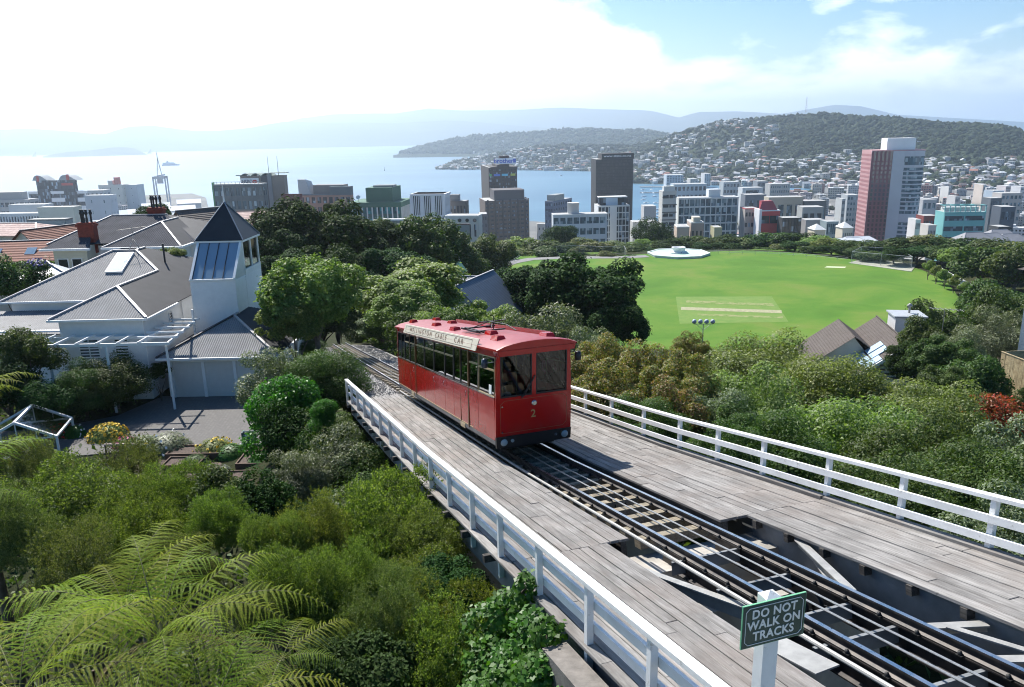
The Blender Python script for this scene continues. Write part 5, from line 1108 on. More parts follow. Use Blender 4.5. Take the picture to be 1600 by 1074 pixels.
for k in range(8):                # horizontal louvre boards on the gable
    z = EH + .1 + k * .42; hw_ = (HW - .3) * (1 - (z - EH) / (RH - EH)); mb = MB(); mb.box(.34, .46, -hw_, hw_, z, z + .17); mb.build('louvre', TILE_B, bh)
mb = MB(); mb.bar((-.02, -HW, EH), (-.02, 0, RH + .06), .12, .3); mb.bar((-.02, 0, RH + .06), (-.02, HW, EH), .12, .3); mb.build('barge_board', TRIM, bh)
capping('ridge_cap', [A((0, 0, RH + .06)), A((12.5, 0, RH + .06))], bh, B0, TILE_B)
SOL = NT('solar_glass').set(color=(0.42, 0.55, 0.68), rough=0.12).mat; sy = lambda y: RH - y * (RH - EH) / HW + .06
for i, (x0, y0) in enumerate(((1.9, 1.4), (1.9, 3.0), (3.5, 1.4), (3.5, 3.0), (.4, 2.3))):
    mb = MB(); P_ = [A((x0, y0, sy(y0))), A((x0 + 1.3, y0, sy(y0))), A((x0 + 1.3, y0 + 1.45, sy(y0 + 1.45))), A((x0, y0 + 1.45, sy(y0 + 1.45)))]; mb.hexa(P_, [p + A((0, .06, .09)) for p in P_]); mb.build('glass_panel', SOL, bh)
mb = MB(); mb.box(9.5, 12.4, -4.2, -1.2, 0, 6.6); mb.build('box_tower', WBOARD, bh); mb = MB(); mb.box(9.3, 12.6, -4.4, -1.0, 6.6, 6.75); mb.build('tower_roof', simple('pale_metal_roof', (0.36, 0.38, 0.40), 0.5), bh)
mb = MB(); mb.tube([(11.2, -3, 6.7), (11.2, -3, 7.6)], 0.12, 8); mb.lathe([(0.26, 7.5), (0.3, 7.62), (0.1, 7.8)], 10, 0, (11.2, -3, 0)); mb.build('flue', PALE, bh)
for x, y in ((3.5, -1.0), (1.6, -1.6)): mb = MB(); z = RH + y * .74; mb.tube([(x, y, z), (x, y, z + .8)], .09, 6); mb.lathe([(.2, 0), (.05, .25)], 8, 0, (x, y, z + .75)); mb.build('vent_pipe', TRIM, bh)
mb = MB(); o_ = A((9.5, -6.0, 3.4)); mb.tube([o_ - A((0, 0, 3)), o_ + A((0, 0, 4.2))], .04, 5); mb.bar(o_ + A((0, -1.8, 4.1)), o_ + A((0, 1.6, 4.3)), .05, .05)
for k in range(7): mb.bar(o_ + A((-.6, -1.7 + k * .5, 4.1 + k * .03)), o_ + A((.6, -1.7 + k * .5, 4.1 + k * .03)), .035, .035)
mb.build('antenna', PALE, bh)
bh.scale = (1.15, 1.15, 1.15); bh.location.z = -30.9; bh.location.x += .9
# tall white house cut by the right edge, with balcony and dish
p = horiz(1594, 92, 480); zb = zat(1600, 535, 92); wh = empty('white_house', (p.x + 8.4, p.y + 2.6, zb), math.radians(20), 'tall white weatherboard house with dark roof cut off by the right edge', 'house')
mb = MB(); mb.box(-3.3, 6, -4, 4, -5, 6.6); mb.build('wall', WBOARD, wh)
mb = MB(); mb.plate([A((-4.1, -4.8, 6.4)), A((7, -4.8, 6.4)), A((7, 0, 8.6)), A((-1, 0, 8.6))], .12); mb.plate([A((-4.1, 4.8, 6.4)), A((-4.1, -4.8, 6.4)), A((-1, 0, 8.6))], .12); mb.build('roof', TILE_B, wh)
window(wh, B0, (-3.3, -1.0, 4.6), 1.4, 1.3, 'x-', 2); window(wh, B0, (-1, -4, 4.6), 1.4, 1.3, 'y-', 2); mb = MB(); mb.box(-4.6, -3.3, -3.6, 1.5, 0.9, 1.0); mb.box(-4.6, -4.52, -3.6, 1.5, 1.0, 1.9); mb.build('balcony', TRIM, wh)
mb = MB(); mb.lathe([(0.0, 0.0), (0.3, 0.06), (0.5, 0.2), (0.5, 0.22), (0.0, 0.03)], 12, 0, (0, 0, 0)); mb.build('satellite_dish', simple('dish_grey', (0.55, 0.55, 0.56), 0.5), wh, (-3.9, -2.2, 5.3), (0, math.radians(-60), 0)); 
# timber fence panels at the right edge
fe = empty('board_fence', atY(1592, 590, 56), math.radians(-84), 'new pale timber board fence at the right edge among the shrubs', 'fence'); R4 = random.Random(8); PINE = woodmat('new_pine_board', (0.30, 0.23, 0.13), (0.42, 0.34, 0.20), (0.52, 0.44, 0.28))
fe.location.z = zat(1578, 608, math.hypot(fe.location.x, 58))
mbp = MB(); mbp.box(-.07, .07, -.02, .02, 0, 2.9); PMf = mbp.mesh('board', PINE)
for i in range(34): link('board', PMf, fe, (-2.0 + i * .15, R4.uniform(-.01, .01), R4.uniform(-.03, .03)), (0, 0, 0))
mb = MB(); mb.box(-2.1, 3.1, -.06, .06, 2.9, 2.95); mb.build('capping', PINE, fe)
for i in range(20): link('board', PMf, fe, (-2.1 , 0.1 + i * .15, 0.02), (0, 0, math.pi / 2))
# flat-roofed unit seen between the shrubs below the floodlight
p = horiz(1150, 72, 550); fr = empty('flat_roof_unit', (p.x, p.y, zat(1150, 556, 72) - 2.6), math.radians(-8), 'flat grey roof with white parapet just below the floodlight mast', 'house')
mb = MB(); mb.box(-2.6, 2.6, -2.5, 2.5, -3, 2.3); mb.build('wall', PLAST, fr); mb = MB()
for q_ in ((-2.8, 2.8, -2.8, -2.6), (-2.8, 2.8, 2.6, 2.8), (-2.8, -2.6, -2.6, 2.6), (2.6, 2.8, -2.6, 2.6)): mb.box(*q_, 2.3, 2.75)
mb.build('parapet', TRIM, fr); mb = MB(); mb.box(-2.59, 2.59, -2.59, 2.59, 2.3, 2.42); mb.build('roof', IRONB, fr)
mb = MB(); mb.tube([(-2.0, 2, 2.4), (-2.0, 2, 4.3)], .03, 5)
for k in range(6): mb.bar((-2.0 + .28 * k, 1.4, 4.2), (-2.0 + .28 * k, 2.6, 4.2), .025, .025)
mb.bar((-2.2, 2, 4.2), (-.4, 2, 4.2), .03, .03); mb.build('antenna', PALE, fr); fr.scale = (.62, .62, .62)
mb = MB(); mb.lathe([(.12, 2.4), (.12, 3.0), (.25, 3.1), (.12, 3.2), (.25, 3.3), (.1, 3.4), (.16, 3.6), (0, 3.7)], 8, 0, (-2.2, -1.8, 0)); mb.build('flue', GUTT, fr)
# ---- garden things on the left
tim = simple('brown_sleeper_timber', (0.11, 0.068, 0.045), 0.85, var=0.2, scale=2)
MULCH = simple('bark_mulch', (0.085, 0.06, 0.048), 0.95, var=0.5, scale=9, bump=0.8, bscale=20)
mb = MB(); mb.box(-19.3, -10.5, 34.6, 38.0, -16.1, -15.62); tag(mb.build('garden_path', MULCH), kind='structure')
def planter(x0, x1, y0, y1, z, h, label):
    e_ = empty('planter_box', ((x0 + x1) / 2, (y0 + y1) / 2, z), 0, label, 'planter', 'raised timber planter boxes'); c_ = A(((x0 + x1) / 2, (y0 + y1) / 2, z)); a = (x1 - x0) / 2; b = (y1 - y0) / 2
    for q_ in ((-a, a, -b, -b + .06), (-a, a, b - .06, b), (-a, -a + .06, -b + .06, b - .06), (a - .06, a, -b + .06, b - .06)): mb = MB(); mb.box(*q_, 0, h); mb.build('board', tim, e_)
    mb = MB(); mb.box(-a + .06, a - .06, -b + .06, b - .06, 0, h - .08); mb.build('soil', MULCH, e_)
planter(-17.6, -14.6, 36.6, 37.8, -15.65, .4, 'long timber planter nearest the driveway, full of leafy plants')
planter(-17.2, -15.4, 35.2, 36.3, -15.65, .4, 'timber planter box with a small grey bush at its corner')
planter(-13.6, -11.6, 35.2, 36.9, -15.65, .4, 'timber planter with bright green feathery plants right of the others')
planter(-17.0, -14.9, 33.6, 34.8, -15.8, .4, 'lower timber planter with open soil and seedlings at the left')
planter(-14.2, -12.2, 33.6, 34.8, -15.8, .4, 'lower timber planter half hidden by leaves at the right')
gg = empty('greenhouse', (atZ(45, 690, -15.2).x, atZ(45, 690, -15.2).y, -15.9), math.radians(14), 'small white framed greenhouse gable poking up at the left edge', 'greenhouse')
GH = glassmat('greenhouse_glass', (0.75, 0.8, 0.82), 0.7, 0.1)
mb = MB()
for y in (-1.4, 1.4):
    mb.bar((-1.8, y, 1.3), (0, y, 2.25), .12, .12); mb.bar((0, y, 2.25), (1.8, y, 1.3), .12, .12); mb.bar((-1.8, y, 0), (-1.8, y, 1.3), .1, .1); mb.bar((1.8, y, 0), (1.8, y, 1.3), .1, .1); mb.bar((-1.8, y, 1.3), (1.8, y, 1.3), .06, .08); mb.bar((0, y, 1.3), (0, y, 2.2), .05, .05); mb.bar((-.9, y, 1.3), (-.9, y, 1.75), .04, .04); mb.bar((.9, y, 1.3), (.9, y, 1.75), .04, .04)
mb.bar((0, -1.4, 2.25), (0, 1.4, 2.25), .12, .12); mb.bar((-1.8, -1.4, 1.3), (-1.8, 1.4, 1.3), .1, .1); mb.bar((1.8, -1.4, 1.3), (1.8, 1.4, 1.3), .1, .1); mb.build('frame', TRIM, gg)
for P_ in ([(-1.75, -1.35, 1.34), (-1.75, 1.35, 1.34), (-.05, 1.35, 2.22), (-.05, -1.35, 2.22)], [(1.75, -1.35, 1.34), (1.75, 1.35, 1.34), (.05, 1.35, 2.22), (.05, -1.35, 2.22)], [(-1.75, -1.36, .05), (1.75, -1.36, .05), (1.75, -1.36, 1.28), (-1.75, -1.36, 1.28)]): mb = MB(); mb.add(P_, [(0, 1, 2, 3)]); mb.build('glass', GH, gg)
tr = empty('trellis', atZ(190, 700, -15.0), 0, 'dark lattice trellis panel standing among the flowers', 'trellis'); tr.location.z = -15.9
mb = MB(); mb.box(-.85, .85, -.05, .05, 1.05, 1.13); mb.build('cap_rail', simple('pinkish_cap', (0.42, 0.32, 0.28), 0.8), tr); mb = MB()
mb.box(-.85, -.78, -.03, .03, 0, 1.05); mb.box(.78, .85, -.03, .03, 0, 1.05)
for k in range(-9, 10):
    for sg_ in (-1, 1):
        x = k * .17; a = max(-.78, min(.78, x - sg_ * .5)); b = max(-.78, min(.78, x + sg_ * .5))
        za = .53 + (a - x) * sg_; zb_ = .53 + (b - x) * sg_
        if abs(a - b) > .05: mb.bar((a, sg_ * .012, za), (b, sg_ * .012, zb_), .02, .03)
mb.build('lattice', tim, tr)
hr_ = empty('hose_reel', atZ(389, 690, -15.2), 0, 'blue green garden hose reel at the edge of the driveway', 'hose reel'); hr_.location.z = -15.5
hm = simple('teal_hose_plastic', (0.02, 0.10, 0.13), 0.4); mb = MB(); 
for k in range(5): mb.tube([( -0.16 + k * .08, .30 * math.cos(t), .42 + .30 * math.sin(t)) for t in [i * math.pi / 6 for i in range(13)]], .045, 6, cap=False)
mb.build('hose', hm, hr_); mb = MB(); mb.tube([(-.26, 0, .42), (.26, 0, .42)], .12, 8); mb.bar((-.26, 0, 0), (-.26, 0, .85), .05, .4); mb.bar((.26, 0, 0), (.26, 0, .85), .05, .4); mb.bar((-.26, 0, .85), (.26, 0, .85), .05, .05); mb.build('stand', hm, hr_)
# ================================================================== PARK FURNITURE
A = Vector
PAINTW = simple('pale_painted_concrete', (0.66, 0.68, 0.68), 0.7, var=0.1, scale=0.8)
fc = atZ(1060, 398, FIELD); fo = empty('fountain', (fc.x, fc.y, FIELD), math.radians(8), 'low octagonal white fountain pool at the far end of the lawn', 'fountain')
def octa(r, ry=None): return [(r * math.cos(math.radians(22.5 + 45 * i)), (ry or r) * math.sin(math.radians(22.5 + 45 * i))) for i in range(8)]
RO = 10.6
mb = MB(); mb.prism(octa(RO), -.5, .55); mb.build('pool_wall', PAINTW, fo); mb = MB()
o1, o2 = octa(RO + .15), octa(RO - .35)
for i in range(8): j = (i + 1) % 8; mb.hexa([(*o1[i], .55), (*o1[j], .55), (*o2[j], .55), (*o2[i], .55)], [(*o1[i], .8), (*o1[j], .8), (*o2[j], .8), (*o2[i], .8)])
mb.build('rim', PAINTW, fo); mb = MB(); mb.prism(octa(RO - .36), .5, .6); mb.build('basin_water', simple('pale_green_basin', (0.42, 0.56, 0.46), 0.7, var=0.1, scale=0.3), fo)
mb = MB(); mb.lathe([(3.1, .55), (3.2, .9), (2.9, .95), (2.4, 1.2), (2.2, 1.25), (2.25, 2.3), (2.4, 2.4), (2.4, 2.6), (2.1, 2.6), (2.0, 2.2), (0, 2.2)], 24); mb.build('centre_bowl', PAINTW, fo)
for k in range(8): mb = MB(); mb.tube([(2.8 * math.cos(k * .785), 2.8 * math.sin(k * .785), .9), (2.8 * math.cos(k * .785), 2.8 * math.sin(k * .785), 1.15)], .15, 6); mb.build('nozzle', DARKM, fo)
GALV = simple('galvanised_pipe', (0.42, 0.44, 0.45), 0.5, metal=0.4, var=0.1)
def pipe_fence(name, label, pts, h, step, rails=(1.0,), z=FIELD, r=.05, mesh=None, cat='fence'):
    f = empty(name, (pts[0][0], pts[0][1], z), 0, label, cat); O = A((pts[0][0], pts[0][1], z)); mbp = MB(); mbp.tube([(0, 0, 0), (0, 0, h)], r, 6); PM = mbp.mesh('post', GALV)
    for (a, b) in zip(pts[:-1], pts[1:]):
        L = math.hypot(b[0] - a[0], b[1] - a[1]); n = max(1, int(L / step)); 
        for i in range(n): link('post', PM, f, (a[0] + (b[0] - a[0]) * i / n - O.x, a[1] + (b[1] - a[1]) * i / n - O.y, 0))
        for rl in rails: mb = MB(); mb.tube([(a[0] - O.x, a[1] - O.y, h * rl), (b[0] - O.x, b[1] - O.y, h * rl)], r * .8, 5); mb.build('rail', GALV, f)
        if mesh: mb = MB(); mb.add([(a[0] - O.x, a[1] - O.y, .05), (b[0] - O.x, b[1] - O.y, .05), (b[0] - O.x, b[1] - O.y, h), (a[0] - O.x, a[1] - O.y, h)], [(0, 1, 2, 3)]); mb.build('wire_mesh', mesh, f)
    return f
def wiremesh(name, alpha=0.12, col=(0.35, 0.37, 0.36)):
    m = NT(name); m.set(color=col, rough=0.7); tr_ = m.node('ShaderNodeBsdfTransparent'); mx = m.node('ShaderNodeMixShader'); mx.inputs[0].default_value = alpha; m.l.new(tr_.outputs[0], mx.inputs[1]); m.l.new(m.b.outputs[0], mx.inputs[2]); m.l.new(mx.outputs[0], m.out.inputs['Surface']); return m.mat
WM = wiremesh('fine_wire_mesh')
pipe_fence('boundary_rail', 'low pipe rail along the far edge of the lawn right of the fountain', [fpx(x, y) for x, y in ((1106, 396), (1140, 397.5), (1200, 398.5), (1260, 402), (1325, 408))], 1.1, 3.2, (1.0, .55))
pipe_fence('boundary_rail', 'low pipe rail left of the fountain along the path', [fpx(x, y) for x, y in ((770, 420), (800, 412), (812, 405))], 1.2, 3.0, (1.0, .5))
pipe_fence('wire_fence', 'dark wire mesh fence by the bend of the path at the left of the lawn', [fpx(x, y) for x, y in ((705, 426), (735, 423), (782, 411))], 3.2, 4, (1.0,), mesh=wiremesh('green_wire_mesh', .45, (0.06, 0.10, 0.07)))
pipe_fence('wire_fence', 'wire mesh fence behind the curving path left of the fountain', [fpx(x, y) for x, y in ((870, 398), (905, 397), (942, 399), (975, 398), (978, 404))], 3.0, 4, (1.0,), mesh=wiremesh('thin_wire_mesh', .3, (0.10, 0.12, 0.10)))
# cricket nets
n0, n1, n2, n3 = fpx(1330, 411), fpx(1424, 420), fpx(1400, 406), fpx(1345, 403)
mb = MB(); mb.prism([fpx(1326, 411.5), fpx(1424, 425), fpx(1432, 414), fpx(1350, 404)], FIELD - .2, FIELD + .11); tag(mb.build('practice_pitch', simple('pale_artificial_turf', (0.33, 0.33, 0.27), 0.9, var=0.15)), kind='structure')
pipe_fence('cricket_nets', 'tall framed cricket practice nets at the right end of the lawn', [n0, n1, n2, n3, n0], 3.6, 6, (1.0,), mesh=wiremesh('netting', .10, (0.5, 0.52, 0.5)), cat='sports nets', r=.07)
wp = [fpx(1448, 411), fpx(1470, 425), (fpx(1495, 440)), fpx(1520, 452)]
mb = MB()
for a, b in zip(wp[:-1], wp[1:]): mb.bar((*a, FIELD + .5), (*b, FIELD + .5), .3, 1.4)
tag(mb.build('garden_wall', PAINTW), 'low pale wall with flowering plants along the right corner of the lawn', 'wall')
for i, (a, b) in enumerate(((1486, 439), (1504, 449), (1521, 461))):
    q = fpx(a, b); mb = MB(); mb.box(-.7, .7, -.7, .7, 0, 1.5); mb.box(-.8, .8, -.8, .8, 1.5, 1.65); o = mb.build('wall_pier', PAINTW, None, (q[0], q[1], FIELD)); tag(o, ['square white pier of the garden wall, farthest of the three', 'square white pier in the middle of the garden wall', 'square white pier at the near end of the garden wall'][i], 'pier', 'white piers along the park wall')
# floodlight mast
q = horiz(1099, 126, 505); zt = zat(1100, 505, 126); fl = empty('floodlight_mast', (q.x, q.y, zt - 9.5), math.radians(-6), 'grey mast with four round floodlights at the near edge of the lawn', 'floodlight')
mb = MB(); mb.tube([(0, 0, -1.5), (0, 0, 9.3)], [.11, .07], 8); mb.build('mast', GALV, fl); mb = MB(); mb.tube([(-1.5, 0, 9.3), (1.5, 0, 9.3)], .04, 6); mb.tube([(-1.1, 0, 9.3), (0, 0, 8.3)], .03, 5); mb.tube([(1.1, 0, 9.3), (0, 0, 8.3)], .03, 5); mb.build('cross_arm', GALV, fl)
for k in range(4):
    x = -1.45 + k * .97; mb = MB(); mb.lathe([(0.05, .45), (.3, .35), (.38, .1), (.36, -.08), (.2, -.02), (0, 0)], 12); mb.build('floodlight', simple('lamp_housing', (0.33, 0.38, 0.45), 0.35) if k == 0 else bpy.data.materials['lamp_housing'], fl, (x, 0, 9.65), (math.radians(25), 0, 0))
q = horiz(640, 105, 440); sl_ = empty('street_lamp', (q.x, q.y, zat(640, 445, 105) - 2), 0, 'thin street lamp in front of the dark trees above the bright tree', 'street lamp')
mb = MB(); mb.tube([(0, 0, 0), (0, 0, 4.6), (.3, 0, 5.0), (.8, 0, 5.1)], .05, 6); mb.build('pole', GALV, sl_); mb = MB(); mb.box(.6, 1.25, -.12, .12, 5.05, 5.2); mb.build('lamp_head', PAINTW, sl_)
# dark parked car beside the path
q = fpx(747, 424.5)
cr = empty('parked_car', (q[0], q[1], FIELD + .15), math.radians(20), 'dark parked car beyond the path at the corner of the lawn', 'car'); DC = simple('dark_car_paint', (0.015, 0.017, 0.02), 0.25)
mb = MB(); prf = [(-2.1, .3), (-2.1, .75), (-1.9, .9), (-1.0, .98), (-.5, 1.42), (.9, 1.44), (1.5, 1.0), (2.1, .9), (2.15, .35)]
n_ = len(prf); mb.add([(x, -.85, z) for x, z in prf] + [(x, .85, z) for x, z in prf], [tuple(range(n_)), tuple(range(n_, 2 * n_))[::-1]] + [((i + 1) % n_, i, n_ + i, n_ + (i + 1) % n_) for i in range(n_)]); mb.build('body', DC, cr)
mb = MB(); mb.box(-.55, .95, -.87, .87, 1.02, 1.34); mb.build('windows', GLASSD, cr)
for x in (-1.35, 1.35):
    for y in (-.85, .85): mb = MB(); mb.tube([(x, y - .1, .32), (x, y + .1, .32)], .32, 12); mb.build('wheel', BLACKR, cr)
# ================================================================== THE CITY
def cityglass(name, c1, c2, rough=0.12, scale=0.35, hi=(0.35, 0.45, 0.55)):
    """glazing whose blinds and rooms differ from pane to pane"""
    m = NT(name); v = m.coord('Object'); w = m.node('ShaderNodeTexWhiteNoise'); sn = m.node('ShaderNodeVectorMath'); sn.operation = 'SNAP'; sn.inputs[1].default_value = (1.7, 1.7, 3.4); m.l.new(v, sn.inputs[0]); m.l.new(sn.outputs[0], w.inputs['Vector'])
    m.set(color=m.ramp(w.outputs['Value'], [(0.0, c1), (0.7, c2), (0.90, tuple((a + b) / 2 for a, b in zip(c2, hi))), (1.0, hi)]), rough=rough, spec=0.35); return m.mat
CG_D = cityglass('dark_city_glass', (0.015, 0.02, 0.028), (0.05, 0.06, 0.075)); CG_B = cityglass('blue_city_glass', (0.03, 0.06, 0.085), (0.09, 0.16, 0.20), hi=(0.45, 0.55, 0.6)); CG_T = cityglass('teal_city_glass', (0.01, 0.03, 0.04), (0.02, 0.22, 0.25), hi=(0.05, 0.4, 0.42)); CG_K = cityglass('black_city_glass', (0.012, 0.013, 0.017), (0.022, 0.023, 0.03), hi=(0.04, 0.04, 0.05), rough=.35)
_cm = {}
def cw(c, rough=0.8, var=0.08):
    k = (c, rough)
    if k not in _cm: _cm[k] = simple('facade_%d' % len(_cm), c, rough, var=var, scale=0.05)
    return _cm[k]
ROOFG = cw((0.36, 0.36, 0.35)); ROOFL = cw((0.60, 0.61, 0.60)); PLANT = cw((0.42, 0.43, 0.43))
def solve_face(Cn, ang, px):
    """distance along direction (cos,sin) from the corner at which the vertical plane passes pixel column px"""
    d = ray(px, 300); dx, dy = math.cos(ang), math.sin(ang)
    # Cn + t*(dx,dy) parallel to (d.x,d.y)
    den = dx * d.y - dy * d.x
    return (Cn.y * d.x - Cn.x * d.y) / den
def grid_face(mb, p, ang, w, z0, z1, cols, rows, pf, sf, dep, m, inset_top=0.0):
    """piers and spandrels standing proud of the glazing; face starts at p, runs along ang; outward is to the right of the run"""
    dx, dy = math.cos(ang), math.sin(ang); nx, ny = dy, -dx
    def slab(a0, a1, b0, b1, d0, d1):
        q = lambda a, d, z: (p[0] + dx * a + nx * d, p[1] + dy * a + ny * d, z)
        mb.hexa([q(a0, d0, b0), q(a1, d0, b0), q(a1, d0, b1), q(a0, d0, b1)], [q(a0, d1, b0), q(a1, d1, b0), q(a1, d1, b1), q(a0, d1, b1)], m)
    if cols:
        cwid = w / cols; pw = cwid * pf
        for i in range(cols + 1):
            c = i * cwid; slab(max(0, c - pw / 2), min(w, c + pw / 2), z0, z1, 0, dep)
    if rows:
        rh = (z1 - z0) / rows; sw = rh * sf
        for j in range(rows + 1):
            c = z0 + j * rh; slab(0.01, w - .01, max(z0, c - sw / 2), min(z1 - .01, c + sw / 2), 0, dep * 0.86)
def block(name, label, xl, xc, xr, yt, D, theta, wallc, glass, rows, cols=(8, 6), pf=0.3, sf=0.4, dep=0.35, zbase=CITY, roofc=None, cat='building', depth=None, group=None, plant=(), parts_stuff=True, sidewall=None, base_solid=0, pys=None):
    """box building from three pixel columns (left edge, near corner, right edge); theta turns it (degrees)"""
    th = math.radians(theta); c0 = horiz(xc, D); zt = zat(xc, yt, D)
    aL = math.pi + th; aR = math.pi / 2 + th
    wl_ = solve_face(c0, aL, xl) if xl < xc - .5 else (depth or 15); wr_ = solve_face(c0, aR, xr) if xr > xc + .5 else (depth or 15)
    if xl >= xc - .5: wl_ = 15
    wl_ = abs(wl_); wr_ = abs(wr_)
    if depth and wr_ > depth * 3: wr_ = depth
    O = A((c0.x, c0.y, zbase)); e = empty(name, O, th, label, cat, group); Hh = zt - zbase
    # local frame: corner at origin, left face along -x, right face along +y
    mb = MB(); mb.box(-wl_ + .02, -.02, .02, wr_ - .02, 0, Hh); mb.build('glazing', glass, e)
    mb = MB()
    r_, (cl_, cr_) = rows, cols
    grid_face(mb, (-wl_, 0), 0, wl_, 0, Hh, cl_, r_, pf, sf, dep, 0)
    grid_face(mb, (0, 0), math.pi / 2, wr_, 0, Hh, cr_, r_, pf, sf, dep, 0)
    mb.box(-wl_ - .1, -wl_ + .02, 0, wr_, 0, Hh); mb.box(-wl_, 0, wr_ - .02, wr_ + .1, 0, Hh)
    if base_solid: mb.box(-wl_ - .2, dep + .05, -dep - .05, wr_, 0, base_solid)
    ob = mb.build('wall_grid', cw(wallc) if isinstance(wallc, tuple) else wallc, e)
    if parts_stuff: ob['kind'] = 'stuff'
    if sidewall: 
        mb = MB(); mb.box(.02, dep + .06, 0, wr_, 0, Hh); mb.build('side_wall', cw(sidewall), e)
    mb = MB(); mb.box(-wl_ - .15, dep + .05, -dep - .05, wr_ + .15, Hh, Hh + .7); mb.build('parapet', cw(roofc) if roofc else (cw(wallc) if isinstance(wallc, tuple) else wallc), e)
    mb = MB(); mb.box(-wl_ + .3, -.3, .3, wr_ - .3, Hh + .7, Hh + .75); mb.build('roof', ROOFG, e)
    for (fx0, fx1, fy0, fy1, h, c) in plant:
        mb = MB(); mb.box(-wl_ * (1 - fx0), -wl_ * (1 - fx1), wr_ * fy0, wr_ * fy1, Hh + .7, Hh + .7 + h); mb.build('plant_room', cw(c) if isinstance(c, tuple) else c, e)
    return e, wl_, wr_, Hh
def sign_text(e, txt, size, mat, loc, rot, wscale=1.0, bold=0.0):
    return link('lettering', text_mesh(txt, size, mat, 0.05, bold), e, loc, rot, (wscale, 1, 1))
BLK = (0.018, 0.018, 0.022); 
# --- black slab tower
e, a, b, Hh = block('office_tower', 'black glass slab office tower with a lettered roof box', 931, 990, 998.5, 249, 900, 3, (0.010, 0.010, 0.014), CG_K, 24, (14, 8), 0.10, 0.22, 0.3, parts_stuff=True)
mb = MB(); mb.box(-a + 6.5, 1.0, 0.5, b * .8, Hh + .7, Hh + 6.6); bx_ = mb.build('roof_box', cw((0.012, 0.012, 0.015)), e)
SWH = simple('sign_letters_white', (0.75, 0.77, 0.78), 0.5, var=0.02); SBL = simple('sign_letters_blue', (0.05, 0.12, 0.55), 0.4, var=0.02)
link('lettering', text_mesh('www.state.co.nz', 4.6, SWH, .1, .03), bx_, (-a / 2 + 3.2, .3, Hh + 3.9), (math.pi / 2, 0, 0), (1.0, .8, 1)); link('lettering', text_mesh('at', 3.4, SWH, .1, .03), bx_, (1.2, b * .25, Hh + 3.8), (math.pi / 2, 0, math.pi / 2), (1.3, .9, 1))
mb = MB(); 
for k in range(5): mb.tube([(-10 + k * 2, 4, Hh + 6.6), (-10 + k * 2, 4, Hh + 8 + (k % 2))], .12, 5)
mb.build('aerials', ROOFG, e)
# --- dark brown tower with blue brand sign and the brown block in front
e, a, b, Hh = block('office_tower', 'dark brown tower with coloured window strip and a blue lettered roof sign', 764.5, 806, 826, 262, 860, 8, (0.034, 0.027, 0.025), CG_D, 22, (9, 7), 0.35, 0.35, 0.4)
strip = [(0.12, 0.42, 0.13), (0.06, 0.14, 0.02)]
cols_ = [((0.10, 0.45, 0.15), 0.02, 0.10), ((0.05, 0.16, 0.62), 0.18, 0.40), ((0.10, 0.50, 0.72), 0.46, 0.68), ((0.42, 0.50, 0.05), 0.78, 0.95)]
for c, f0, f1 in cols_: mb = MB(); mb.box(-a * (1 - f0), -a * (1 - f1), -.75, -.45, Hh - 8.5, Hh - 6.2); mb.build('colour_panel', cw(c, .4), e)
for k, c in enumerate([(0.15, .25, .6), (.6, .65, .7), (.3, .5, .1), (.25, .5, .2), (.1, .2, .5)]): mb = MB(); mb.box(.45, .75, b * (.12 + k * .17), b * (.22 + k * .17), Hh - 8.2, Hh - 6.0); mb.build('colour_panel', cw(c, .4), e)
mb = MB(); mb.box(-a * .92, .9, -1.0, b * .95, Hh - 1.5, Hh + 1.1); mb.build('crown', cw((0.04, 0.035, 0.034)), e); mb = MB(); mb.box(-a * .70, -a * .25, 1, b * .6, Hh + 1.1, Hh + 3.2); mb.build('plant_room', cw((0.04, 0.035, 0.034)), e)
mb = MB(); mb.box(-a * .74, a * .02 - 1, .2, 1.2, Hh + 4.0, Hh + 10.0); sb = mb.build('sign_board', cw((0.7, 0.76, 0.84)), e); mb = MB(); mb.box(-a * .6, -a * .25, 2, 8, Hh + 3, Hh + 12.5); mb.build('lift_house', cw((0.08, .05, .05)), e)
link('lettering', text_mesh('brother', 6.6, SBL, .1, .12), sb, (-a * .46, .05, Hh + 7.1), (math.pi / 2, 0, 0), (1.02, 1, 1)); mb = MB(); mb.box(-a * .12, -a * .02, .0, .15, Hh + 5.2, Hh + 9.2); mb.build('sign_mark', SBL, sb)
e, a, b, Hh = block('office_block', 'wide brown office block with dark ribs in front of the brown tower', 757.5, 824, 838.5, 313, 790, 10, (0.13, 0.095, 0.077), CG_D, 13, (10, 7), 0.28, 0.55, 0.5)
for k in range(6): mb = MB(); x = -a * (1 - (0.06 + k * 0.172)); mb.box(x - .7, x + .7, -1.3, -.4, 0, Hh + 1.6); mb.build('rib', cw((0.06, 0.05, 0.046)), e)
for k in range(5): mb = MB(); y = b * (0.12 + k * 0.2); mb.box(.4, 1.4, y - .6, y + .6, 0, Hh + 1.6); mb.build('rib', cw((0.11, 0.085, 0.075)), e)
mb = MB(); mb.box(-a * .78, -a * .08, 3, b * .8, Hh + .7, Hh + 10.5); mb.build('plant_room', cw((0.09, 0.08, 0.085)), e)
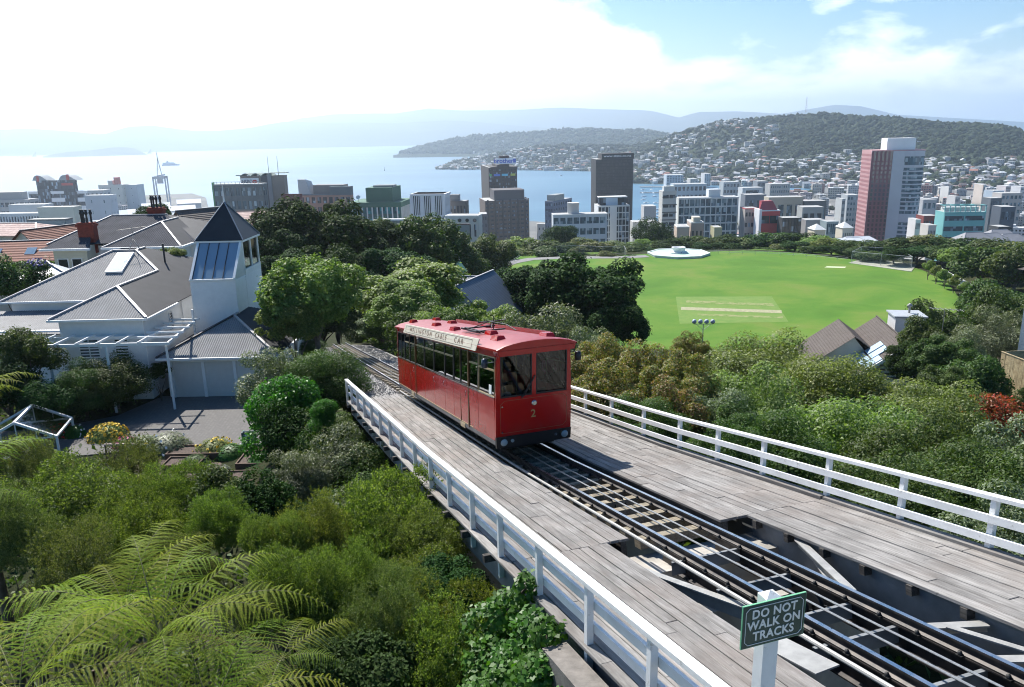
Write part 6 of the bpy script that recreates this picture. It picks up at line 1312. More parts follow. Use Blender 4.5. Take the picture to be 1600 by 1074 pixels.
# --- round-topped pink and silver tower
e, a, b, Hh = block('office_tower', 'tall tower with pink stone windows on one side and silver glass bands on the other', 1360.5, 1389, 1441, 235, 760, -17, (0.40, 0.20, 0.20), CG_D, 26, (3, 5), 0.55, 0.5, 0.4, parts_stuff=True) if False else (None, 0, 0, 0)
T0 = horiz(1366, 742); zt = zat(1366, 237, 742); tw = empty('office_tower', (T0.x, T0.y, CITY), math.radians(-7), 'tall tower with a pink windowed side and silver glass bands under a white roof box', 'building'); Hh = zt - CITY
PINK = cw((0.21, 0.08, 0.092)); PINKL = cw((0.44, 0.25, 0.255)); SILV = cw((0.46, 0.48, 0.52), 0.5)
wp_ = 17.0; ws = 25.5; dpt = 26
mb = MB(); mb.box(.1, wp_ + ws - .1, .4, dpt, 0, Hh); mb.build('glazing', CG_B, tw)
mb = MB(); mb.box(0, wp_, 0.12, .45, 0, Hh); mb.build('pink_wall', PINK, tw)
wnm = MB(); wnm.box(-.72, .72, -.06, .1, -1.25, 1.25); WNM = wnm.mesh('window', GLASSD)
fh = Hh / 27.0
for j in range(25):
    for i in range(5):
        z = Hh - 2.8 - j * fh * 1.02; link('window', WNM, tw, (2.6 + i * 3.3, 0.10, z), None, (1.15, 1, 2.2 if j == 0 else 1.0))
mb = MB(); mb.box(-.3, .05, -.2, dpt, 0, Hh); mb.build('side_wall', PINKL, tw)
mb = MB()
for j in range(26): mb.box(-.42, -.28, 0.6, dpt - .6, Hh - 4.0 - j * fh, Hh - 2.2 - j * fh)
mb.build('side_window_band', cw((0.30, 0.13, 0.14)), tw)
mb = MB(); mb.box(wp_, wp_ + 9.5, -.2, .5, 0, Hh); 
mb.build('silver_wall', SILV, tw)
skip = {15}
for j in range(27):
    z1 = Hh - (0 if j == 0 else 4.6 + (j - 1) * fh * 1.02 + 2.4) if False else 0
z = Hh; 
mb = MB(); nseg = 8
def cyl(u): return 0.3 - 3.2 * math.sin(math.pi * u)
def band(z0, z1, mat, nm):
    mb = MB()
    for k in range(nseg):
        u0, u1 = k / nseg, (k + 1) / nseg; x0, x1 = wp_ + 9.5 + u0 * (ws - 9.5), wp_ + 9.5 + u1 * (ws - 9.5)
        mb.hexa([(x0, cyl(u0) - .3, z0), (x1, cyl(u1) - .3, z0), (x1, cyl(u1) - .3, z1), (x0, cyl(u0) - .3, z1)], [(x0, 3, z0), (x1, 3, z0), (x1, 3, z1), (x0, 3, z1)])
    return mb.build(nm, mat, tw)
def gband(z0, z1):
    mb = MB()
    for k in range(nseg):
        u0, u1 = k / nseg, (k + 1) / nseg; x0, x1 = wp_ + 9.5 + u0 * (ws - 9.5), wp_ + 9.5 + u1 * (ws - 9.5)
        mb.hexa([(x0, cyl(u0), z0), (x1, cyl(u1), z0), (x1, cyl(u1), z1), (x0, cyl(u0), z1)], [(x0, 3, z0), (x1, 3, z0), (x1, 3, z1), (x0, 3, z1)])
    return mb.build('window_band', CG_B, tw)
z = Hh - 4.5; band(z, Hh, SILV, 'spandrel'); gband(z - 7, z); z -= 7; band(z - 2.2, z, SILV, 'spandrel'); z -= 2.2
for j in range(22):
    if j == 11: band(z - 6.0, z, SILV, 'spandrel'); z -= 6.0; continue
    if z < 8: break
    gband(z - 2.45, z); z -= 2.45; band(z - fh + 2.45, z, SILV, 'spandrel'); z -= fh - 2.45
mb = MB(); mb.box(-.3, wp_ + ws + .2, -.3, dpt, Hh, Hh + .9); mb.build('parapet', PINKL, tw)
WHB = cw((0.80, 0.80, 0.80)); mb = MB(); mb.box(13, 36, 5, 20, Hh + .9, Hh + 10.5); rb = mb.build('roof_box', WHB, tw); link('lettering', text_mesh('www.', 3.2, SBL, .1, .05), rb, (19.5, 4.9, Hh + 7.2), (math.pi / 2, 0, 0), (1.2, 1, 1)) if False else None
mb = MB(); mb.box(5, 14, 8, 8.3, Hh + 7.2, Hh + 7.6); mb.box(38, 41, 8, 8.3, Hh + 7.2, Hh + 7.6); mb.build('gantry', WHB, tw)
# --- teal building at the right
e, a, b, Hh = block('office_block', 'turquoise building with open frame roof terrace near the right edge', 1480, 1557, 1561, 333, 640, -4, (0.16, 0.42, 0.42), CG_D, 8, (2, 2), 0.06, 0.55, 0.5)
mb = MB()
for k in range(9): x = -a * (k / 8.0); mb.box(x - .25, x + .25, -.4, .1, Hh, Hh + 5.2)
mb.box(-a, .2, -.4, .1, Hh + 4.9, Hh + 5.4); mb.box(-a, .2, b * .6, b * .6 + .4, Hh + 4.9, Hh + 5.4)
for k in range(5): x = -a * (k / 4.0); mb.box(x - .2, x + .2, -.2, b * .6, Hh + 5.0, Hh + 5.3)
mb.build('roof_frame', cw((0.16, 0.42, 0.42)), e); mb = MB(); mb.box(-a * .95, -a * .1, b * .3, b * .7, Hh + .7, Hh + 3.6); mb.build('penthouse', cw((0.5, .52, .5)), e)
# --- white flats with balconies, grid flats, etc. (front row)
W_ = (0.62, 0.64, 0.64)
e, a, b, Hh = block('apartment_block', 'white apartment block with long balconies and a big round roof tank', 864, 948, 951, 335, 560, 2, (0.55, 0.60, 0.63), CG_B, 8, (8, 2), 0.14, 0.42, 1.0, roofc=(.62, .63, .62))
mb = MB(); mb.lathe([(4.2, Hh + .7), (4.2, Hh + 7.6), (4.5, Hh + 7.7), (4.4, Hh + 8.1)], 20, 0, (-a * .60, b * .3 + 3, 0)); mb.build('roof_tank', cw((0.5, .5, .5)), e)
e, a, b, Hh = block('apartment_block', 'narrow white tower with tall dark window grids behind the white balcony flats', 935, 985, 991.5, 322, 585, 3, (0.60, 0.61, 0.60), CG_D, 14, (9, 3), 0.16, 0.14, 0.5, sidewall=(0.60, 0.59, 0.58))
mb = MB(); mb.box(-a * .62, -a * .40, -.75, 0, 0, Hh); mb.build('stair_shaft', cw((0.64, 0.63, 0.60)), e); mb = MB(); mb.box(-a * .95, -a * .08, 2, 9, Hh + .7, Hh + 6.2); mb.build('penthouse', CG_D, e); mb = MB(); mb.box(-a * .74, -a * .36, 1.5, 9.2, Hh + .7, Hh + 6.0); mb.build('plant_room', cw((0.40, .50, .60)), e); mb = MB(); mb.box(-a * .97, -a * .05, 1.2, 10, Hh + 6.2, Hh + 6.9); mb.build('penthouse_roof', ROOFL, e)
block('office_block', 'slim blue grey block beside the sea left of the white balcony flats', 851.5, 863, 893, 316, 700, -30, (0.12, 0.15, 0.22), CG_D, 12, (4, 8), 0.5, 0.5, 0.3, plant=((0.0, 1, 0.1, .6, 5, (.25, .27, .27)),))
e, a, b, Hh = block('apartment_block', 'pale grey tower of stacked balcony frames with dark bands', 1035.5, 1059, 1062, 300, 600, 2, (0.50, 0.50, 0.47), CG_D, 11, (2, 2), 0.12, 0.62, 0.6)
for k in range(8): mb = MB(); z = Hh - 4 - k * 5.6; mb.box(-a - .3, .9, -.85, -.6, z, z + .7); mb.build('dark_band', cw((0.08, .08, .085)), e)
mb = MB(); mb.box(-a * .9, -.5, .5, b * .5, Hh + .7, Hh + 4.2); mb.build('penthouse', cw((0.55, .56, .54)), e)
e, a, b, Hh = block('apartment_block', 'broad pale blue apartment block with a white grid of balconies', 1061, 1158, 1161, 309, 620, 1, (0.60, 0.64, 0.64), CG_B, 11, (11, 2), 0.12, 0.16, 0.9, roofc=(.6, .62, .62), plant=((0.52, 0.72, .2, .8, 5.6, (.66, .68, .68)),))
e, a, b, Hh = block('office_block', 'beige block with pink red roof edge at the left of the red building', 1166, 1191, 1194, 327, 610, 1, (0.42, 0.38, 0.35), CG_D, 8, (4, 2), 0.3, 0.6, 0.3, roofc=(0.5, 0.09, 0.11))
e, a, b, Hh = block('office_block', 'bright red and white building with bands of dark windows above the trees', 1190, 1226, 1228, 330, 600, 1, (0.50, 0.05, 0.05), CG_D, 5, (2, 2), 0.04, 0.55, 0.6, roofc=(.7, .72, .74))
mb = MB(); mb.box(-a - 1, -a + .8, -1.2, b, 0, Hh + 1.5); mb.build('white_fin', cw((0.72, 0.72, 0.74)), e); mb = MB(); mb.plate([A((-a - .8, 0, Hh + 1)), A((-a * .1, 0, Hh + 1)), A((-a * .3, 3, Hh + 7)), A((-a + 2, 3, Hh + 7))], .4); mb.box(-a + 1.5, -a * .3, 3, 8, Hh + .7, Hh + 7); mb.build('red_roof', cw((0.36, 0.05, 0.07)), e)
block('office_block', 'black glazed low building right of the red building', 1226, 1262, 1264, 342, 590, 1, (0.03, 0.035, 0.04), CG_D, 6, (6, 2), 0.08, 0.1, 0.3)
block('office_block', 'grey building with arched roof right of the black glazed one', 1263, 1300, 1303, 345, 600, 3, (0.32, 0.32, 0.33), CG_D, 2, (2, 2), 0.9, 0.9, 0.3)
def pyr(e, a, b, Hh, h, mat, x0=0, x1=1):
    mb = MB(); X0, X1 = -a * (1 - x0) - .6, -a * (1 - x1) + .6; c = ((X0 + X1) / 2, b / 2)
    mb.add([(X0, -.8, Hh + .7), (X1, -.8, Hh + .7), (X1, b + .5, Hh + .7), (X0, b + .5, Hh + .7), (c[0], c[1], Hh + .7 + h)], [(0, 1, 4), (1, 2, 4), (2, 3, 4), (3, 0, 4), (3, 2, 1, 0)]); mb.build('roof', mat, e)
e, a, b, Hh = block('hotel', 'small cream hotel wing with pyramid roof left of the pink tower', 1278, 1302, 1306, 361, 560, 3, (0.62, 0.55, 0.42), CG_D, 5, (5, 2), 0.5, 0.5, 0.3, depth=14); pyr(e, a, b, Hh, 3.5, ROOFL)
e, a, b, Hh = block('hotel', 'second cream hotel wing with pyramid roof beside the foot of the pink tower', 1322, 1346, 1349, 358, 560, 3, (0.60, 0.55, 0.45), CG_D, 5, (5, 2), 0.5, 0.5, 0.3, depth=14); pyr(e, a, b, Hh, 3.5, ROOFL)
block('office_block', 'blue grey glass block between the two cream hotel wings', 1296, 1322, 1325, 348, 590, 3, (0.25, 0.32, 0.34), CG_B, 6, (6, 2), 0.1, 0.2, 0.3)
# --- left group
e, a, b, Hh = block('office_block', 'wide white banded office block with dark glass and curved roof crests at the far left', 44, 118, 131, 300, 960, -8, (0.80, 0.81, 0.82), CG_D, 8, (1, 1), 0.02, 0.5, 0.9)
mb = MB(); mb.box(-a * .82, -a * .60, -1.1, b * .9, 4, Hh + 12); mb.box(-a * .36, -a * .14, -1.1, b * .9, 4, Hh + 12); mb.box(-a * .82, -a * .14, -.4, b * .9, Hh, Hh + 12); ob_ = mb.build('dark_core', CG_D, e); ob_['kind'] = 'stuff'
for x0, x1, dir_ in ((.88, .62, 1), (.42, .12, -1)):
    mb = MB(); n_ = 10; pts = [(-a * (x0 + (x1 - x0) * k / n_), Hh + 12 + 5.5 * math.sin(math.pi * (k / n_) ** .7)) for k in range(n_ + 1)]
    for k in range(n_): (xa, za), (xb, zb) = pts[k], pts[k + 1]; mb.hexa([(xa, -1, Hh + 11.9), (xb, -1, Hh + 11.9), (xb, 12, Hh + 11.9), (xa, 12, Hh + 11.9)], [(xa, -1, za), (xb, -1, zb), (xb, 12, zb), (xa, 12, za)])
    mb.build('roof_crest', cw((0.30, .33, .35)), e)
mb = MB(); mb.box(-a * .80, -a * .76, -1.3, -.9, Hh + 11, Hh + 17); mb.box(-a * .28, -a * .23, -1.3, -.9, Hh + 12, Hh + 18); mb.box(-a * .38, -a * .18, -1.2, -.9, Hh + 6.5, Hh + 9); mb.build('red_sign', cw((0.45, .05, .04), .5), e)
block('office_block', 'pale blue grey block stepping down right of the banded office', 131, 156, 160, 307, 900, -5, (0.42, 0.47, 0.52), CG_B, 6, (2, 2), 0.9, 0.7, 0.3)
block('office_block', 'small square block on the wharf line right of the banded office', 134, 146, 148, 299, 1250, 0, (0.40, 0.42, 0.43), CG_D, 4, (4, 2), 0.5, 0.5, 0.3)
block('silo', 'cream warehouse with small red topped tower on the wharf', 155, 178, 180, 290, 1500, 0, (0.55, 0.55, 0.50), CG_D, 4, (3, 2), 0.9, 0.8, 0.3, plant=((.62, .78, .2, .6, 12, (.5, .12, .10)), (.35, .55, .2, .6, 7, (.55, .55, .5))), cat='warehouse')
block('silo', 'blue and grey twin box warehouse on the wharf beside the crane', 181, 201, 203, 290, 1500, 0, (0.38, 0.46, 0.52), CG_D, 4, (2, 2), 0.95, 0.9, 0.3, cat='warehouse')
block('office_block', 'white ribbed low office at the left edge', -30, 52, 54, 336, 640, -4, (0.60, 0.61, 0.62), CG_D, 5, (22, 4), 0.45, 0.2, 0.6)
block('office_block', 'blank pale box building standing behind the ribbed office', 9, 50, 53, 322, 700, -4, (0.50, 0.52, 0.53), CG_D, 1, (1, 1), 0.99, 0.99, 0.2)
block('office_block', 'cream box building left of the red chimney', 54, 95, 98, 326, 620, -3, (0.52, 0.52, 0.44), CG_D, 3, (3, 2), 0.9, 0.8, 0.3)
block('office_block', 'dark roofed grey building with small windows behind the orange tile roof', 35, 78, 82, 346, 480, -3, (0.28, 0.30, 0.30), CG_D, 7, (10, 3), 0.55, 0.5, 0.3, roofc=(.16, .15, .14))
block('office_block', 'beige office with red framed sign at the far left edge', -20, 26, 28, 314, 900, -3, (0.42, 0.40, 0.39), CG_D, 8, (8, 2), 0.2, 0.5, 0.3, plant=((0.1, .8, .2, .8, 7, (.38, .36, .35)),))
# sheds along the wharf
R5 = random.Random(11)
for i, (x0, x1, y, D) in enumerate(((172, 222, 341, 820), (212, 262, 338, 860), (165, 215, 350, 700), (228, 285, 333, 900), (180, 232, 327, 1000), (245, 290, 322, 1050), (150, 180, 330, 930), (205, 250, 318, 1150), (262, 300, 312, 1200), (120, 150, 345, 650), (95, 135, 352, 560), (160, 205, 362, 520))):
    p0 = horiz(x0, D); p1 = horiz(x1, D); w = (p1 - p0).length; z = zat((x0 + x1) / 2, y, D); hb = z - CITY
    lab = ['white gabled wharf shed nearest the turret side', 'white wharf shed left of the second chimney', 'broad white roofed shed behind the grey villa ridge', 'pale shed roof just left of the sea wall', 'mid grey transit shed on the wharf', 'long pale shed below the harbour crane', 'white shed right of the pale blue block', 'flat wharf shed in the haze left of the crane', 'pale shed at the wharf end near the sea', 'pale roof beyond the tall red chimney', 'cream building with small dormers behind the first chimney', 'white canopy roof right of the first chimney'][i]
    g = gable_house('wharf_shed', lab, 'shed', (p0.x + p1.x) / 2, (p0.y + p1.y) / 2, CITY, -math.atan2(p0.x + p1.x, p0.y + p1.y) * 1.0, w, 24, max(6, hb - 5), 5, cw((0.5, .52, .54)), cw((0.66, .68, .70)) if i % 3 else cw((.5, .56, .62)), 0, over=.5, group='white sheds along the wharf')
# harbour crane
q = horiz(240, 1480); cz = CITY; k_ = 1480 / 1220.0
cr2 = empty('harbour_crane', (q.x, q.y, cz), math.radians(10), 'tall white gantry crane standing on the wharf against the bright sea', 'crane'); CRN = cw((0.5, 0.52, 0.56))
hl = zat(240, 276, 1480) - cz; ht = zat(240, 247, 1480) - cz
for x in (-9.5, 9.5):
    for y in (-8, 8): mb = MB(); mb.box(x - 1, x + 1, y - 1, y + 1, 0, hl); mb.build('leg', CRN, cr2)
mb = MB(); mb.box(-10.5, 10.5, -9, -7, hl - 4, hl); mb.box(-10.5, 10.5, 7, 9, hl - 4, hl); mb.box(-1.5, 1.5, -14, 30, hl, hl + 2.4); mb.build('portal_beam', CRN, cr2); mb = MB(); mb.bar((-4, 0, hl), (0, 0, ht), 1, 1); mb.bar((4, 0, hl), (0, 0, ht), 1, 1); mb.bar((0, 0, ht), (0, 0, ht + 9), .8, .8); mb.bar((-2.6, 0, hl + 12), (2.6, 0, hl + 12), .8, .8); mb.build('mast', CRN, cr2); mb = MB(); mb.box(-4, 4, -5, 3, hl - 12, hl - 4); mb.build('cabin', cw((.45, .45, .5)), cr2)
# ships
def ship(px, py, L, label, name='ferry', cat='ship'):
    p = atZ(px, py, SEA); s_ = empty(name, (p.x, p.y, SEA), math.radians(12), label, cat); mb = MB(); h = L * .07
    hull = [(-L / 2, -L * .07), (L * .38, -L * .07), (L / 2, 0), (L * .38, L * .07), (-L / 2, L * .07)]; mb.prism(hull, -1, h); mb.build('hull', cw((.42, .46, .55)), s_)
    mb = MB(); mb.box(-L * .46, L * .28, -L * .06, L * .06, h, h * 2.1); mb.box(-L * .4, L * .2, -L * .05, L * .05, h * 2.1, h * 2.7); mb.build('superstructure', cw((.62, .65, .7)), s_); mb = MB(); mb.box(-L * .22, -L * .12, -L * .03, L * .03, h * 2.7, h * 4.0); mb.build('funnel', cw((.4, .42, .5)), s_)
ship(267, 259, 82, 'large ferry out on the glaring water left of the crane mast')
ship(1010, 288.5, 22, 'white launch crossing the bay', 'launch', 'boat') if False else None
def boat(px, py, label, L=9): 
    p = atZ(px, py, SEA); s_ = empty('boat', (p.x, p.y, SEA), math.radians(20), label, 'boat'); mb = MB(); mb.prism([(-L / 2, -1.4), (L * .3, -1.4), (L / 2, 0), (L * .3, 1.4), (-L / 2, 1.4)], -.4, 1.1); mb.build('hull', WHB, s_); mb = MB(); mb.box(-L * .25, L * .15, -1, 1, 1.1, 2.3); mb.build('cabin', WHB, s_); return s_
boat(877, 275, 'small white launch with a wake near the far shore of the bay'); 
p = atZ(601, 267, SEA); s_ = empty('channel_marker', (p.x, p.y, SEA), 0, 'small dark marker pole standing alone in the harbour', 'marker'); mb = MB(); mb.lathe([(2.2, -1), (1.6, 2), (.6, 6), (.5, 12), (0, 13)], 8); mb.build('pole', cw((.12, .14, .16)), s_)
# --- middle left group
e, a, b, Hh = block('office_block', 'broad grey glass office block with a green edge left of the banded brown tower', 334, 401, 404, 289, 560, -3, (0.13, 0.145, 0.15), CG_B, 10, (9, 2), 0.35, 0.4, 0.4, roofc=(.3, .32, .32))
mb = MB(); mb.box(-a - .5, -a + .3, -.9, 2, 0, Hh + 2); mb.build('green_edge', cw((.10, .30, .12)), e)
mb = MB()
for k in range(14): mb.box(-a * k / 13 - .1, -a * k / 13 + .1, .3, .5, Hh, Hh + 2.2)
mb.box(-a, 0, .3, .45, Hh + 2.0, Hh + 2.2); mb.build('roof_rail', ROOFG, e)
e, a, b, Hh = block('office_tower', 'brown and grey tower with wavy roof, two masts and a white bank sign', 378, 436, 440, 276, 590, -3, (0.26, 0.22, 0.19), CG_D, 2, (2, 2), 0.96, 0.96, 0.3)
mb = MB(); mb.box(-a * .52, -a * .36, -1.0, .3, 0, Hh + 1); mb.build('dark_shaft', cw((.07, .075, .085)), e); mb = MB(); mb.box(-a * .36, -a * .27, -1.4, .3, 0, Hh + 2.5); mb.build('grey_fin', cw((.25, .26, .28)), e)
mb = MB(); mb.box(-a * .97, -a * .57, -1.2, -.4, Hh - 5.8, Hh - .8); sb = mb.build('sign_board', WHB, e); link('lettering', text_mesh('HSBC', 3.6, simple('sign_dark_print', (0.03, 0.03, 0.08), 0.6), .05, .05), sb, (-a * .84, -1.3, Hh - 3.3), (math.pi / 2, 0, 0), (.85, 1, 1))
mb = MB(); x = -a * .66; z = Hh - 3.3
mb.add([(x - 2.2, -1.3, z), (x - 1, -1.3, z + 1.3), (x + 1, -1.3, z + 1.3), (x + 2.2, -1.3, z), (x + 1, -1.3, z - 1.3), (x - 1, -1.3, z - 1.3)], [(0, 5, 4, 3, 2, 1)]); mb.build('sign_mark', cw((.5, .03, .03), .5), sb)
mb = MB()
for x0, x1 in ((.98, .74), (.74, .50), (.50, .26)):
    n_ = 6; pts = [(-a * (x0 + (x1 - x0) * k / n_), Hh + .7 + 2.0 * math.sin(math.pi * k / n_)) for k in range(n_ + 1)]
    for k in range(n_): (xa, za), (xb, zb) = pts[k], pts[k + 1]; mb.hexa([(xa, -2, za - .5), (xb, -2, zb - .5), (xb, 10, zb - .5), (xa, 10, za - .5)], [(xa, -2, za), (xb, -2, zb), (xb, 10, zb), (xa, 10, za)])
mb.box(-a * 1.08, -a * .95, -2, 6, Hh + 1.0, Hh + 1.6); mb.box(-a * .27, 2.2, -2, 6, Hh + 2.3, Hh + 2.8); mb.build('wavy_roof', cw((.25, .30, .27)), e)
for x, h in ((-a * .34, 14), (-a * .12, 14)): mb = MB(); mb.tube([(x, 1, Hh), (x, 1, Hh + h)], [.25, .12], 5); mb.build('mast', ROOFG, e)
e, a, b, Hh = block('office_block', 'long salmon pink office block with grey mansard corner behind the big dark tree', 440, 541, 545, 305, 620, -8, (0.40, 0.22, 0.17), CG_D, 10, (12, 3), 0.35, 0.4, 0.4, roofc=(.15, .17, .18))
mb = MB(); mb.box(-a * .30, .5, -.5, b, Hh + .7, Hh + 6.5); mb.build('mansard', cw((.13, .155, .17)), e); mb = MB(); mb.hexa([A((-a * .76, 1, Hh)), A((-a * .58, 1, Hh)), A((-a * .58, 12, Hh)), A((-a * .76, 12, Hh))], [A((-a * .76, 1, Hh + 12)), A((-a * .64, 1, Hh + 12)), A((-a * .64, 12, Hh + 10)), A((-a * .76, 12, Hh + 12))]); mb.build('white_fin_house', cw((.50, .51, .53)), e)
mb = MB(); mb.box(-a * .56, -a * .12, 3, 14, Hh + .7, Hh + 7.5); mb.build('plant_room', cw((.22, .20, .19)), e)
e, a, b, Hh = block('red_brick_hall', 'dark red brick hall with arched roof left of the salmon office', 439, 462, 470, 305, 560, -10, (0.16, 0.03, 0.025), CG_D, 3, (3, 2), 0.8, 0.8, 0.3)
e, a, b, Hh = block('office_block', 'green topped office with white vertical fins and turquoise panels', 545, 618, 641, 318, 520, -6, (0.04, 0.12, 0.11), CG_T, 9, (1, 1), 0.02, 0.42, 0.35, roofc=(0.05, 0.13, 0.09), plant=((.31, .84, .1, .85, 9.2, (0.045, 0.13, 0.085)),))
for k in range(10): x = -a * (1 - (k + .5) / 10); mb = MB(); mb.box(x - .38, x + .38, -1.0, -.3, 0, Hh - 2.4); mb.build('fin', cw((.62, .63, .63)), e)
for k in range(8): y = b * (k + .5) / 8; mb = MB(); mb.box(.3, 1.0, y - .38, y + .38, 0, Hh - 2.4); mb.build('fin', cw((.62, .63, .63)), e)
mb = MB(); mb.box(-a - .6, 1.2, -1.2, b, Hh - 2.4, Hh + .8); mb.build('green_cornice', cw((0.045, 0.13, 0.085)), e)
mb = MB(); mb.box(-a * .56, -a * .16, b * .2, b * .5, Hh + 9.9, Hh + 11.2); mb.build('lift_house', cw((.2, .22, .22)), e)
mb = MB(); mb.lathe([(0, 0), (1.0, .4), (1.5, 1.2), (1.4, 1.25), (0, .3)], 10, 0, (0, 0, 0)); mb.build('satellite_dish', ROOFL, e, (-a * .84, 3, Hh + 3.5), (math.radians(60), 0, 0)); mb = MB(); mb.tube([(-a * .84, 3, Hh + .5), (-a * .84, 3, Hh + 4)], .2, 5); mb.build('dish_post', ROOFG, e)
e, a, b, Hh = block('apartment_block', 'white classical block with tall columned top floors beside the green topped office', 642, 689, 702, 305, 500, -8, (0.66, 0.67, 0.70), CG_D, 9, (12, 6), 0.52, 0.42, 0.35, roofc=(.66, .68, .72))
mb = MB(); mb.box(-a - .5, 1, -1, b, Hh - 13.4, Hh - 12.6); mb.box(-a - .5, 1, -1, b, Hh - .4, Hh + .75); mb.build('cornice', cw((.7, .7, .73)), e)
mb = MB(); mb.box(-a, .4, -.45, 0, Hh - 12.6, Hh - .4); mb.build('tall_window_band', GLASSD, e)
for k in range(19):
    x = -a * (1 - k / 18.0); wd = .8 if k % 6 == 0 else .25; mb = MB(); mb.box(x - wd, x + wd, -.8, -.4, Hh - 12.6, Hh - .4); mb.build('column', cw((.7, .7, .73)), e)
block('office_block', 'brown grey block with rooftop rooms peeping right of the white classical block', 702, 724, 731, 316, 520, -8, (0.13, 0.115, 0.11), CG_D, 8, (5, 3), 0.5, 0.5, 0.3, plant=((.0, .55, .2, .8, 4, (.2, .2, .2)),))
e, a, b, Hh = block('office_block', 'white low building with round portholes above the park trees', 694, 742, 751, 339, 430, -10, (0.60, 0.59, 0.54), CG_D, 5, (6, 4), 0.6, 0.55, 0.4, roofc=(.65, .65, .62))
for k in range(3): mb = MB(); mb.tube([(-a * .55 + k * 4.2, -.8, Hh - 1.9), (-a * .55 + k * 4.2, -.45, Hh - 1.9)], 1.0, 14); mb.build('porthole', GLASSD, e)
block('office_block', 'dark roofed wing in front of the porthole building', 693, 727, 730, 352, 400, -8, (0.30, 0.31, 0.31), CG_D, 4, (8, 2), 0.3, 0.45, 0.5, roofc=(.13, .08, .07), depth=10)
block('office_block', 'dark grey flat roofed building with white roof edge left of the porthole building', 655, 689, 692, 345, 420, -8, (0.10, 0.105, 0.12), CG_D, 5, (4, 2), 0.5, 0.4, 0.3, roofc=(.7, .72, .74), depth=12)
block('office_block', 'low building with bright white roof strip just above the bright tree top', 594, 622, 624, 345, 430, -6, (0.2, 0.21, 0.22), CG_D, 4, (4, 2), 0.4, 0.4, 0.3, roofc=(.75, .76, .76), depth=10)
block('office_block', 'narrow dark block tucked against the left side of the wide brown office', 747, 757, 759, 336, 700, 3, (0.10, 0.10, 0.12), CG_D, 8, (3, 2), 0.4, 0.5, 0.3)
block('apartment_block', 'little cream block between the brown office and the blue grey block', 839, 850, 852, 351, 760, 3, (0.55, 0.50, 0.44), CG_D, 4, (2, 1), 0.7, 0.7, 0.3)
block('office_block', 'flat pale building behind the pine right of the white tower', 990, 1030, 1033, 348, 640, 0, (0.40, 0.40, 0.38), CG_D, 2, (2, 2), 0.95, 0.8, 0.3, depth=18)
block('museum_building', 'pale hall with sloping wedge roof by the marina', 1007, 1028, 1031, 323, 1000, 0, (0.45, 0.45, 0.45), CG_D, 1, (1, 1), 0.99, 0.99, 0.3, depth=30)
block('clubhouse', 'small yellow box building in front of the broad pale blue flats', 1119, 1135, 1137, 357, 520, 0, (0.42, 0.40, 0.24), CG_D, 2, (1, 1), 0.95, 0.9, 0.3, depth=10)
block('clubhouse', 'stepped terracotta and grey building with terraces below the pale blue flats', 1082, 1105, 1109, 349, 530, -4, (0.40, 0.32, 0.27), CG_D, 3, (3, 2), 0.6, 0.5, 0.4, roofc=(.6, .6, .57), depth=14, plant=((.2, .8, .1, .6, 3, (.55, .5, .40)),))
block('clubhouse', 'low jumble of orange brown terrace roofs right of the pine', 1060, 1082, 1084, 356, 520, -4, (0.45, 0.36, 0.28), CG_D, 3, (3, 2), 0.7, 0.6, 0.4, roofc=(.6, .58, .52), depth=14)
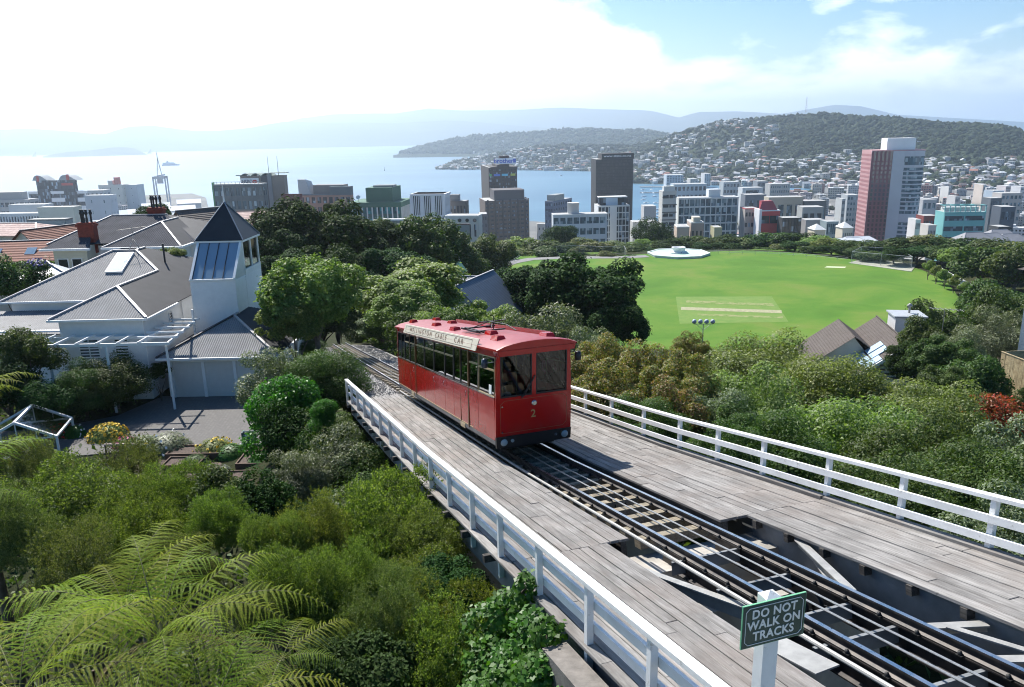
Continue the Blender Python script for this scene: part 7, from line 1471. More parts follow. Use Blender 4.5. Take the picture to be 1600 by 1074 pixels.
# middle distance on the right
mid = [(1052, 1108, 288, 1250, (0.42, .50, .54), 3, 8, 'long pale pier building on the quay beyond the grid flats'), (1160, 1197, 294, 1000, (0.52, 0.55, 0.56), 5, 1, 'white banded office behind the red building'), (1165, 1203, 305, 930, (0.12, 0.14, 0.17), 2, 2, 'wide dark hall with curved roof behind the red building'), (1202, 1262, 309, 820, (0.42, 0.38, 0.30), 2, 4, 'long beige box building right of the dark hall'), (1258, 1300, 315, 830, (0.12, 0.125, 0.13), 2, 3, 'dark flat building right of the beige box'), (1256, 1296, 325, 700, (0.30, 0.31, 0.30), 3, 3, 'grey gabled hall with bright roof right of the dark flat building'),
       (1325, 1352, 306, 930, (0.33, 0.36, 0.38), 8, 4, 'grey block beside the avenue left of the pink tower'), (1317, 1330, 312, 880, (.45, .47, .47), 7, 3, 'slim white block beside the avenue'), (1444, 1476, 313, 900, (0.42, 0.43, 0.45), 4, 3, 'grey concrete hall right of the pink tower'), (1494, 1513, 308, 1050, (0.50, .50, .50), 5, 5, 'pale office right of the concrete hall'), (1436, 1454, 345, 650, (0.60, .59, .58), 6, 4, 'white block at the right foot of the pink tower'), (1448, 1482, 339, 690, (0.22, 0.05, 0.045), 4, 6, 'dark red brick block left of the turquoise building'), (1457, 1480, 354, 620, (0.55, .52, .48), 4, 5, 'small cream block in front of the red brick block'),
       (1568, 1604, 325, 760, (0.07, 0.09, 0.12), 4, 3, 'dark navy office at the right edge'), (1566, 1612, 303, 1000, (0.45, 0.42, 0.40), 6, 5, 'pale pink office block on the right skyline of the city'), (1550, 1580, 311, 950, (0.10, .12, .14), 5, 5, 'dark framed office behind the turquoise building'), (1535, 1549, 290, 1250, (0.58, .50, .44), 8, 3, 'slim cream tower right of the middle'), (1571, 1592, 292, 1300, (0.50, 0.46, 0.47), 8, 5, 'pinkish tower near the right edge'), (1552, 1582, 299, 1180, (0.38, 0.46, 0.54), 5, 6, 'low blue block between the cream and pinkish towers'), (1594, 1618, 293, 1250, (0.6, .6, .62), 7, 5, 'white tower block at the very right edge'),
       (1100, 1113, 272, 1750, (0.50, 0.50, 0.50), 10, 3, 'slender white apartment tower near the bay'), (1041, 1070, 274, 1750, (0.40, 0.45, 0.50), 6, 6, 'blue grey waterfront flats at the bay'), (1078, 1093, 280, 1650, (0.50, .46, .42), 6, 4, 'cream flats by the marina'), (1183, 1205, 284, 1250, (0.22, .25, .28), 5, 8, 'grey office with fine vertical ribs beyond the white banded office'), (1203, 1240, 288, 1200, (0.36, .37, .36), 6, 9, 'long flat grid office beyond the beige box'), (1482, 1496, 293, 1350, (0.5, .5, .49), 5, 3, 'pale block with pitched top on the hill foot'), (1130, 1160, 285, 1400, (.36, .40, .42), 3, 5, 'low glassy hall beside the marina')]
for x0, x1, y, D, c, r_, cc, lab in mid: block('office_block', lab, x0, x1, x1 + 2, y, D, R5.uniform(-4, 4), c, CG_D if R5.random() < .6 else CG_B, r_, (cc, 3), 0.35, 0.5, 0.4, depth=22)
block('villa', 'dark glass fronted building with white diagonal struts near the right edge', 1568, 1600, 1603, 357, 560, 0, (0.05, .055, .06), CG_D, 3, (4, 2), .1, .15, .3, depth=14)
for i, (x, y, lab) in enumerate(((1520, 373, 'grey hip roofed house at the tree line below the turquoise building'), (1545, 374, 'low grey hip roof right of the turquoise building foot'), (1577, 375, 'wide grey hip roof at the tree line near the right edge'), (1560, 368, 'brown hip roof behind the tree line at the right'))):
    ghouse_at('villa', lab, x, y, 430 + i * 12, 15, 9, 4, 3, math.radians(5), cw((.6, .58, .52)), cw((.25, .25, .27)), hip=4)
ghouse_at('villa', 'white roofed long terrace just above the hedge left of the pink tower', 1302, 378, 470, 34, 9, 4, 2, math.radians(2), cw((.6, .6, .6)), cw((.6, .62, .66)), hip=3)
ghouse_at('villa', 'white roofed house at the hedge beside the cream hotel wing', 1340, 375, 480, 18, 9, 4, 2, math.radians(2), cw((.6, .6, .6)), cw((.55, .57, .6)), hip=3)
# ---- the mass of the city: individuals from a few prototypes
def rndmat(name, cols, rough=0.8):
    m = NT(name); oi = m.node('ShaderNodeObjectInfo'); m.set(color=m.ramp(oi.outputs['Random'], [(i / (len(cols) - 1), c) for i, c in enumerate(cols)]), rough=rough); return m.mat
RW = rndmat('assorted_facades', [(0.34, .34, .34), (.50, .49, .46), (.24, .24, .25), (.54, .54, .53), (.46, .36, .30), (.55, .55, .53), (.24, .25, .27), (.64, .60, .50), (.38, .14, .11), (.60, .62, .64), (.50, .50, .49)])
RR = rndmat('assorted_roofs', [(.42, .43, .44), (.62, .64, .66), (.2, .2, .21), (.56, .57, .58), (.34, .14, .10), (.30, .31, .33), (.70, .71, .72), (.25, .17, .14), (.48, .49, .5), (.5, .5, .5)])
protos = []
for k, (w, d, h, r_, c_) in enumerate(((22, 16, 14, 4, 6), (30, 20, 11, 3, 8), (16, 16, 22, 6, 4), (26, 14, 18, 5, 7), (14, 20, 9, 3, 4), (36, 18, 8, 2, 9), (18, 12, 28, 8, 5))):
    mb = MB(); mb.box(-w / 2, w / 2, -d / 2, d / 2, 0, h, 1)
    grid_face(mb, (-w / 2, -d / 2), 0, w, 0, h, c_, r_, .45, .5, .35, 0); grid_face(mb, (w / 2, -d / 2), math.pi / 2, d, 0, h, max(2, c_ // 2), r_, .45, .5, .35, 0); grid_face(mb, (-w / 2, d / 2), -math.pi / 2, d, 0, h, max(2, c_ // 2), r_, .45, .5, .35, 0)
    mb.box(-w / 2 - .3, w / 2 + .3, -d / 2 - .4, d / 2 + .3, h, h + .8, 2); mb.box(-w * .2, w * .15, -d * .2, d * .25, h + .8, h + 3.4, 0)
    protos.append((mb.mesh('city_block', [RW, CG_D, RR]), w, d))
hp = []
for k, (w, d, h, hr, hip) in enumerate(((11, 8, 5.5, 2.4, 0), (12, 9, 6, 2.2, 3.5), (9, 8, 8, 2.0, 2.8), (15, 9, 9.5, .5, 4), (10, 7, 4, 2.6, 0))):
    mb = MB(); mb.box(-w / 2, w / 2, -d / 2, d / 2, -5, h, 0); a, b = w / 2 + .5, d / 2 + .5; hx_ = hip
    mb.add([(-a, -b, h), (a, -b, h), (a, b, h), (-a, b, h), (-a + hx_, 0, h + hr), (a - hx_, 0, h + hr)], [(0, 1, 5, 4), (1, 2, 5), (2, 3, 4, 5), (3, 0, 4), (3, 2, 1, 0)], 2)
    for rr_ in range(2 if h > 5 else 1):
        for cc_ in range(3): x = -w / 2 + w * (cc_ + .5) / 3; mb.box(x - .7, x + .7, -d / 2 - .06, -d / 2 + .1, h - 2.4 - rr_ * 2.9, h - .9 - rr_ * 2.9, 1)
    hp.append(mb.mesh('hillside_house', [RW, CG_D, RR]))
def inflat(x, y): 
    P = CITYPOLY; c = False; n = len(P)
    for i in range(n):
        (x0, y0), (x1, y1) = P[i][:2], P[(i + 1) % n][:2]
        if (y0 > y) != (y1 > y) and x < (x1 - x0) * (y - y0) / (y1 - y0) + x0: c = not c
    return c
R6 = random.Random(21); placed = []; count = 0
hand = [(o.location.x, o.location.y) for o in COL.objects if o.type == 'EMPTY' and o.parent is None and o.location.y > 380]
tries = 0
grp = 'mixed low city blocks spread over the flat'
while count < 290 and tries < 14000:
    tries += 1; D = R6.uniform(470, 1500) if count < 200 else R6.uniform(900, 1600); px = R6.choice((R6.uniform(1030, 1700), R6.uniform(1150, 1640), R6.uniform(-120, 335), R6.uniform(430, 900))) if count < 200 else R6.uniform(1090, 1680)
    q = horiz(px, D)
    if not inflat(q.x, q.y): continue
    if any((q.x - a) ** 2 + (q.y - b) ** 2 < (20 + D * .001) ** 2 for a, b in placed): continue
    if any((q.x - a - 8) ** 2 + (q.y - b - 6) ** 2 < 30 ** 2 for a, b in hand): continue
    # keep the avenue clear
    if 1296 < px < 1330 and D > 640 and abs(px - (1318 - (D - 640) * 0.022)) < 9: continue
    if px < 900 and D < 900: k = R6.choice((1, 4, 5, 0))
    elif D < 760: k = R6.choice((0, 1, 4, 5, 0))
    else: k = R6.randrange(len(protos))
    me, w, d = protos[k]; s_ = R6.uniform(.7, 1.1) if D < 760 else R6.uniform(.5, .95)
    o = link('city_block', me, None, (q.x, q.y, CITY - .2), (0, 0, math.radians(R6.choice((-12, -8, -3, 4, 9, 30)) + (0 if q.x < 400 else -18)) + R6.uniform(-.1, .1)), (s_, s_, s_ * R6.uniform(.7, 1.2)))
    side = 'left' if px < 400 else ('middle' if px < 1000 else ('marina' if px < 1180 else ('right' if px < 1350 else 'edge')))
    tag(o, {'left': 'plain low city building among the blocks on the left shore', 'middle': 'plain low city building behind the trees in the middle', 'marina': 'plain mid rise city building near the marina', 'right': 'plain mid rise city building between the marina and the pink tower', 'edge': 'plain mid rise city building right of the pink tower'}[side], 'building', {'left': 'low buildings on the left shore', 'middle': 'low buildings behind the dark trees', 'marina': 'mid rise buildings near the marina', 'right': 'mid rise buildings left of the pink tower', 'edge': 'mid rise buildings right of the pink tower'}[side])
    placed.append((q.x, q.y)); count += 1
# avenue leading away on the right
ribbon('avenue', [tuple(horiz(1325, 620)[:2]), tuple(horiz(1318, 760)[:2]), tuple(horiz(1309, 1000)[:2]), tuple(horiz(1296, 1350)[:2])], 22, CITY + .06, cw((0.26, .25, .24)))
CITYRW = RW
# ---- houses climbing the mount: laid on the hill surface
def hill_point(name, i, b):
    P, nb = HILLS[name]; na = P.shape[0]; fi = i * (na - 1); ia = int(min(fi, na - 2)); fb = b * (nb - 1); jb = int(min(fb, nb - 2)); u = fi - ia; w = fb - jb
    p = P[ia, jb] * (1 - u) * (1 - w) + P[ia + 1, jb] * u * (1 - w) + P[ia, jb + 1] * (1 - u) * w + P[ia + 1, jb + 1] * u * w
    return A(p)
def to_px(p): z = p.dot(FWD); return 800 + FPX * p.dot(RGT) / z, 537 - FPX * p.dot(UPV) / z
R7 = random.Random(5); cand = []
for nm, N_, ok in (('wooded_mount', 12000, lambda x, y: (y > 240 + (6 if 1180 < x < 1290 else 0) or (1025 < x < 1215 and y > 186 + abs(x - 1130) * .12 and R7.random() < .5)) and not (1400 < x and y < 252)), ('bay_hillside', 3500, lambda x, y: y > 233 and (x < 870 and y < 250 or y > 255 or R7.random() < .4)), ('point_headland', 120, lambda x, y: 740 < x < 800 and 222 < y < 246)):
    for _ in range(N_):
        i, b = R7.random(), R7.random() ** 1.15
        if b > .985: continue
        p = hill_point(nm, i, b); x, y = to_px(p)
        if x < 600 or x > 1640 or not ok(x, y): continue
        # clusters along contour streets
        if noise.noise(Vector((p.x * .006, p.y * .006, 3))) < -.12 and R7.random() < .85: continue
        cand.append((p.length, p, nm))
cand.sort(key=lambda t: t[0]); keep = []; cell = {}
for D, p, nm in cand:
    k = (int(p.x // 17), int(p.y // 17))
    if k in cell: continue
    cell[k] = 1; keep.append((D, p, nm))
R7.shuffle(keep); keep = keep[:1500]; keep.sort(key=lambda t: t[0])
batch = []
for n_, (D, p, nm) in enumerate(keep):
    me = hp[R7.choice((0, 1, 1, 2, 3, 4))]; s_ = R7.uniform(.8, 1.3); ry = R7.uniform(-.5, .5) + (0 if R7.random() < .7 else 1.57)
    if n_ < 260:
        o = link('hillside_house', me, None, p, (0, 0, ry), (s_, s_, s_ * R7.uniform(.8, 1.4))); tag(o, 'small pale house among trees at the foot of the wooded hill', 'house', 'small houses on the lower slopes of the hill')
    else: batch.append((me, p, ry, s_))
VV = []; FF = []; MM = []; base = 0
HM = [cw((.47, .47, .46)), CG_D, cw((.42, .43, .45)), cw((.47, .42, .34)), cw((.36, .16, .12)), cw((.40, .41, .42)), cw((.22, .22, .24))]
for me, p, ry, s_ in batch:
    c, s2 = math.cos(ry) * s_, math.sin(ry) * s_; wi = R7.choice((0, 0, 0, 3, 5)); ri = R7.choice((2, 2, 0, 4, 5, 6))
    for v_ in me.vertices: VV.append((p.x + v_.co.x * c - v_.co.y * s2, p.y + v_.co.x * s2 + v_.co.y * c, p.z + v_.co.z * s_))
    for f in me.polygons: FF.append(tuple(base + i for i in f.vertices)); MM.append({0: wi, 1: 1, 2: ri}[f.material_index])
    base += len(me.vertices)
me = bpy.data.meshes.new('distant_houses'); me.from_pydata(VV, [], FF)
for mt in HM: me.materials.append(mt)
me.polygons.foreach_set('material_index', MM); me.update(); tag(link('distant_houses', me), kind='stuff')
# marina: boats and masts
R8 = random.Random(2); nb_ = 0
mbb = MB(); mbb.prism([(-5, -1.3), (3, -1.3), (5, 0), (3, 1.3), (-5, 1.3)], 0, 1.1); mbb.box(-2.5, 1.5, -.9, .9, 1.1, 1.9); mbb.tube([(0, 0, 1), (0, 0, 13)], .12, 5); YM = mbb.mesh('yacht', WHB)
for r_ in range(9):
    for c_ in range(11):
        px = 1003 + c_ * 15 + R8.uniform(-2, 2) + r_ * 1.5; py = 297 + r_ * 5.2
        if px > 1062 and py > 303 or px > 1165: continue
        p = atZ(px, py, SEA + .0)
        if R8.random() < .15: continue
        o = link('yacht', YM, None, (p.x, p.y, SEA), (0, 0, R8.choice((.2, 1.77)) + R8.uniform(-.1, .1))); tag(o, 'white moored yacht with a bare mast in the marina', 'yacht', 'yachts moored in the marina'); nb_ += 1
mb = MB()
for y_, x0, x1 in ((292, 1000, 1060), (301, 1000, 1072)): a_ = atZ(x0, y_, SEA + 1.2); b_ = atZ(x1, y_, SEA + 1.2); mb.bar(a_, b_, 7, 1.6)
tag(mb.build('breakwater', cw((.45, .44, .42))), 'long pale breakwater jetty across the marina behind the black tower', 'jetty')
# beach and shore road
bpts = [tuple(atZ(x, y, SEA + .3)[:2]) for x, y in ((1000, 287), (1012, 283), (1020, 280), (1032, 277))]
ribbon('beach', bpts, 26, SEA + .45, cw((.62, .54, .40)))
q = hill_point('wooded_mount', .46, .99); 
# transmitter mast and bald top on the mount
p = horiz(1257, 2720); zt = zat(1257, 152, 2720); zb = zat(1257, 176, 2720); tm = empty('radio_mast', (p.x, p.y, zb), 0, 'thin lattice radio mast on the hilltop', 'mast'); mb = MB()
for x, y in ((-2.5, -2.5), (2.5, -2.5), (0, 2.5)): mb.bar((x, y, 0), (x * .15, y * .15, zt - zb), .5, .5)
for k in range(8): z = (zt - zb) * k / 8; f = 1 - k / 9; mb.bar((-2.5 * f, -2.5 * f, z), (2.5 * f, -2.5 * f, z + 6), .3, .3)
mb.build('lattice', cw((.5, .48, .48)), tm)
# ================================================================== PLANTS
BARK = simple('grey_brown_bark', (0.13, 0.105, 0.08), 0.95, var=0.35, scale=3, bump=0.6, bscale=12)
def rot_to(n, rnd):
    """(k,3) unit normals -> tangent frames with random spin"""
    k = len(n); a = rnd.normal(size=(k, 3)); t = np.cross(n, a); t /= np.linalg.norm(t, axis=1, keepdims=True) + 1e-9; b = np.cross(n, t); return t, b
def leaves(P, Nn, size, rnd, aspect=0.5, fold=0.0):
    """kite shaped leaves at P facing Nn"""
    t, b = rot_to(Nn, rnd); s = size[:, None] if hasattr(size, '__len__') else size
    q = np.stack([P - t * s, P - b * s * aspect + t * s * .1, P + t * s, P + b * s * aspect + t * s * .1], 1)
    if fold: q[:, 0] -= Nn * s * fold; q[:, 2] -= Nn * s * fold
    return q
def unit(v): return v / (np.linalg.norm(v, axis=-1, keepdims=True) + 1e-9)
def lobes(rnd, n, rx, ry, rz_, rl, flat_bottom=0.35, top_bias=0.3):
    """lobe centres spread through a crown of half extents; centred at z = 0"""
    c = unit(rnd.normal(size=(n, 3))); r = rnd.random(n) ** .4 * .82; c = c * r[:, None]
    B_ = unit(rnd.normal(size=(6, 3))); c = c * (.80 + .42 * np.clip((unit(c) @ B_.T), 0, 1) ** 4 @ rnd.random(6))[:, None]
    c[:, 2] = np.where(c[:, 2] < -flat_bottom, -flat_bottom + rnd.random(n) * .2, c[:, 2]) + top_bias * .1
    return c * np.array([rx, ry, rz_]), rl * (0.65 + 0.7 * rnd.random(n))
def crown(seed, n_lobe, n_leaf, leaf, lobe_r=.22, rx=.5, ry=.5, rz_=.5, aspect=.5, up=.35, clump=0.0, shell=.55, fold=.25, sprig=0, droop=0.0, sz_var=.4, squash=.8):
    """leaf faces around many lobes; unit-size crown, z from -rz..rz"""
    rnd = np.random.default_rng(seed); C, R_ = lobes(rnd, n_lobe, rx, ry, rz_, lobe_r)
    w = R_ ** 2; w /= w.sum(); idx = rnd.choice(n_lobe, n_leaf, p=w)
    d = unit(rnd.normal(size=(n_leaf, 3))); rr = shell + (1 - shell) * rnd.random(n_leaf) ** .5 + (rnd.random(n_leaf) < .09) * rnd.random(n_leaf) * .32
    if clump: # second level of lumps on the lobes
        nk = 26; dirs = unit(rnd.normal(size=(nk, 3))); k = rnd.integers(0, nk, n_leaf); d = unit(dirs[k] + rnd.normal(size=(n_leaf, 3)) * clump)
    P = C[idx] + d * (R_[idx] * rr)[:, None] * np.array([1, 1, squash])
    # drop leaves deep inside other lobes
    keep = np.ones(n_leaf, bool)
    for j in range(n_lobe):
        q = (P - C[j]) / np.array([1, 1, squash]); keep &= (np.linalg.norm(q, axis=1) > R_[j] * .45) | (idx == j)
    P = P[keep]; d = d[keep]; k = len(P)
    Nn = unit(d * .8 + unit(rnd.normal(size=(k, 3))) * .75 + np.array([0, 0, up]))
    size = leaf * (1 - sz_var / 2 + sz_var * rnd.random(k))
    if sprig:
        # feathery sprays: several narrow leaflets along a short twig pointing outwards and up
        out = unit(d * .7 + np.array([0, 0, .12 - droop]) + rnd.normal(size=(k, 3)) * .55); L = size * 3.4; V_ = []
        side = unit(np.cross(out, rnd.normal(size=(k, 3)))); 
        for s_ in range(sprig):
            f = (s_ + .5) / sprig; base = P + out * (L * f)[:, None]; sg = 1 if s_ % 2 else -1
            tip = base + (out * .6 + side * sg * .8) * (size * (1.35 - f * .7))[:, None]; mid = (base + tip) / 2; wv = unit(np.cross(tip - base, rnd.normal(size=(k, 3)))) * (size * aspect * .5)[:, None]
            V_.append(np.stack([base, mid - wv, tip, mid + wv], 1))
        return np.concatenate(V_)
    return leaves(P, Nn, size, rnd, aspect, fold)
def branches(mb, rnd, h0, h1, spread, n, r0, trunk_r, lean=0.0):
    top = (lean, 0, h1 * .75); mb.tube([(0, 0, -0.08), (lean * .3, 0.004, h0 * .5), (lean * .6, -0.004, h0), top], [trunk_r * 1.25, trunk_r, trunk_r * .85, trunk_r * .3], 7)
    for k in range(n):
        a = 6.283 * k / n + rnd.uniform(-.4, .4); s = rnd.uniform(.5, 1) * spread; z0 = h0 * rnd.uniform(.6, 1.15); z1 = h1 * rnd.uniform(.6, .95)
        mb.tube([(lean * .5, 0, z0), (math.cos(a) * s * .45, math.sin(a) * s * .45, (z0 + z1) / 2 + .02), (math.cos(a) * s, math.sin(a) * s, z1)], [trunk_r * .55, trunk_r * .35, trunk_r * .12], 5)
LM = {}
LM['dark'] = leafmat('dark_glossy_leaves', [(0.014, 0.034, 0.009), (0.022, 0.052, 0.012), (0.032, 0.070, 0.016), (0.048, 0.090, 0.022)], .7, .15, .1)
LM['mid'] = leafmat('mid_green_leaves', [(0.030, 0.058, 0.014), (0.050, 0.088, 0.020), (0.070, 0.112, 0.028), (0.095, 0.125, 0.035)], .55, .25, .2)
LM['bright'] = leafmat('bright_green_leaves', [(0.085, 0.135, 0.026), (0.125, 0.185, 0.038), (0.17, 0.23, 0.055), (0.235, 0.29, 0.095)], .55, .3, .22)
LM['grass'] = leafmat('vivid_green_leaves', [(0.030, 0.095, 0.010), (0.045, 0.140, 0.014), (0.070, 0.190, 0.020)], .45, .35, .3)
LM['grey'] = leafmat('grey_green_leaves', [(0.070, 0.095, 0.048), (0.105, 0.135, 0.070), (0.150, 0.180, 0.098), (0.20, 0.23, 0.135)], .5, .2, .35)
LM['willow'] = leafmat('pale_willow_leaves', [(0.075, 0.115, 0.030), (0.125, 0.175, 0.048), (0.185, 0.235, 0.075), (0.26, 0.30, 0.13)], .5, .35, .35)
LM['autumn'] = leafmat('turning_leaves', [(0.085, 0.115, 0.03), (0.155, 0.165, 0.04), (0.23, 0.175, 0.06), (0.27, 0.16, 0.075), (0.13, 0.165, 0.045), (0.09, 0.13, 0.035)], .5, .35, .3)
LM['kanuka'] = leafmat('fine_kanuka_leaves', [(0.042, 0.068, 0.015), (0.076, 0.110, 0.024), (0.13, 0.165, 0.040), (0.20, 0.23, 0.07)], .55, .38, .2)
LM['manuka'] = leafmat('olive_manuka_leaves', [(0.050, 0.074, 0.022), (0.090, 0.118, 0.036), (0.14, 0.165, 0.056), (0.20, 0.215, 0.09)], .6, .25, .2)
LM['red'] = leafmat('red_tinged_leaves', [(0.09, 0.085, 0.022), (0.26, 0.065, 0.020), (0.48, 0.085, 0.022), (0.10, 0.11, 0.03), (0.36, 0.08, 0.03)], .5, .3, .3)
LM['fern'] = leafmat('fern_fronds', [(0.12, 0.185, 0.022), (0.19, 0.26, 0.032), (0.29, 0.32, 0.05)], .6, .45, .12, .12)
LM['hill'] = leafmat('distant_canopy', [(0.014, 0.026, 0.012), (0.022, 0.036, 0.016), (0.036, 0.050, 0.020)], .8, .05, .1)
def proto(name, seed, mat, branch=(.3, .8, .38, 6, .1, .035), **k):
    """unit tree: 1 high, about 1 wide; crown centre height 1 - rz"""
    rz_ = k.get('rz_', .36); V_ = crown(seed, **k); V_[:, :, :2] *= .5 / np.quantile(np.abs(V_[:, :, 0]), .985); zt_ = np.quantile(V_[:, :, 2], .9985); V_[:, :, 2] += 1 - zt_
    rnd = random.Random(seed); mb = MB(); branches(mb, rnd, *branch); 
    return (quads_mesh(name + '_crown', V_, mat), mb.mesh(name + '_trunk', BARK))
PR = {}
PR['dark'] = [proto('dark_tree', 11, LM['dark'], n_lobe=46, n_leaf=26000, leaf=.017, lobe_r=.15, rz_=.40, clump=.35, up=.5), proto('dark_tree', 12, LM['dark'], n_lobe=38, n_leaf=24000, leaf=.018, lobe_r=.17, rz_=.38, clump=.35, up=.5)]
PR['mid'] = [proto('green_tree', 21, LM['mid'], n_lobe=36, n_leaf=20000, leaf=.019, lobe_r=.16, rz_=.38, clump=.4, up=.4), proto('green_tree', 22, LM['mid'], n_lobe=30, n_leaf=18000, leaf=.020, lobe_r=.18, rz_=.36, clump=.4, up=.4)]
PR['bright'] = [proto('bright_tree', 31, LM['bright'], n_lobe=70, n_leaf=42000, leaf=.0145, lobe_r=.115, rz_=.42, clump=.30, up=.6, shell=.5, aspect=.6), proto('bright_tree', 32, LM['bright'], n_lobe=64, n_leaf=40000, leaf=.0150, lobe_r=.12, rz_=.42, clump=.30, up=.6, shell=.5, aspect=.6)]
PR['willow'] = [proto('willow_shrub', 41, LM['willow'], n_lobe=90, n_leaf=60000, leaf=.0105, lobe_r=.12, rz_=.45, clump=.4, up=.4, aspect=.42, shell=.35), proto('willow_shrub', 42, LM['willow'], n_lobe=80, n_leaf=60000, leaf=.0105, lobe_r=.13, rz_=.45, clump=.4, up=.4, aspect=.42, shell=.35)]
PR['grey'] = [proto('grey_shrub', 51, LM['grey'], n_lobe=44, n_leaf=34000, leaf=.013, lobe_r=.15, rz_=.44, up=.5, aspect=.4)]
PR['autumn'] = [proto('autumn_shrub', 61, LM['autumn'], n_lobe=70, n_leaf=46000, leaf=.0125, lobe_r=.12, rz_=.44, clump=.35, up=.5, aspect=.5)]
PR['kanuka'] = [proto('kanuka', 71, LM['kanuka'], n_lobe=38, n_leaf=11500, leaf=.0125, lobe_r=.135, rz_=.42, up=.4, aspect=.75, sprig=6, shell=.6, clump=.3), proto('kanuka', 72, LM['kanuka'], n_lobe=36, n_leaf=11500, leaf=.0125, lobe_r=.14, rz_=.40, up=.4, aspect=.75, sprig=6, shell=.6, clump=.3)]
PR['manuka'] = [proto('manuka', 81, LM['manuka'], n_lobe=36, n_leaf=11500, leaf=.0120, lobe_r=.14, rz_=.42, up=.4, aspect=.7, sprig=6, shell=.6, clump=.3)]
def recolour(kind, mat): return [(lambda m_: (m_.materials.clear(), m_.materials.append(mat), m_)[2])(a.copy()) for a, b in PR[kind]]
PR['gloss'] = list(zip(recolour('bright', LM['dark']), [b for a, b in PR['bright']]))
PR['gleafy'] = list(zip(recolour('bright', LM['mid']), [b for a, b in PR['bright']]))
PR['leafy'] = list(zip(recolour('willow', LM['mid']), [b for a, b in PR['willow']]))
PR['vivid'] = [proto('vivid_shrub', 91, LM['grass'], n_lobe=40, n_leaf=22000, leaf=.019, lobe_r=.17, rz_=.46, up=.3, aspect=.55, shell=.6)]
PR['red'] = [proto('red_shrub', 95, LM['red'], n_lobe=40, n_leaf=18000, leaf=.018, lobe_r=.16, rz_=.44, up=.5)]
PR['far'] = [proto('hedge_tree', 101 + i, LM[mt], n_lobe=22, n_leaf=4600, leaf=.036, lobe_r=.19, rz_=.40, up=.5, clump=.4) for i, mt in enumerate(('mid', 'dark', 'bright', 'manuka'))]
mbn = MB()
def tree(kind, label, x, y, h, w, name='tree', cat='tree', group=None, var=None, z=None, rz_=None, sx=1.0):
    P_ = PR[kind]; cm, tm_ = P_[var if var is not None else int(abs(x * 7.3 + y * 3.1)) % len(P_)]
    z0 = h1(x, y) if z is None else z
    e = empty(name, (x, y, z0), rz_ if rz_ is not None else (x * 1.7 + y) % 6.28, label, cat, group); e.scale = (w * sx, w, h)
    link('trunk', tm_, e); q_ = min(1.0, w * 1.3 / h); link('crown', cm, e, (0, 0, 1 - q_), None, (1, 1, q_)); return e
def tree_px(kind, label, px, ytop, D, wpx, free=False, **k):
    """crown top at pixel row ytop, seen at distance D, wpx pixels wide"""
    q = horiz(px, D, ytop + wpx * .3); zt = zat(px, ytop, D); w = wpx * D * 1.04 / FPX
    for s_, C_, T_ in ((1, C1, T1),):
        o_ = track(S_BEND, 0); T_ = T1 if q.y < 18 else T2; C_ = C1 if q.y < 18 else C2; d_ = Vector((q.x - o_.x, q.y - o_.y, 0)); c_ = d_.dot(C_)
        if q.y < 75 and not free:
            lo_, hi_ = (3.3, 10.0) if q.y < 31 else (CMID - 2.4, CMID + 2.4)
            if c_ > CMID and c_ - w * .44 < hi_: q = q + C_ * (hi_ - c_ + w * .44)
            if c_ <= CMID and c_ + w * .30 > lo_: q = q - C_ * (c_ + w * .30 - lo_)
    z0 = k.pop('base', None); z0 = h1(q.x, q.y) - .2 if z0 is None else z0
    h = max(zt - z0, w * .45); h *= 1.16 if k.get('cat') == 'shrub' else 1; return tree(kind, label, q.x, q.y, h, w, z=zt - h, **k)
# --- big dark evergreens between the house and the park
tree_px('gloss', 'broad dark evergreen with a sunlit green dome, tallest of the trees right of the turret', 485, 314, 118, 165, name='evergreen_tree', var=0)
tree_px('gloss', 'dark evergreen filling the gap behind the black turret roof', 425, 352, 112, 90, name='evergreen_tree', var=1)
tree_px('gloss', 'very dark rounded evergreen with a brownish top left of the middle', 585, 342, 122, 100, name='evergreen_tree', var=1)
tree_px('gleafy', 'evergreen with a bright green crown in front of the white office blocks', 645, 338, 126, 125, name='evergreen_tree', var=0)
tree_px('gloss', 'dark evergreen below the dome of the tallest one', 520, 385, 100, 115, name='evergreen_tree', var=0)
tree_px('gloss', 'dark evergreen low behind the two bright green trees', 610, 390, 98, 110, name='evergreen_tree', var=1)
tree_px('gloss', 'dark evergreen at the right foot of the green crowned one', 672, 368, 135, 80, name='evergreen_tree', var=0)
tree_px('gleafy', 'rounded green tree above the green roofed cottage', 702, 362, 165, 105, name='evergreen_tree', var=1)
tree_px('gleafy', 'rounded green tree left of the wide brown office', 748, 368, 185, 100, name='evergreen_tree', var=0)
tree_px('gloss', 'small dark conifer tip against the salmon office block', 517, 318, 132, 24, name='evergreen_tree', var=0)
tree_px('gloss', 'dark evergreen low at the left below the turret window', 440, 392, 92, 90, name='evergreen_tree', var=1)
tree_px('gleafy', 'olive shrub beside the wire fence at the bend of the path', 722, 391, 195, 42, name='rounded_shrub', cat='shrub')
tree_px('gloss', 'dark shrub on the bank below the green roofed cottage', 672, 425, 138, 60, name='rounded_shrub', cat='shrub')
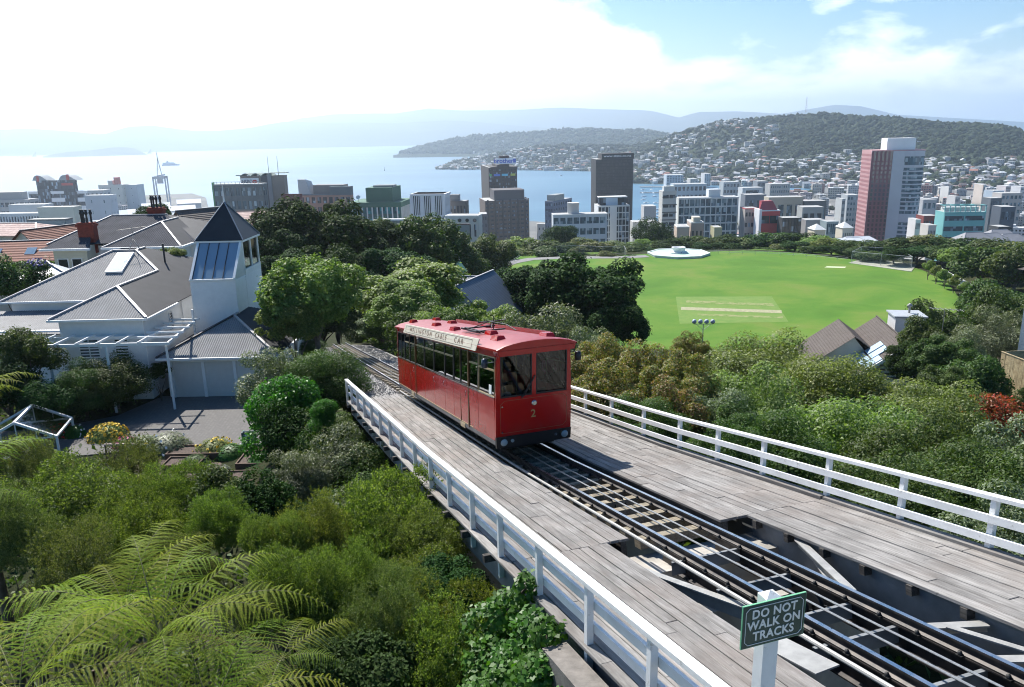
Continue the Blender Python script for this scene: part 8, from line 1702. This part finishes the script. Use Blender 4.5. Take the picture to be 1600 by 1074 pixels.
# hedge round the park
R9 = random.Random(17)
hedge = [(785, 376, 290, 60), (815, 372, 300, 70), (850, 374, 292, 64), (880, 382, 290, 50), (905, 372, 300, 48), (935, 378, 292, 46), (960, 376, 300, 40), (985, 381, 290, 50), (1010, 374, 310, 46), (1035, 378, 300, 44), (1062, 372, 318, 46), (1085, 368, 322, 44), (1110, 371, 315, 48), (1138, 368, 318, 50), (1165, 372, 312, 46), (1190, 368, 316, 50), (1216, 363, 318, 56), (1245, 364, 312, 54), (1272, 368, 306, 50), (1298, 372, 300, 46), (1322, 375, 296, 44), (1345, 378, 292, 40), (1372, 376, 288, 50), (1398, 374, 286, 52), (1428, 373, 284, 60), (1460, 367, 282, 66), (1490, 372, 276, 60), (1520, 378, 272, 64), (1552, 374, 268, 60), (1585, 379, 262, 66), (1615, 380, 256, 60), (1640, 384, 250, 60)]
spots = []
for i, (px, yt, D, wp) in enumerate(hedge): spots.append((px, yt, D, wp)); spots.append((px + R9.uniform(-12, 12), yt + R9.uniform(11, 19), D - R9.uniform(14, 20), wp * .72))
for i, (px, yt, D, wp) in enumerate(spots):
    var = R9.choice((0, 0, 1, 3, 1, 2)); wh_ = (' in the front row' if i % 2 else ' in the back row') + ' of the hedge ' + ('left of the fountain' if px < 1000 else 'behind the fountain' if px < 1130 else 'left of the pink tower' if px < 1345 else 'right of the pink tower')
    tree_px('far', ['leafy green tree', 'dark leaved tree', 'yellow green bush', 'olive brown tree'][var] + wh_, px, yt, D, wp * R9.uniform(.95, 1.2), name='hedge_tree', group=['green trees', 'dark trees', 'yellow green bushes', 'olive trees'][var] + wh_, var=var)
tree_px('dark', 'spreading dark pine standing up behind the fountain path', 1025, 343, 345, 66, name='pine_tree', var=1)
tree_px('dark', 'spreading dark pine left of the white balcony flats', 873, 352, 330, 56, name='pine_tree', var=0)
for i, (px, y, D, w_) in enumerate(((1050, 405, 262, 0),)): pass
# clump of dark shrubs at right edge beyond the lawn corner
for px, yt, D, wp, kd, lab in ((1535, 384, 238, 70, 'far', 'dark bush beyond the garden wall'), (1590, 388, 225, 70, 'far', 'dark bush behind the right corner path'), (1562, 438, 150, 84, 'mid', 'rounded tree at the right corner of the lawn'), (1575, 448, 128, 80, 'mid', 'green tree with feathery top left of the tall white house'), (1560, 480, 108, 80, 'grey', 'grey green tree in front of the tall white house'), (1535, 462, 168, 50, 'dark', 'dark tree just below the lawn corner'),
                                (1460, 470, 118, 76, 'mid', 'domed bright green tree right of the brown roofed house'), (1445, 497, 96, 62, 'mid', 'round green shrub beside the antenna of the brown roofed house'), (1500, 512, 86, 76, 'grey', 'grey green shrub below the white greenhouse roof'), (1480, 530, 74, 70, 'gleafy', 'leafy green shrub right of the brown roof gable'), (1520, 552, 66, 90, 'mid', 'green shrub in front of the timber board fence'), (1625, 600, 46, 50, 'dark', 'dark spiky shrub at the right edge by the board fence'), (1420, 540, 84, 60, 'dark', 'dark shrub between the brown roof and the timber fence'), (1475, 575, 62, 60, 'gleafy', 'low fresh green shrub at the right below the brown roof')):
    tree_px(kd, lab, px, yt, D, wp, name='garden_tree', cat='tree' if 'tree' in lab else 'shrub', var=0)
# low plants at the white wall of the park
for i, (px, yt, D, wp) in enumerate(((1452, 407, 244, 16), (1465, 414, 238, 18), (1478, 421, 232, 18), (1492, 430, 226, 18), (1507, 440, 220, 16))): tree_px('far', 'bushy plant spilling over the low park wall', px, yt, D, wp, name='wall_plant', cat='shrub', group='plants along the low park wall', var=2)
# --- trees between the line and the lawn
tree_px('gloss', 'large dark glossy tree with a ragged crown in front of the lawn', 915, 404, 88, 170, name='glossy_tree', var=0)
tree_px('gloss', 'dark glossy tree adjoining on the left in front of the lawn', 828, 416, 94, 110, name='glossy_tree', var=1)
tree_px('gloss', 'dark lower shoulder of the glossy tree at its right', 962, 472, 82, 90, name='glossy_tree', var=1)
tree_px('grey', 'pale olive shrub above the cable car roof in front of the dark glossy tree', 860, 472, 56, 150, name='olive_shrub', cat='shrub')
tree_px('grey', 'pale olive shrub right behind the front of the cable car roof', 930, 512, 50, 110, name='olive_shrub', cat='shrub')
tree_px('bright', 'yellow green bushy shrub below the blue grey roof', 755, 476, 62, 100, name='bushy_shrub', cat='shrub', var=0)
tree_px('bright', 'light green tree with clustered leaves, the left of the two bright trees', 488, 403, 52, 132, name='bright_tree', var=0, free=True)
tree_px('bright', 'low light green boughs spilling down to the garage roof', 456, 470, 50, 80, name='bright_tree', var=1, free=True)
tree_px('bright', 'light green tree with clustered leaves just above the far end of the cable car roof', 622, 412, 66, 160, name='bright_tree', var=1)
tree_px('bright', 'smaller light green tree tucked between the two bright ones', 560, 446, 60, 100, name='bright_tree', var=1)
tree_px('bright', 'light green lower boughs beside the dark roof of the garage', 452, 470, 58, 80, name='bright_tree', var=1)
tree_px('mid', 'yellow green palm like shrub at the right of the turret wall', 440, 425, 74, 60, name='bushy_shrub', cat='shrub')
tree_px('mid', 'dark undergrowth tree behind the gravel track beside the bright tree', 600, 478, 52, 90, name='undergrowth_tree', var=0)
tree_px('bright', 'leafy shrub directly beside the gravel behind the cable car', 655, 486, 44, 70, name='undergrowth_tree', var=0)
tree_px('mid', 'green shrub directly behind the cable car roof', 712, 482, 42, 90, name='undergrowth_tree', var=1)
tree_px('mid', 'green shrub hiding the line where it bends away', 548, 508, 66, 60, name='undergrowth_tree', var=1)
tree_px('gloss', 'dark tree filling the gap between the two light green trees', 553, 432, 80, 110, name='undergrowth_tree', var=0)
tree_px('leafy', 'shrub at the left of the gravel where the line disappears', 528, 520, 56, 60, name='undergrowth_tree', var=1)
tree_px('gleafy', 'leafy tree closing off the far end of the gravel', 556, 500, 68, 70, name='undergrowth_tree', var=1)
for i, (px, yt, D, wp, kd) in enumerate(((450, 470, 84, 90, 'leafy'), (500, 478, 80, 100, 'gleafy'), (545, 480, 76, 90, 'leafy'), (590, 470, 84, 90, 'gleafy'), (640, 462, 92, 90, 'leafy'), (690, 455, 100, 80, 'gleafy'), (560, 420, 108, 110, 'gloss'), (700, 440, 118, 70, 'leafy'), (470, 440, 100, 100, 'gloss'))): tree_px(kd, 'shady undergrowth shrub on the bank between the light green trees and the dark ones', px, yt, D, wp, name='bank_shrub', cat='shrub', group='undergrowth on the bank behind the light green trees')
# --- autumn shrubs and willow mass beyond the right fence
for px, yt, D, wp, kd, lab in ((930, 528, 36, 120, 'autumn', 'orange tinged shrub just right of the cable car windscreen'), (1010, 540, 34, 130, 'autumn', 'orange tinged shrub in the middle of the autumn row'), (1075, 555, 32, 120, 'autumn', 'brownish shrub below the flat grey roof'), (960, 575, 26, 130, 'autumn', 'brown green shrub low behind the right fence'), (1050, 590, 25, 130, 'autumn', 'brown and green shrub behind the fence in the middle'), (1085, 520, 46, 60, 'autumn', 'thin yellow branch tips in front of the lawn'),
                                (1195, 522, 44, 150, 'willow', 'pale willow like tree below the lawn, left one'), (1180, 570, 33, 170, 'willow', 'pale green willow shrub in the middle of the green mass'), (1300, 552, 40, 150, 'willow', 'large pale willow shrub in front of the brown roof'), (1400, 592, 40, 160, 'willow', 'willow shrub covering the gable of the brown roofed house'), (1470, 600, 38, 130, 'willow', 'willow shrub left of the red flowering bush'), (1340, 620, 27, 200, 'willow', 'big willow shrub right behind the fence, centre right'), (1220, 640, 23, 190, 'leafy', 'dark green shrub right behind the fence'),
                                (1450, 660, 24, 190, 'leafy', 'dense green shrub behind the fence at the right'), (1130, 605, 25, 120, 'grey', 'grey green shrub behind the fence beside the brown one'), (1560, 612, 44, 100, 'red', 'bush with orange red flowers at the right'), (1590, 655, 28, 160, 'grey', 'silvery green shrub at the right edge below the red bush'), (1540, 700, 19, 190, 'leafy', 'glossy green shrub low behind the right fence end'), (1380, 720, 17, 180, 'leafy', 'low dark shrub at the foot of the right fence'), (1600, 760, 15, 160, 'grey', 'pale leaved shrub at the bottom right behind the fence'), (1120, 660, 19, 140, 'leafy', 'dark green shrub at the foot of the fence'), (1000, 625, 22, 120, 'leafy', 'dark green shrub under the brown autumn one'), (1270, 690, 18, 160, 'dark', 'dark shrub in the shade at the foot of the fence')):
    tree_px(kd, lab, px, yt, D, wp, name={'autumn': 'autumn_shrub', 'willow': 'willow_shrub', 'red': 'flowering_bush'}.get(kd, 'green_shrub'), cat='shrub')
# --- left of the track: shrubs round the driveway
for px, yt, D, wp, kd, lab in ((440, 590, 33, 112, 'vivid', 'vivid green rounded bush beside the driveway'), (430, 540, 38, 110, 'grey', 'grey green bush in front of the garage corner'), (505, 545, 36, 110, 'leafy', 'leafy shrub between the driveway and the top of the fence'), (470, 630, 31, 110, 'dark', 'dark bush below the vivid green one'), (555, 585, 37, 50, 'dark', 'shrub at the far end of the left fence'),
                                (505, 625, 27, 44, 'vivid', 'upright bush with bright sunlit leaves left of the fence'), (530, 672, 23, 130, 'grey', 'variegated cream and green shrub left of the bridge'), (465, 700, 22, 100, 'grey', 'white flowering shrub at the left of the variegated one'), (575, 650, 28, 80, 'dark', 'dark shrub in the shade below the far fence'), (420, 745, 20, 110, 'dark', 'dark shrub below the planters'), (345, 735, 21, 100, 'mid', 'dark leafy shrub behind the tree fern'),
                                (175, 556, 50, 90, 'leafy', 'dark climber covered shrub below the pergola'), (125, 562, 50, 80, 'leafy', 'dark rose bush at the corner post of the pergola'), (38, 512, 52, 70, 'mid', 'climbing vine on the left end of the pergola'), (5, 560, 51, 80, 'dark', 'dark climber at the far left of the timber house'), (80, 588, 49, 80, 'dark', 'dark shrub with white flowers below the pergola'), (246, 568, 50.6, 26, 'dark', 'thin dark climber at the corner of the garage'),
                                (20, 395, 70, 70, 'mid', 'purple flowering bush behind the timber house at the left'), (100, 405, 85, 80, 'mid', 'hedge behind the pale shed'), (180, 398, 84, 60, 'mid', 'hedge between the shed and the grey villa'), (268, 387, 66, 34, 'bright', 'yellow green bush top above the timber house roof'), (75, 432, 70, 50, 'mid', 'climber beside the pale shed')):
    tree_px(kd, lab, px, yt, D, wp, name='garden_shrub', cat='shrub')
q = horiz(216, 130); nf = tree('dark', 'small norfolk pine with layered branches between the two chimneys', q.x, q.y, 9, 5.4, name='layered_pine', z=zat(216, 320, 130) - 9)
# --- feathery kanuka and manuka on the foreground slope
for px, yt, D, wp, kd, lab in ((610, 742, 15.6, 285, 'kanuka', 'large domed feathery bright green tea tree right beside the bridge'), (490, 775, 14.6, 170, 'kanuka', 'feathery green tea tree left of the large domed one'), (690, 790, 14.5, 120, 'kanuka', 'feathery green tea tree leaning against the fence'), (440, 800, 14, 130, 'kanuka', 'feathery tea tree between the fern and the bridge'), (545, 850, 12.6, 170, 'kanuka', 'feathery tea tree in front of the large domed one'), (480, 855, 12, 190, 'kanuka', 'feathery tea tree right of the fern tips'), (650, 885, 12, 170, 'manuka', 'darker tea tree low beside the bridge wall'), (560, 920, 11, 200, 'manuka', 'dark lower tea tree under the broad one'), (740, 880, 12.5, 130, 'dark', 'dark shrub in the deep shade beside the ivy'), (560, 1000, 10.0, 220, 'dark', 'dark shrub at the bottom edge below the tea trees'), (720, 980, 11, 190, 'dark', 'dark shrub at the bottom edge left of the ivy'),
                                (60, 668, 26, 130, 'manuka', 'olive tea tree beside the greenhouse at the left edge'), (190, 700, 24, 170, 'manuka', 'olive green tea tree in front of the trellis'), (110, 715, 21, 170, 'kanuka', 'green tea tree in front of the greenhouse'), (20, 745, 18, 150, 'manuka', 'olive tea tree at the left edge behind the ferns'), (265, 722, 22, 130, 'kanuka', 'feathery green tea tree in front of the flower beds'), (215, 755, 18, 180, 'kanuka', 'green tea tree above the upright fern fronds'), (330, 770, 17.5, 120, 'kanuka', 'feathery green tea tree below the planters'), (110, 800, 15.5, 200, 'manuka', 'olive tea tree right behind the tree fern'), (405, 905, 11.5, 120, 'manuka', 'tea tree with thin twigs right of the tree fern'), (300, 830, 15, 130, 'manuka', 'dark olive tea tree behind the fronds')):
    tree_px(kd, lab, px, yt, D, wp, name='tea_tree' if kd in ('kanuka', 'manuka') else 'shade_shrub', cat='tree' if kd in ('kanuka', 'manuka') else 'shrub')
# --- flower beds and garden plants (small individual clumps)
FL = {'yellow': (0.75, 0.52, 0.04), 'red': (0.62, 0.04, 0.02), 'pink': (0.62, 0.08, 0.28), 'white': (0.8, 0.8, 0.76), 'purple': (0.20, 0.15, 0.34)}
def flower_clump(name, label, x, y, z, r, h, leafm, col, nfl, seed, fs=.03):
    zz = min(z, h1(x, y) - .1) if col != 'purple' else z; h = h + (z - zz); z = zz
    rnd = np.random.default_rng(seed); n = 2200; d = unit(rnd.normal(size=(n, 3))); d[:, 2] = abs(d[:, 2]); P = d * np.array([r, r, h]) * (rnd.random(n) ** .4)[:, None]
    e = empty(name, (x, y, z), 0, label, 'flowers'); link('leaves', quads_mesh('leaves', leaves(P, unit(d + np.array([0, 0, .4])), .07 + .05 * rnd.random(n), rnd, .4), LM[leafm]), e)
    d = unit(rnd.normal(size=(nfl, 3))); d[:, 2] = abs(d[:, 2]) + .2; d = unit(d); P = d * np.array([r, r, h]) * 1.04; mm = bpy.data.materials.get('petals_' + col) or simple('petals_' + col, FL[col], .6, var=.15)
    V_ = [leaves(P + rnd.normal(size=P.shape) * fs * .5, unit(d + rnd.normal(size=P.shape) * .5), fs * (1 + rnd.random(nfl)), rnd, .9) for _ in range(3)]
    fo_ = link('flowers', quads_mesh('flowers', np.concatenate(V_), mm), e); fo_['kind'] = 'stuff'; return e
def gp2(px, py, z): p = atZ(px, py, z); return p.x, p.y
for i, (px, py, r, h, lm, col, nf_, lab) in enumerate(((95, 668, .9, .7, 'mid', 'red', 70, 'red geranium bed beside the greenhouse roof'), (118, 670, .6, .8, 'vivid', 'white', 10, 'small bright green shrub in the flower bed'), (168, 672, 1.1, .9, 'bright', 'yellow', 200, 'yellow flowering clump at the edge of the driveway'), (196, 684, .7, .6, 'mid', 'pink', 40, 'pink flowers right of the yellow clump'), (225, 690, 1.0, .9, 'grey', 'yellow', 14, 'grey leaved clump right of the trellis'), (262, 690, 1.3, 1.1, 'grey', 'white', 10, 'silvery lavender bush left of the planters'), (335, 692, 1.1, .8, 'bright', 'yellow', 40, 'leafy yellow tipped plants filling the long planter'), (362, 698, .9, .7, 'vivid', 'white', 3, 'green feathery herbs at the right of the long planter'), (305, 712, .8, .6, 'mid', 'white', 3, 'low green herbs left of the planter'), (350, 722, .35, .35, 'grey', 'white', 6, 'small grey bush at the planter corner'), (412, 712, .9, .75, 'vivid', 'white', 2, 'bright feathery plants in the right hand planter'), (25, 655, .9, .8, 'mid', 'white', 20, 'leafy clump with white flowers at the left edge'), (98, 620, .9, .9, 'dark', 'white', 40, 'white rose bush in the shade of the pergola'))):
    x, y = gp2(px, py + 8, -15.4); flower_clump('flower_bed', lab, x, y, -15.7, r, h, {'vivid': 'grass'}.get(lm, lm), col, nf_, 300 + i, .04)
for i, (px, py, lab) in enumerate(((20, 408, 'purple agapanthus flowers at the far left behind the timber house'), (118, 415, 'purple flowers in front of the grey villa'))):
    p = horiz(px, 70); flower_clump('flower_bed', lab, p.x, p.y, zat(px, py, 70) - .8, 1.0, .8, 'mid', 'purple', 70, 400 + i, .05)
# ivy on the retaining wall and fence at the bottom
def ivy(label, spots, seed, mat='grass', leaf=.045, dens=900):
    rnd = np.random.default_rng(seed); V_ = []
    for (x, y, z, rx, ry, rz_) in spots:
        n = int(dens * rx * rz_ * 6); d = unit(rnd.normal(size=(n, 3))); P = np.array([x, y, z]) + d * np.array([rx, ry, rz_]) * (.75 + .3 * rnd.random(n))[:, None] + rnd.normal(size=(n, 3)) * .03
        V_.append(leaves(P, unit(d * .5 + np.array([-.1, -.3, .9]) + rnd.normal(size=(n, 3)) * .45), leaf * (.6 + .7 * rnd.random(n)), rnd, .75, .15))
    c = spots[0]; e = empty('ivy', c[:3], 0, label, 'ivy'); V_ = np.concatenate(V_) - np.array(c[:3]); mb = MB()
    for a, b in zip(spots[:-1], spots[1:]): mb.tube([A(a[:3]) - A(c[:3]), (A(a[:3]) + A(b[:3])) / 2 - A(c[:3]) + A((.04, .02, .05)), A(b[:3]) - A(c[:3])], .018, 5)
    mb.build('stem', BARK, e); o = link('leaves', quads_mesh('leaves', V_, LM[mat]), e); return e
def tp(s, c, up): p = track(s, c, up); return (p.x, p.y, p.z)
ivy('bright green ivy hanging over the wall beside the left fence, the larger mass', [tp(9.3, 3.15, -.1) + (.22, .22, .22), tp(9.0, 2.95, -.5) + (.35, .35, .3), tp(9.4, 2.8, -.85) + (.5, .45, .4), tp(8.7, 2.75, -1.1) + (.55, .5, .45), tp(9.6, 2.5, -1.3) + (.6, .5, .5), tp(8.4, 2.65, -1.6) + (.55, .5, .5), tp(9.0, 2.35, -1.9) + (.6, .5, .5)], 7)
ivy('bright green ivy trailing down the slope at the bottom middle', [tp(8.2, 2.6, -1.9) + (.6, .5, .5), tp(7.9, 2.3, -2.4) + (.7, .6, .5), tp(9.3, 2.0, -2.2) + (.6, .6, .5), tp(8.6, 1.8, -2.9) + (.7, .6, .5), tp(7.6, 2.3, -3.0) + (.6, .5, .5)], 17, leaf=.05)
ivy('bright green ivy at the bottom edge climbing towards the fence post', [tp(7.6, 3.05, -1.0) + (.22, .2, .3), tp(7.4, 2.95, -1.4) + (.3, .3, .35), tp(7.7, 2.85, -1.8) + (.35, .3, .4), tp(7.2, 2.8, -2.2) + (.4, .3, .4)], 8)
ivy('ivy tendrils over the fence foot near the tea tree', [tp(10.5, 3.3, .1) + (.16, .16, .25), tp(10.7, 3.05, -.3) + (.32, .28, .3), tp(11.0, 2.9, -.7) + (.45, .4, .4), tp(10.4, 2.8, -1.0) + (.5, .45, .45), tp(11.3, 2.7, -1.3) + (.5, .5, .5)], 9)
ivy('glossy ivy between the fence foot and the wall', [tp(9.9, 3.2, -.25) + (.3, .26, .25), tp(9.7, 2.95, -.7) + (.45, .35, .4), tp(8.9, 3.0, -.55) + (.35, .28, .35), tp(8.3, 3.02, -.8) + (.35, .25, .4), tp(8.0, 2.9, -1.3) + (.5, .35, .45), tp(9.9, 2.6, -1.6) + (.6, .5, .5), tp(10.6, 2.3, -1.9) + (.6, .6, .5)], 19)
# --- tree ferns
def frond_mesh(seed, L=2.6, pairs=27, width=.60, arch=.9, droop=1.0):
    rnd = np.random.default_rng(seed); Q = []; pts = []
    def rach(t): # arching midrib in the x-z plane
        return np.array([L * (t * .80 + .12 * math.sin(t * 2.2)), 0, L * (arch * .52 * t - droop * .62 * t ** 2.4)])
    for i in range(pairs):
        t = .10 + .90 * (i + .5) / pairs; p = rach(t); tan = unit(rach(min(1, t + .02)) - rach(t - .02)); nrm = unit(np.array([-tan[2], 0, tan[0]]))
        w = width * (math.sin(math.pi * min(1, (t * .93 + .07)) ** .75)) ** .75 * (1 + .13 * rnd.normal())
        if w < .03: continue
        for sg in (-1, 1):
            if rnd.random() < .05: continue
            dirv = unit(np.array([0, sg, 0]) * .92 + tan * (.38 + .10 * rnd.normal()) + nrm * (.10 + .10 * rnd.normal())); nl = max(5, int(w / .020))
            for j in range(nl):
                f = (j + .5) / nl; c = p + dirv * (w * f) - nrm * (w * .50 * f ** 1.8); ll = .030 * (1 - .75 * f) * (.55 + .45 * min(1, w / width * 1.3)); ww = w / nl * .30
                d2 = unit(dirv - nrm * .8 * f)
                for s2 in (-1, 1):
                    ax = unit(np.cross(d2, nrm)) * s2; tip = c + ax * ll + d2 * ll * .25 - nrm * ll * .18
                    Q.append([c - d2 * ww, c - d2 * ww * .6 + ax * ll * .6, tip, c + d2 * ww])
            # pinna midrib
            a = p; b = p + dirv * w * .55 - nrm * (w * .50 * .55 ** 1.8); e = p + dirv * w - nrm * w * .50; u2 = nrm * .004; v2 = tan * .0045
            Q.append([a + u2 - v2, a + u2 + v2, b + u2 + v2, b + u2 - v2]); Q.append([b + u2 - v2, b + u2 + v2, e + u2 + v2 * .3, e + u2 - v2 * .3])
    V_ = np.array(Q); mb = MB(); mb.tube([tuple(rach(t)) for t in np.linspace(0, 1, 12)], [.013 - .0105 * k / 11 for k in range(12)], 6)
    return quads_mesh('frond', V_, LM['fern']), mb.mesh('frond_stem', simple('frond_stem_brown', (.13, .13, .04), .7) if not bpy.data.materials.get('frond_stem_brown') else bpy.data.materials['frond_stem_brown'])
FR = [frond_mesh(1), frond_mesh(2, 2.7, 28, .62, 1.1, 1.15), frond_mesh(3, 2.4, 25, .56, .8, .9), frond_mesh(4, 2.5, 26, .6, 1.35, 1.0)]
_d = FR[2][0].copy(); _d.materials.clear(); _d.materials.append(leafmat('dead_fronds', [(.16, .11, .06), (.24, .18, .11)], .8, .1, .1)); FRD = (_d, FR[2][1])
def tree_fern(label, px, py, D, n, s, seed, hub=None, tilt=.0):
    """hub (where the fronds spring from) at pixel px, py, distance D"""
    R_ = random.Random(seed); q = horiz(px, D, py); z = zat(px, py, D); g = h1(q.x, q.y); e = empty('tree_fern', (q.x, q.y, g), 0, label, 'tree fern'); mb = MB(); mb.tube([(0, 0, -.3), (.05, .03, (z - g) * .5), (0, 0, z - g)], [.16, .11, .045], 9); mb.build('trunk', BARK, e)
    for k in range(n):
        a = 6.283 * k / n + R_.uniform(-.14, .14); f = FR[R_.randrange(4)]; ss = s * R_.uniform(.72, 1.12); up = R_.uniform(-.15, .55)
        if k in (3, 8) and seed in (3, 6, 9): up = -.75; f = FRD
        o = link('frond', f[0], e, (0, 0, z - g), (R_.uniform(-.15, .15), -up, a), (ss, ss, ss)); st = link('frond_stem', f[1], o)
    return e
tree_fern('large tree fern with arching yellow green fronds filling the lower left corner', 250, 1000, 9.4, 18, .82, 3)
tree_fern('tree fern behind the largest one with fronds fanning upright', 195, 950, 11.4, 14, .74, 4)
tree_fern('tree fern cut off by the left edge with drooping pale fronds', -62, 640, 18, 12, .62, 5)
tree_fern('tree fern at the left edge between the tea trees', -75, 790, 12.5, 12, .58, 6)
tree_fern('tree fern at the very bottom edge with golden fronds', 330, 1120, 8.0, 14, .66, 7)
tree_fern('tree fern in the bottom left corner with golden drooping fronds', 30, 1090, 7.6, 14, .66, 8)
tree_fern('small tree fern with bare greyish fronds near the bottom middle', 440, 1030, 9.8, 9, .48, 9)
# low growth hugging the outside of the left fence
R12 = random.Random(9)
for s_ in (11.2, 12.6, 14.0, 15.4, 17, 18.8, 20.6, 22.6, 24.8, 27.2, 29.8, 32):
    w_ = R12.uniform(2.0, 2.8); c_ = 3.3 - w_ * .40; p = track(s_, c_, -.12 - R12.uniform(0, .3)); g = h1(p.x, p.y) - .4; tree('kanuka' if s_ < 16 else R12.choice(('leafy', 'gleafy', 'dark')), 'small shrub growing up against the outside of the left fence', p.x, p.y, p.z - g, w_, z=g, name='fence_shrub', cat='shrub', group='shrubs along the outside of the left fence')
for s_ in (9.8, 11, 12.4, 13.8, 15.4, 17.2, 19.5, 22, 25):
    p = track(s_, 1.7, -1.3); g = h1(p.x, p.y) - .4; tree('kanuka', 'feathery shrub on the slope below the left fence', p.x, p.y, p.z - g, 2.4, z=g, name='fence_shrub', cat='shrub', group='feathery shrubs below the left fence')
# --- ground cover on the near slopes
n = 42000; gx_ = rng.uniform(-45, 70, n); gy_ = rng.uniform(2, 125, n); keep_ = (sdf_poly(gx_, gy_, FIELD_POLY) > 1.5) & (sdf_poly(gx_, gy_, DRIVE_POLY) > .4)
tx_ = T2.x / T2.y; cdist = (gx_ - (track(18, CMID).x + (gy_ - track(18, CMID).y) * tx_)) * .945
keep_ &= ~((abs(cdist) < 3.0) & (gy_ > 28)) & ~((abs(cdist) < 3.2) & (gy_ <= 32)) & ~((gx_ > -20) & (gx_ < -10.2) & (gy_ > 33) & (gy_ < 38.3)) & ~((gx_ < -14) & (gx_ > -35) & (gy_ > 46) & (gy_ < 64))
gx_, gy_ = gx_[keep_], gy_[keep_]; gz_ = H(gx_, gy_); k = len(gx_); rndg = np.random.default_rng(5)
Q = []
for rep in range(5):
    P = np.stack([gx_ + rndg.normal(size=k) * .35, gy_ + rndg.normal(size=k) * .35, gz_ + .12 + .55 * rndg.random(k) * (.4 + .6 * (np.sin(gx_ * .7) * np.sin(gy_ * .6) > -.2))], 1); Q.append(leaves(P, unit(rndg.normal(size=(k, 3)) * .8 + np.array([0, 0, .8])), .10 + .12 * rndg.random(k), rndg, .5, .2))
tag(link('ground_cover', quads_mesh('ground_cover', np.concatenate(Q), LM['mid'])), kind='stuff')
# weeds along the inner edge of the left walkway and the gravel
# --- tree canopy on the wooded hills
ico = bpy.data.meshes.new('tmp'); import bmesh
bm = bmesh.new(); bmesh.ops.create_icosphere(bm, subdivisions=1, radius=1); IV = np.array([v_.co[:] for v_ in bm.verts]); IF = np.array([[v_.index for v_ in f.verts] for f in bm.faces]); bm.free(); bpy.data.meshes.remove(ico)
def canopy(name, hill_, N_, r0, r1, okf, mat, seed, bmin=.02, bmax=1.08):
    rnd = np.random.default_rng(seed); P, nb = HILLS[hill_]; na = P.shape[0]; jm = min(P.shape[1] - 2, int(bmax * (nb - 1)))
    i = rnd.random(N_) * (na - 2); j = (bmin + rnd.random(N_) * (bmax - bmin)) * (nb - 1); j = np.minimum(j, P.shape[1] - 2.01); ia = i.astype(int); jb = j.astype(int); u = (i - ia)[:, None]; w = (j - jb)[:, None]
    c = P[ia, jb] * (1 - u) * (1 - w) + P[ia + 1, jb] * u * (1 - w) + P[ia, jb + 1] * (1 - u) * w + P[ia + 1, jb + 1] * u * w
    F3 = np.array(FWD); z = c @ F3; px = 800 + FPX * (c @ np.array(RGT)) / z; py = 537 - FPX * (c @ np.array(UPV)) / z
    k = okf(px, py) & (px > -60) & (px < 1680); c = c[k]; m_ = len(c); r = r0 + (r1 - r0) * rnd.random(m_) ** 1.5
    jit = 1 + .28 * rnd.normal(size=(m_, 12, 1)); V_ = c[:, None, :] + IV[None] * jit * r[:, None, None] * np.array([1, 1, .85]); V_[:, :, 2] += (r * .25)[:, None]
    me = bpy.data.meshes.new(name); me.vertices.add(m_ * 12); me.vertices.foreach_set('co', V_.reshape(-1).astype(np.float32)); F_ = (IF[None] + (np.arange(m_) * 12)[:, None, None]).reshape(-1, 3); n_ = len(F_)
    me.loops.add(n_ * 3); me.loops.foreach_set('vertex_index', F_.reshape(-1).astype(np.int32)); me.polygons.add(n_); me.polygons.foreach_set('loop_start', np.arange(0, n_ * 3, 3, dtype=np.int32)); me.polygons.foreach_set('loop_total', np.full(n_, 3, dtype=np.int32)); me.polygons.foreach_set('use_smooth', np.ones(n_, bool)); me.materials.append(mat); me.update(calc_edges=True)
    return tag(link(name, me), kind='stuff')
canopy('wooded_hill_trees', 'wooded_mount', 17000, 4, 10, lambda x, y: ((y < 262) & (x > 1180)) | (rng.random(x.shape) < .5), LM['hill'], 1)
canopy('bay_hill_trees', 'bay_hillside', 5500, 4, 10, lambda x, y: rng.random(x.shape) < .8, LM['hill'], 2)
canopy('headland_trees', 'point_headland', 5000, 7, 15, lambda x, y: y < 240, LM['hill'], 3, .15)
# trees among the city blocks
R10 = random.Random(4); FT = PR['far']
for i in range(120):
    for _ in range(30):
        D = R10.uniform(430, 1500); px = R10.uniform(1040, 1640) if i < 95 else R10.uniform(60, 330); q = horiz(px, D)
        if inflat(q.x, q.y) and not any((q.x - a) ** 2 + (q.y - b) ** 2 < 14 ** 2 for a, b in placed): break
    v_ = R10.choice((0, 1, 1, 3)); s_ = R10.uniform(8, 15); e = empty('street_tree', (q.x, q.y, CITY), R10.uniform(0, 6), 'dark green street tree between the city buildings', 'tree', 'street trees among the city blocks'); e.scale = (s_, s_, s_ * .9); link('crown', FT[v_][0], e); link('trunk', FT[v_][1], e)
# ------------------------------------------------------------------ sea haze
m = bpy.data.materials.new('haze'); m.use_nodes = True; nt = m.node_tree
for n_ in list(nt.nodes): nt.nodes.remove(n_)
o_ = nt.nodes.new('ShaderNodeOutputMaterial'); pv = nt.nodes.new('ShaderNodeVolumePrincipled'); pv.inputs['Color'].default_value = (0.76, 0.87, 1.0, 1); pv.inputs['Density'].default_value = HAZE_D; pv.inputs['Anisotropy'].default_value = 0.7
nt.links.new(pv.outputs[0], o_.inputs['Volume'])
mb = MB(); mb.box(-16500, 16500, -600, 19500, SEA - 3, 620); hz = mb.build('haze', m); tag(hz, kind='stuff'); m.cycles.homogeneous_volume = True if hasattr(m.cycles, 'homogeneous_volume') else None
